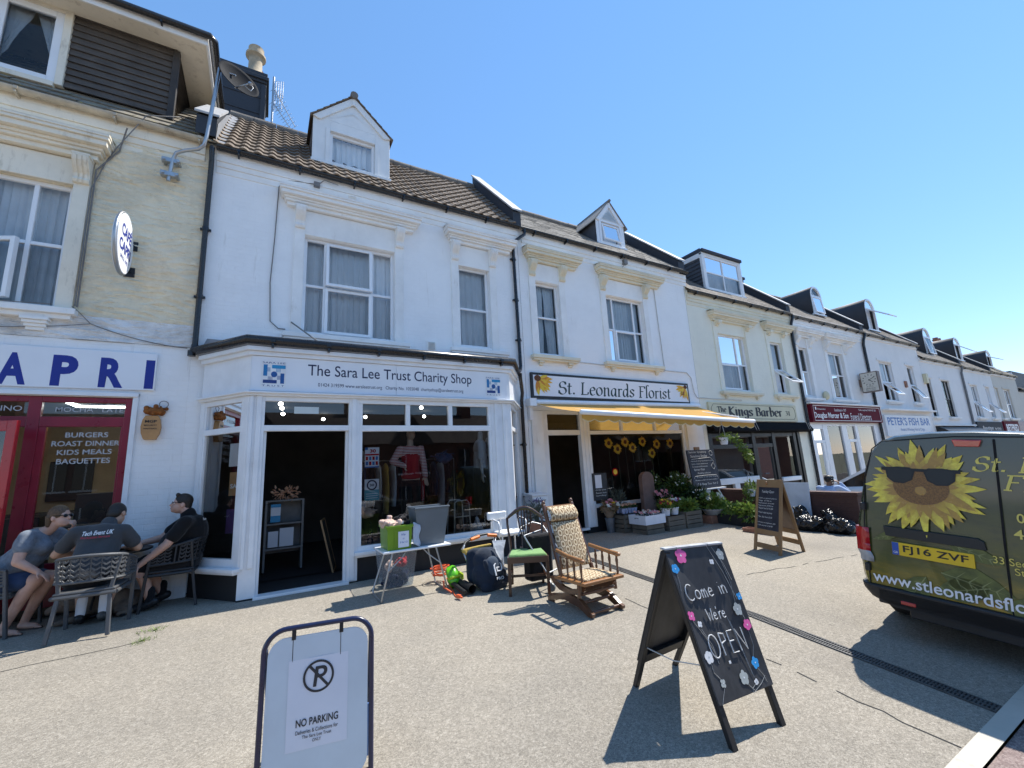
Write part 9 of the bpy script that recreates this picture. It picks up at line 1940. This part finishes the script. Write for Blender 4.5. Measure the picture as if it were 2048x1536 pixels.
# easel and chalkboards
r = thing('easel', 'white easel with leaning legs carrying the large chalkboard', 'easel', (9.4, 7.05, 0));
for p, q in (((9.15, 6.98, .70), (9.05, 6.9, 0)), ((9.75, 6.98, .70), (10.02, 6.82, 0)), ((9.42, 7.2, .9), (9.42, 7.42, 0))): b = MB(); b.bar(p, q, .045, .03); b.build('leg', 'white_gloss', r, bev=.004)
b = MB(); b.box(8.88, 10.05, 6.95, 7.06, .685, .715); b.box(9.10, 9.5, 7.0, 7.02, .5, .68); b.build('ledge', 'white_gloss', r, bev=.004); b = MB(); b.box(9.32, 9.5, 7.15, 7.19, .0, 1.72); b.build('spine', 'pale_wood', r, bev=.004)
r = thing('easel_chalkboard', 'large chalkboard of handwritten offers standing on the white easel', 'chalkboard', (9.43, 7.0, .72)); MEB = Matrix(((1, 0, 0, 9.43), (0, 0, -1, 7.0), (0, 1, 0, .72), (0, 0, 0, 1))) @ Matrix.Rotation(radians(-6), 4, 'X')
b = MB(); b.T = MEB; b.box(-.52, .50, 0, .93, -.012, .012); b.build('board', 'chalkboard_navy', r); t = MB(); ME2 = MEB @ Matrix.Translation((0, 0, .0135))
for i, (s_, y, x0, w_, h_) in enumerate((('Summer Symphony', .84, -.46, .66, .065), ('Sunshine Smiles', .75, -.42, .62, .06), ('Handmade & Spring flowers in store', .64, -.44, .84, .035), ('Stocks, Irises & Delphiniums', .57, -.44, .60, .035), ('Carnations and Alstroemeria', .51, -.44, .58, .035), ('Spray Gyp', .42, -.40, .40, .06), ('Wedding collection', .34, -.30, .50, .045), ('all styles to suit your budget', .25, -.36, .80, .035), ('Please order in store today', .18, -.42, .82, .035), ('Gift Shop Tour Sun 2', .07, -.38, .76, .06))): text(t, s_, ME2 @ Matrix.Translation((x0, y, 0)), w_, h_, align='L', shear=.25)
t.tube([ME2 @ Vector(p) for p in ((-.40, .705, 0), (0, .725, 0), (.3, .735, 0), (.40, .66, 0), (.42, .5, 0))], .004, 4); t.tube([ME2 @ Vector((.37+.06*cos(i*.5), .84+.06*sin(i*.5), 0)) for i in range(13)], .005, 4); t.tube([ME2 @ Vector(p) for p in ((.36, .44, 0), (.28, .52, 0), (.36, .60, 0), (.44, .52, 0), (.36, .44, 0))], .005, 4); t.tube([ME2 @ Vector(p) for p in ((-.45, .24, 0), (-.40, .30, 0), (0, .31, 0), (.4, .30, 0), (.46, .2, 0))], .004, 4); t.build('chalk_lettering', 'chalk', r)
r = thing('window_chalkboard', 'small framed chalkboard with white paper at the left of the florist window', 'chalkboard', (6.47, 7.48, .7)); b = MB(); b.box(6.27, 6.67, 7.49, 7.515, .66, 1.24); b.build('board', 'chalkboard', r, bev=.003); b = MB(); b.box(6.33, 6.51, 7.486, 7.489, .92, 1.2); b.build('poster', 'paper', r); t = MB(); [text(t, s_, onwall(6.47, z, 7.487), .3, .035, shear=.2) for s_, z in (('Order your', .86), ('flowers here', .80), ('today', .74))]; t.build('chalk_lettering', 'chalk', r)
b = MB(); disc(b, onwall(7.0, 1.24, 7.56), .085, 0, 24); disc(b, onwall(7.0, 1.24, 7.555), .058, 1, 24); o = b.build('window_sticker', ['lamp_red', 'petal_light'], None); setloc(o, (7.0, 7.56, 1.24)); top(o, 'round red-rimmed sticker on the florist window', 'sticker')
# eight paper sunflowers inside the window
SF = ((7.01, 1.90, 'at the far left'), (7.27, 1.76, 'second from left, hanging lower'), (7.53, 1.92, 'third from left, high'), (7.76, 1.78, 'just right of the third'), (8.11, 1.92, 'in the middle, high'), (8.60, 1.85, 'second from right'), (9.09, 1.86, 'at the far right'), (8.40, 1.63, 'lowest of the row'))
for i, (x, z, lab) in enumerate(SF):
 r = thing('window_sunflower', 'paper sunflower on a thin stem in the florist window, '+lab, 'sunflower', (x, 7.70, z), group='paper sunflowers in the florist window') if i == 0 else copy_tree(sf0)
 if i == 0:
  sf0 = r; LOC[r.name] = (0, 0, 0); b = MB(); petals(b, onwall(0, 0, 0), .03, .135, 16, 2, .17, 0, 1); petals(b, onwall(0, 0, -.004), .03, .11, 14, 3, .17, 1, 0); b.build('petals', ['petal_yellow', 'petal_light'], r, local=True); b = MB(); disc(b, onwall(0, 0, -.010), .052, 0, 18); b.build('seed_head', 'seed_brown', r, local=True); b = MB(); b.tube([(0, .01, -.06), (.015, .012, -.5), (.04, .012, -1.05)], .006, 5); b.build('stem', 'leaf_silver', r, local=True)
 r['label'] = 'paper sunflower on a thin stem in the florist window, '+lab; r.location = (x, 7.70, z); r.rotation_euler = (0, radians(i*37 % 60-30), 0) if False else (0, 0, 0)
# hanging baskets from the awning end
def basket(lab, c, r_, n, trail, seed):
 t_ = thing('hanging_basket', lab, 'hanging basket', c); potm((c[0], c[1], c[2]), .07, .10, .16, 'carton_white')(t_); b = MB(); leaves(b, (c[0], c[1], c[2]+.16), r_, n, .06, seed, 0, .1, .55)
 for k, p in enumerate(trail): leaves(b, p, (.12, .09, .09), 90, .06, seed+k, 0, .5, .55)
 b.build('foliage', 'leaf_light', t_); b = MB();
 for a in (0, 2.1, 4.2): b.tube([(c[0]+.09*cos(a), c[1]+.09*sin(a), c[2]+.16), (c[0], c[1], c[2]+.55)], .004, 4)
 b.build('chain', 'galv', t_)
basket('white hanging pot with a long trailing green plant at the awning end', (9.15, 6.22, 1.72), (.16, .14, .08), 150, [(9.36, 6.22, 1.90), (9.52, 6.22, 1.86), (9.68, 6.22, 1.74), (9.82, 6.22, 1.62), (9.93, 6.2, 1.50), (9.99, 6.2, 1.38)], 51); basket('small white hanging pot low down beside the wooden A-board', (9.85, 6.2, .52), (.18, .12, .2), 260, [(9.7, 6.2, .62), (9.72, 6.2, .45)], 61)
# low brick wall, white board, refuse sacks
painted_brick('dark_brick', (.075, .035, .028), (.16, .13, .12), strength=.9); m_ = MATS['dark_brick']
b = MB(); xw = 9.98; b.prism([(4.18, gz(xw, 4.2)-.2), (4.18, .565), (7.5, .60), (7.5, -.3)], xw, xw+.23, 'x'); b.prism([(4.15, .566), (4.15, .63), (7.5, .665), (7.5, .601)], xw-.02, xw+.25, 'x'); o = b.build('brick_wall', 'dark_brick', None, bev=.006); setloc(o, (10.1, 5.8, -.1)); top(o, 'low dark brick wall dividing the florist and barber forecourts', 'wall')
mat('board_worn', (.60, .64, .70), .6, .12, 3, .2, 20, dirt=(7, .60, (.40, .44, .50))); b = MB(); b.T = Matrix.Translation((9.86, 5.35, .03)) @ Matrix.Rotation(radians(7), 4, 'Y'); b.box(-.012, .012, -.36, .36, .0, .80); o = b.build('leaning_board', 'board_worn', None, bev=.004); setloc(o, (9.86, 5.35, .03)); top(o, 'worn white board leaning on the low brick wall behind the wooden A-board', 'board')
m_, n_, l_, b_, o__ = nmat('bin_bag'); b_.inputs['Base Color'].default_value = (.008, .008, .009, 1); b_.inputs['Roughness'].default_value = .22; v = objco(n_, l_); bump(n_, l_, b_, noise(n_, l_, v, 14, 4, .6), .9, .03)
for lab, c, k, sd_ in (('shiny black refuse sack slumped by the worn white board', (9.52, 4.88), 1.0, 3), ('black refuse sack at the brick wall nearer the van', (9.60, 4.40), .9, 8)):
 P = Prims(); rnd = random.Random(sd_); z0 = gz(*c); P.ell((c[0], c[1], z0+.13), (.24*k, .27*k, .16*k)); P.cap((c[0]+.08, c[1]+.12, z0+.14), (c[0]+.14, c[1]+.22, z0+.36*k), .15, .11); P.cap((c[0]+.14, c[1]+.22, z0+.36*k), (c[0]+.12, c[1]+.30, z0+.42*k), .05, .03)
 for i in range(9): P.ell((c[0]+rnd.uniform(-.16, .16), c[1]+rnd.uniform(-.2, .2), z0+rnd.uniform(.08, .25)*k), (.09, .1, .08))
 o = remesh('refuse_sack', P, 'bin_bag', None, .012, 0, 2, crumple=.032); setloc(o, (c[0], c[1], z0)); top(o, lab, 'refuse sack', 'black refuse sacks by the wall')
# weeds in the forecourt
for lab, c, sd_ in (('yellowing weed tuft in the forecourt nearer the café chairs', (-.92, 6.2), 1), ('second dry weed tuft a little further from the wall', (-.94, 5.91), 5)):
 b = MB(); z0 = gz(*c); rnd = random.Random(sd_)
 for i in range(70): a, d = rnd.uniform(0, 6.28), rnd.uniform(.0, .11); p = Vector((c[0]+d*cos(a)*1.1, c[1]+d*sin(a), z0)); q_ = p+Vector((rnd.uniform(-.05, .05), rnd.uniform(-.05, .05), rnd.uniform(.01, .045))); w_ = Vector((rnd.uniform(-1, 1), rnd.uniform(-1, 1), 0))*.005; b.add([p-w_, p+w_, q_], [(0, 1, 2)])
 o = b.build('weed', 'leaf_light', None); setloc(o, (c[0], c[1], z0)); top(o, lab, 'weed')
# ================================================================== charity shop window display
def display(name, lab, cat, c): return thing(name, lab, cat, c)
skin_m('mannequin_skin', (.40, .27, .20), (.5, .36, .28)); mat('mannequin_grey', (.50, .51, .52), .5, .05)
m_, n_, l_, b_, o__ = nmat('stripe_knit'); v = objco(n_, l_); sp = n_.new("ShaderNodeSeparateXYZ"); l_.new(v, sp.inputs[0]); wv = math_(n_, l_, 'SINE', math_(n_, l_, 'MULTIPLY', sp.outputs[2], 260)); l_.new(ramp(n_, l_, math_(n_, l_, 'ADD', math_(n_, l_, 'MULTIPLY', wv, .5), .5), [(.42, (.70, .66, .64)), (.55, (.42, .05, .06))]), b_.inputs['Base Color']); b_.inputs['Roughness'].default_value = .9
r = display('mannequin', 'shop mannequin in red and white striped top with red corset in the charity window', 'mannequin', (2.1, 7.0, .4)); V = Vector
P = Prims(); P.ell((2.09, 7.0, 1.76), (.165, .10, .15)); P.cap((2.09, 7.0, 1.66), (2.10, 7.0, 1.46), .125, .115); P.ell((2.10, 7.0, 1.36), (.15, .11, .12)); P.cap((2.09, 7.0, 1.88), (2.09, 7.0, 2.0), .055, .048); P.ell((2.10, 6.99, 2.08), (.07, .09, .10)); aL = [V((1.93, 7.0, 1.85)), V((1.80, 6.97, 1.65)), V((1.95, 6.90, 1.58))]; aR = [V((2.26, 7.0, 1.85)), V((2.31, 7.0, 1.62)), V((2.33, 6.97, 1.40))]; P.limb(aL, [.05, .036, .026]); P.limb(aR, [.05, .036, .026]); hand(P, aL[2], (.8, .1, -.2), (0, -1, 0), .4); hand(P, aR[2], (.1, -.1, -1), (0, -1, 0), .3); remesh('figure', P, 'mannequin_skin', r, .009)
S_ = Prims(); S_.ell((2.09, 7.0, 1.77), (.165, .10, .14)); S_.limb(aL, [.055, .045, .036]); S_.limb(aR, [.055, .045, .036]); S_.cap((2.09, 7, 1.72), (2.1, 7, 1.6), .12, .11); remesh('striped_top', S_, 'stripe_knit', r, .010, .008, 1, cut=[((2.09, 7, 1.89), (0, 0, 1))])
S_ = Prims(); S_.ell((2.09, 6.985, 1.70), (.150, .115, .09)); S_.cap((2.09, 6.99, 1.64), (2.10, 6.99, 1.50), .133, .126); S_.ell((2.1, 6.99, 1.42), (.155, .115, .09)); remesh('corset', S_, 'cloth_red', r, .010, .010, 1)
S_ = Prims(); S_.ell((2.1, 7.0, 1.32), (.155, .115, .10)); S_.cap((2.03, 7, 1.3), (2.02, 7.0, .5), .09, .07); S_.cap((2.17, 7, 1.3), (2.18, 7.0, .5), .09, .07); remesh('trousers', S_, 'cloth_black', r, .012)
r = display('mannequin', 'headless pale mannequin in grey knit cardigan at the right of the charity window', 'mannequin', (3.36, 7.0, .4)); P = Prims(); P.ell((3.36, 7.02, 1.82), (.10, .15, .17)); P.cap((3.36, 7.02, 1.7), (3.37, 7.02, 1.5), .10, .12); P.cap((3.37, 7.02, 1.95), (3.38, 7.03, 2.09), .05, .045); P.limb([(3.31, 6.90, 1.90), (3.29, 6.86, 1.62), (3.30, 6.84, 1.40)], [.05, .036, .026]); hand(P, (3.30, 6.84, 1.39), (0, -.1, -1), (.9, 0, 0), .3); P.cap((3.36, 7.02, 1.45), (3.36, 7.02, .45), .11, .09); remesh('figure', P, 'mannequin_grey', r, .010); S_ = Prims(); S_.ell((3.36, 7.02, 1.82), (.10, .15, .16)); S_.cap((3.36, 7.02, 1.7), (3.37, 7.02, 1.5), .11, .12); S_.limb([(3.31, 6.90, 1.90), (3.29, 6.86, 1.66)], [.056, .045]); remesh('cardigan', S_, 'net_grey', r, .011, .012, 1); S_ = Prims(); S_.cap((3.36, 7.02, 1.42), (3.36, 7.02, .5), .13, .11); remesh('skirt', S_, 'cloth_black', r, .012, .01)
def wig_head(lab, c):
 P = Prims(); head(P, c, rotm((0, -1, 0)), 1.0); P.cap(V(c)+V((0, .01, -.08)), V(c)+V((0, .02, -.2)), .05, .06); o = remesh('mannequin_bust', P, 'mannequin_grey', None, .01); setloc(o, c); top(o, lab, 'display head')
wig_head('pale display head high at the right edge of the charity window', (3.58, 7.05, 1.92)); wig_head('pale display head low at the left edge of the charity window', (1.30, 7.0, 1.74))
def poster(lab, x0, x1, z0, z1, kind):
 y = BF+.062; r = thing('window_poster', lab, 'poster', ((x0+x1)/2, y, z0)); b = MB(); b.box(x0, x1, y, y+.004, z0, z1); b.build('sheet', 'paper', r); M = onwall(x0, z0, y-.002); W, H_ = x1-x0, z1-z0; b = MB()
 if kind == 'a':
  text(b, '30', M @ Matrix.Translation((W*.55, H_*.74, .002)), W*.42, H_*.17, 1, offset=.04); rect(b, M, .02*W, .98*W, H_*.60, H_*.68, .001, 1); rect(b, M, .0, W, 0, H_*.06, .001, 0); rect(b, M, 0, W*.2, H_*.88, H_, .001, 0)
  for i in range(4):
   for j in range(2): rect(b, M, W*(.06+.23*i), W*(.22+.23*i), H_*(.12+.25*j), H_*(.30+.25*j), .001, (i+j) % 2)
 else:
  rect(b, M, 0, W, 0, H_*.5, .001, 2); disc(b, M @ Matrix.Translation((W*.5, H_*.72, 0)), W*.36, 3, 28, .002); disc(b, M @ Matrix.Translation((W*.5, H_*.72, 0)), W*.26, 4, 28, .003); text(b, '30', M @ Matrix.Translation((W*.5, H_*.66, .005)), W*.32, H_*.12, 3, offset=.03)
  for i in range(3): rect(b, M, W*.1, W*.9, H_*(.1+.1*i), H_*(.13+.1*i), .002, 4)
 b.build('print', ['ink_blue', 'lamp_red', 'paint_blue' if kind == 'a' else 'logo_teal', 'ink_navy', 'paper'], r)
mat('logo_teal', (.10, .34, .42), .5)
poster('white sale poster with red 30 high at the left of the charity window', 1.335, 1.545, 1.57, 1.87, 'a'); poster('teal and navy poster with a round 30 emblem, below the sale poster', 1.335, 1.545, 1.09, 1.40, 'b')
for i, (lab, p) in enumerate((('orange sale poster in the narrow side window', (-.30, 7.24, 1.28, 1.60, 'alarm_orange')), ('purple notice sheet low in the narrow side window', (-.31, 7.26, .78, 1.10, 'cloth_violet')), ('white notice sheet at the top of the narrow side window', (-.32, 7.25, 1.68, 2.0, 'paper')))):
 if p[4] == 'cloth_violet': mat('cloth_violet', (.13, .06, .22), .6)
 MM = Matrix.Translation((p[0], p[1], 0)) @ Matrix.Rotation(radians(-42), 4, 'Z'); b = MB(); b.T = MM; b.box(-.11, .13, 0, .004, p[2], p[3]); o = b.build('side_poster', p[4], None); setloc(o, (p[0], p[1], p[2])); top(o, lab, 'poster')
 if i == 0: t = MB(); text(t, 'SALE', MM @ onwall(.01, 1.38, -.003), .2, .06, offset=.03); q = t.build('print', 'ink_white', o, local=True); q.data.transform(Matrix.Translation((-p[0], -p[1], -p[2])))
def jumble(name, lab, cat, c, r_, m, seed): heap(name, lab, cat, c, r_, 12, m, seed)
jumble('folded_clothes', 'pile of peach clothes at the lower left of the charity window', 'clothes', (1.42, 6.98, .88), (.12, .12, .14), 'cloth_pink', 21); jumble('carrier_bag', 'cream and purple carrier bag on the window floor', 'bag', (3.24, 6.98, .42), (.11, .1, .36), 'cloth_paleblue', 22); jumble('blue_hat', 'blue and cream hats hanging in the middle of the charity window', 'hat', (2.70, 7.1, 1.68), (.20, .06, .2), 'denim', 23); jumble('navy_umbrella', 'folded navy umbrella at the left of the window floor', 'umbrella', (1.45, 6.95, .45), (.05, .05, .36), 'cloth_navy', 24); jumble('red_cloth', 'red cloth spread along the floor of the charity window', 'clothes', (2.9, 6.9, .40), (.22, .06, .05), 'cloth_red', 25)
r = display('walking_frame', 'chrome walking frame in the charity window beside the carrier bag', 'walking frame', (2.95, 7.05, .4)); b = MB()
for yy in (6.95, 7.25): b.tube([(2.80, yy, .41), (2.82, yy, .92), (2.86, yy, .96), (3.04, yy, .96), (3.08, yy, .92), (3.10, yy, .41)], .011, 8)
b.tube([(2.81, 6.95, .7), (3.09, 6.95, .7)], .009, 8); b.tube([(3.08, 6.95, .9), (3.08, 7.25, .9)], .01, 8); b.build('frame', 'galv', r, smooth=50)
r = display('clothes_rail', 'rail of coloured clothes deep inside the charity shop', 'clothes rail', (2.6, 9.6, .03)); b = MB(); b.tube([(1.6, 9.6, .05), (1.6, 9.6, 1.75), (3.9, 9.6, 1.75), (3.9, 9.6, .05)], .015, 8); b.build('rail', 'galv', r); rnd = random.Random(77)
for i, m in enumerate(['cloth_red', 'denim', 'cloth_black', 'net_grey', 'cloth_ochre', 'cloth_paleblue', 'cloth_navy', 'cloth_pink', 'seat_green', 'cloth_red', 'cloth_black', 'denim', 'cloth_paleblue', 'cloth_navy']): x = 1.7+i*.155; b = MB(); z_ = rnd.uniform(.6, 1.0); b.grid(lambda u, v: (x+.05*sin(6*u+v*3)*.5, 9.40+.42*u, 1.70-.14*abs(u-.5)*2*(1-v)-(1.70-z_)*v), 6, 6); b.build('garment', m, r, smooth=80, solid=.03)
mat('shelf_grey', (.20, .20, .20), .6); r = display('display_unit', 'white shelf unit with leaflets just inside the charity shop doorway', 'shelf unit', (.36, 8.3, .03)); b = MB(); b.box(.08, .64, 8.38, 8.40, .30, 1.14); b.box(.08, .11, 8.12, 8.38, .06, 1.14); b.box(.61, .64, 8.12, 8.38, .06, 1.14);
for z in (.38, .76, 1.12): b.box(.11, .61, 8.12, 8.38, z, z+.022)
b.build('carcass', 'shelf_grey', r); b = MB(); b.box(.16, .30, 8.16, 8.17, .80, 1.08); b.box(.14, .28, 8.16, 8.17, .42, .66); b.box(.30, .50, 8.15, 8.16, .42, .70); b.build('leaflet', 'paper', r); b = MB(); b.box(.16, .30, 8.155, 8.159, .80, .90); b.box(.16, .30, 8.155, 8.159, 1.03, 1.08); b.build('leaflet_print', 'logo_a', r)
b = MB(); leaves(b, (.36, 8.28, 1.24), (.22, .1, .10), 120, .07, 5); b.build('dried_flowers', 'bloom_peach', r)
r = display('picture_frame', 'wooden framed picture leaning inside the charity shop doorway', 'picture frame', (1.0, 7.5, .03)); MM = Matrix.Translation((1.02, 7.45, .04)) @ Matrix.Rotation(radians(78), 4, 'Z') @ Matrix.Rotation(radians(-14), 4, 'X'); b = MB(); b.T = MM
for q in ((-.02, .0, .0, .8), (.46, .48, .0, .8), (.0, .46, .0, .02), (.0, .46, .78, .8)): b.box(q[0], q[1], -.012, .012, q[2], q[3])
b.build('frame', 'pale_wood', r); b = MB(); b.T = MM; b.box(0, .46, -.004, .004, .02, .78); b.build('picture', 'chalkboard', r)
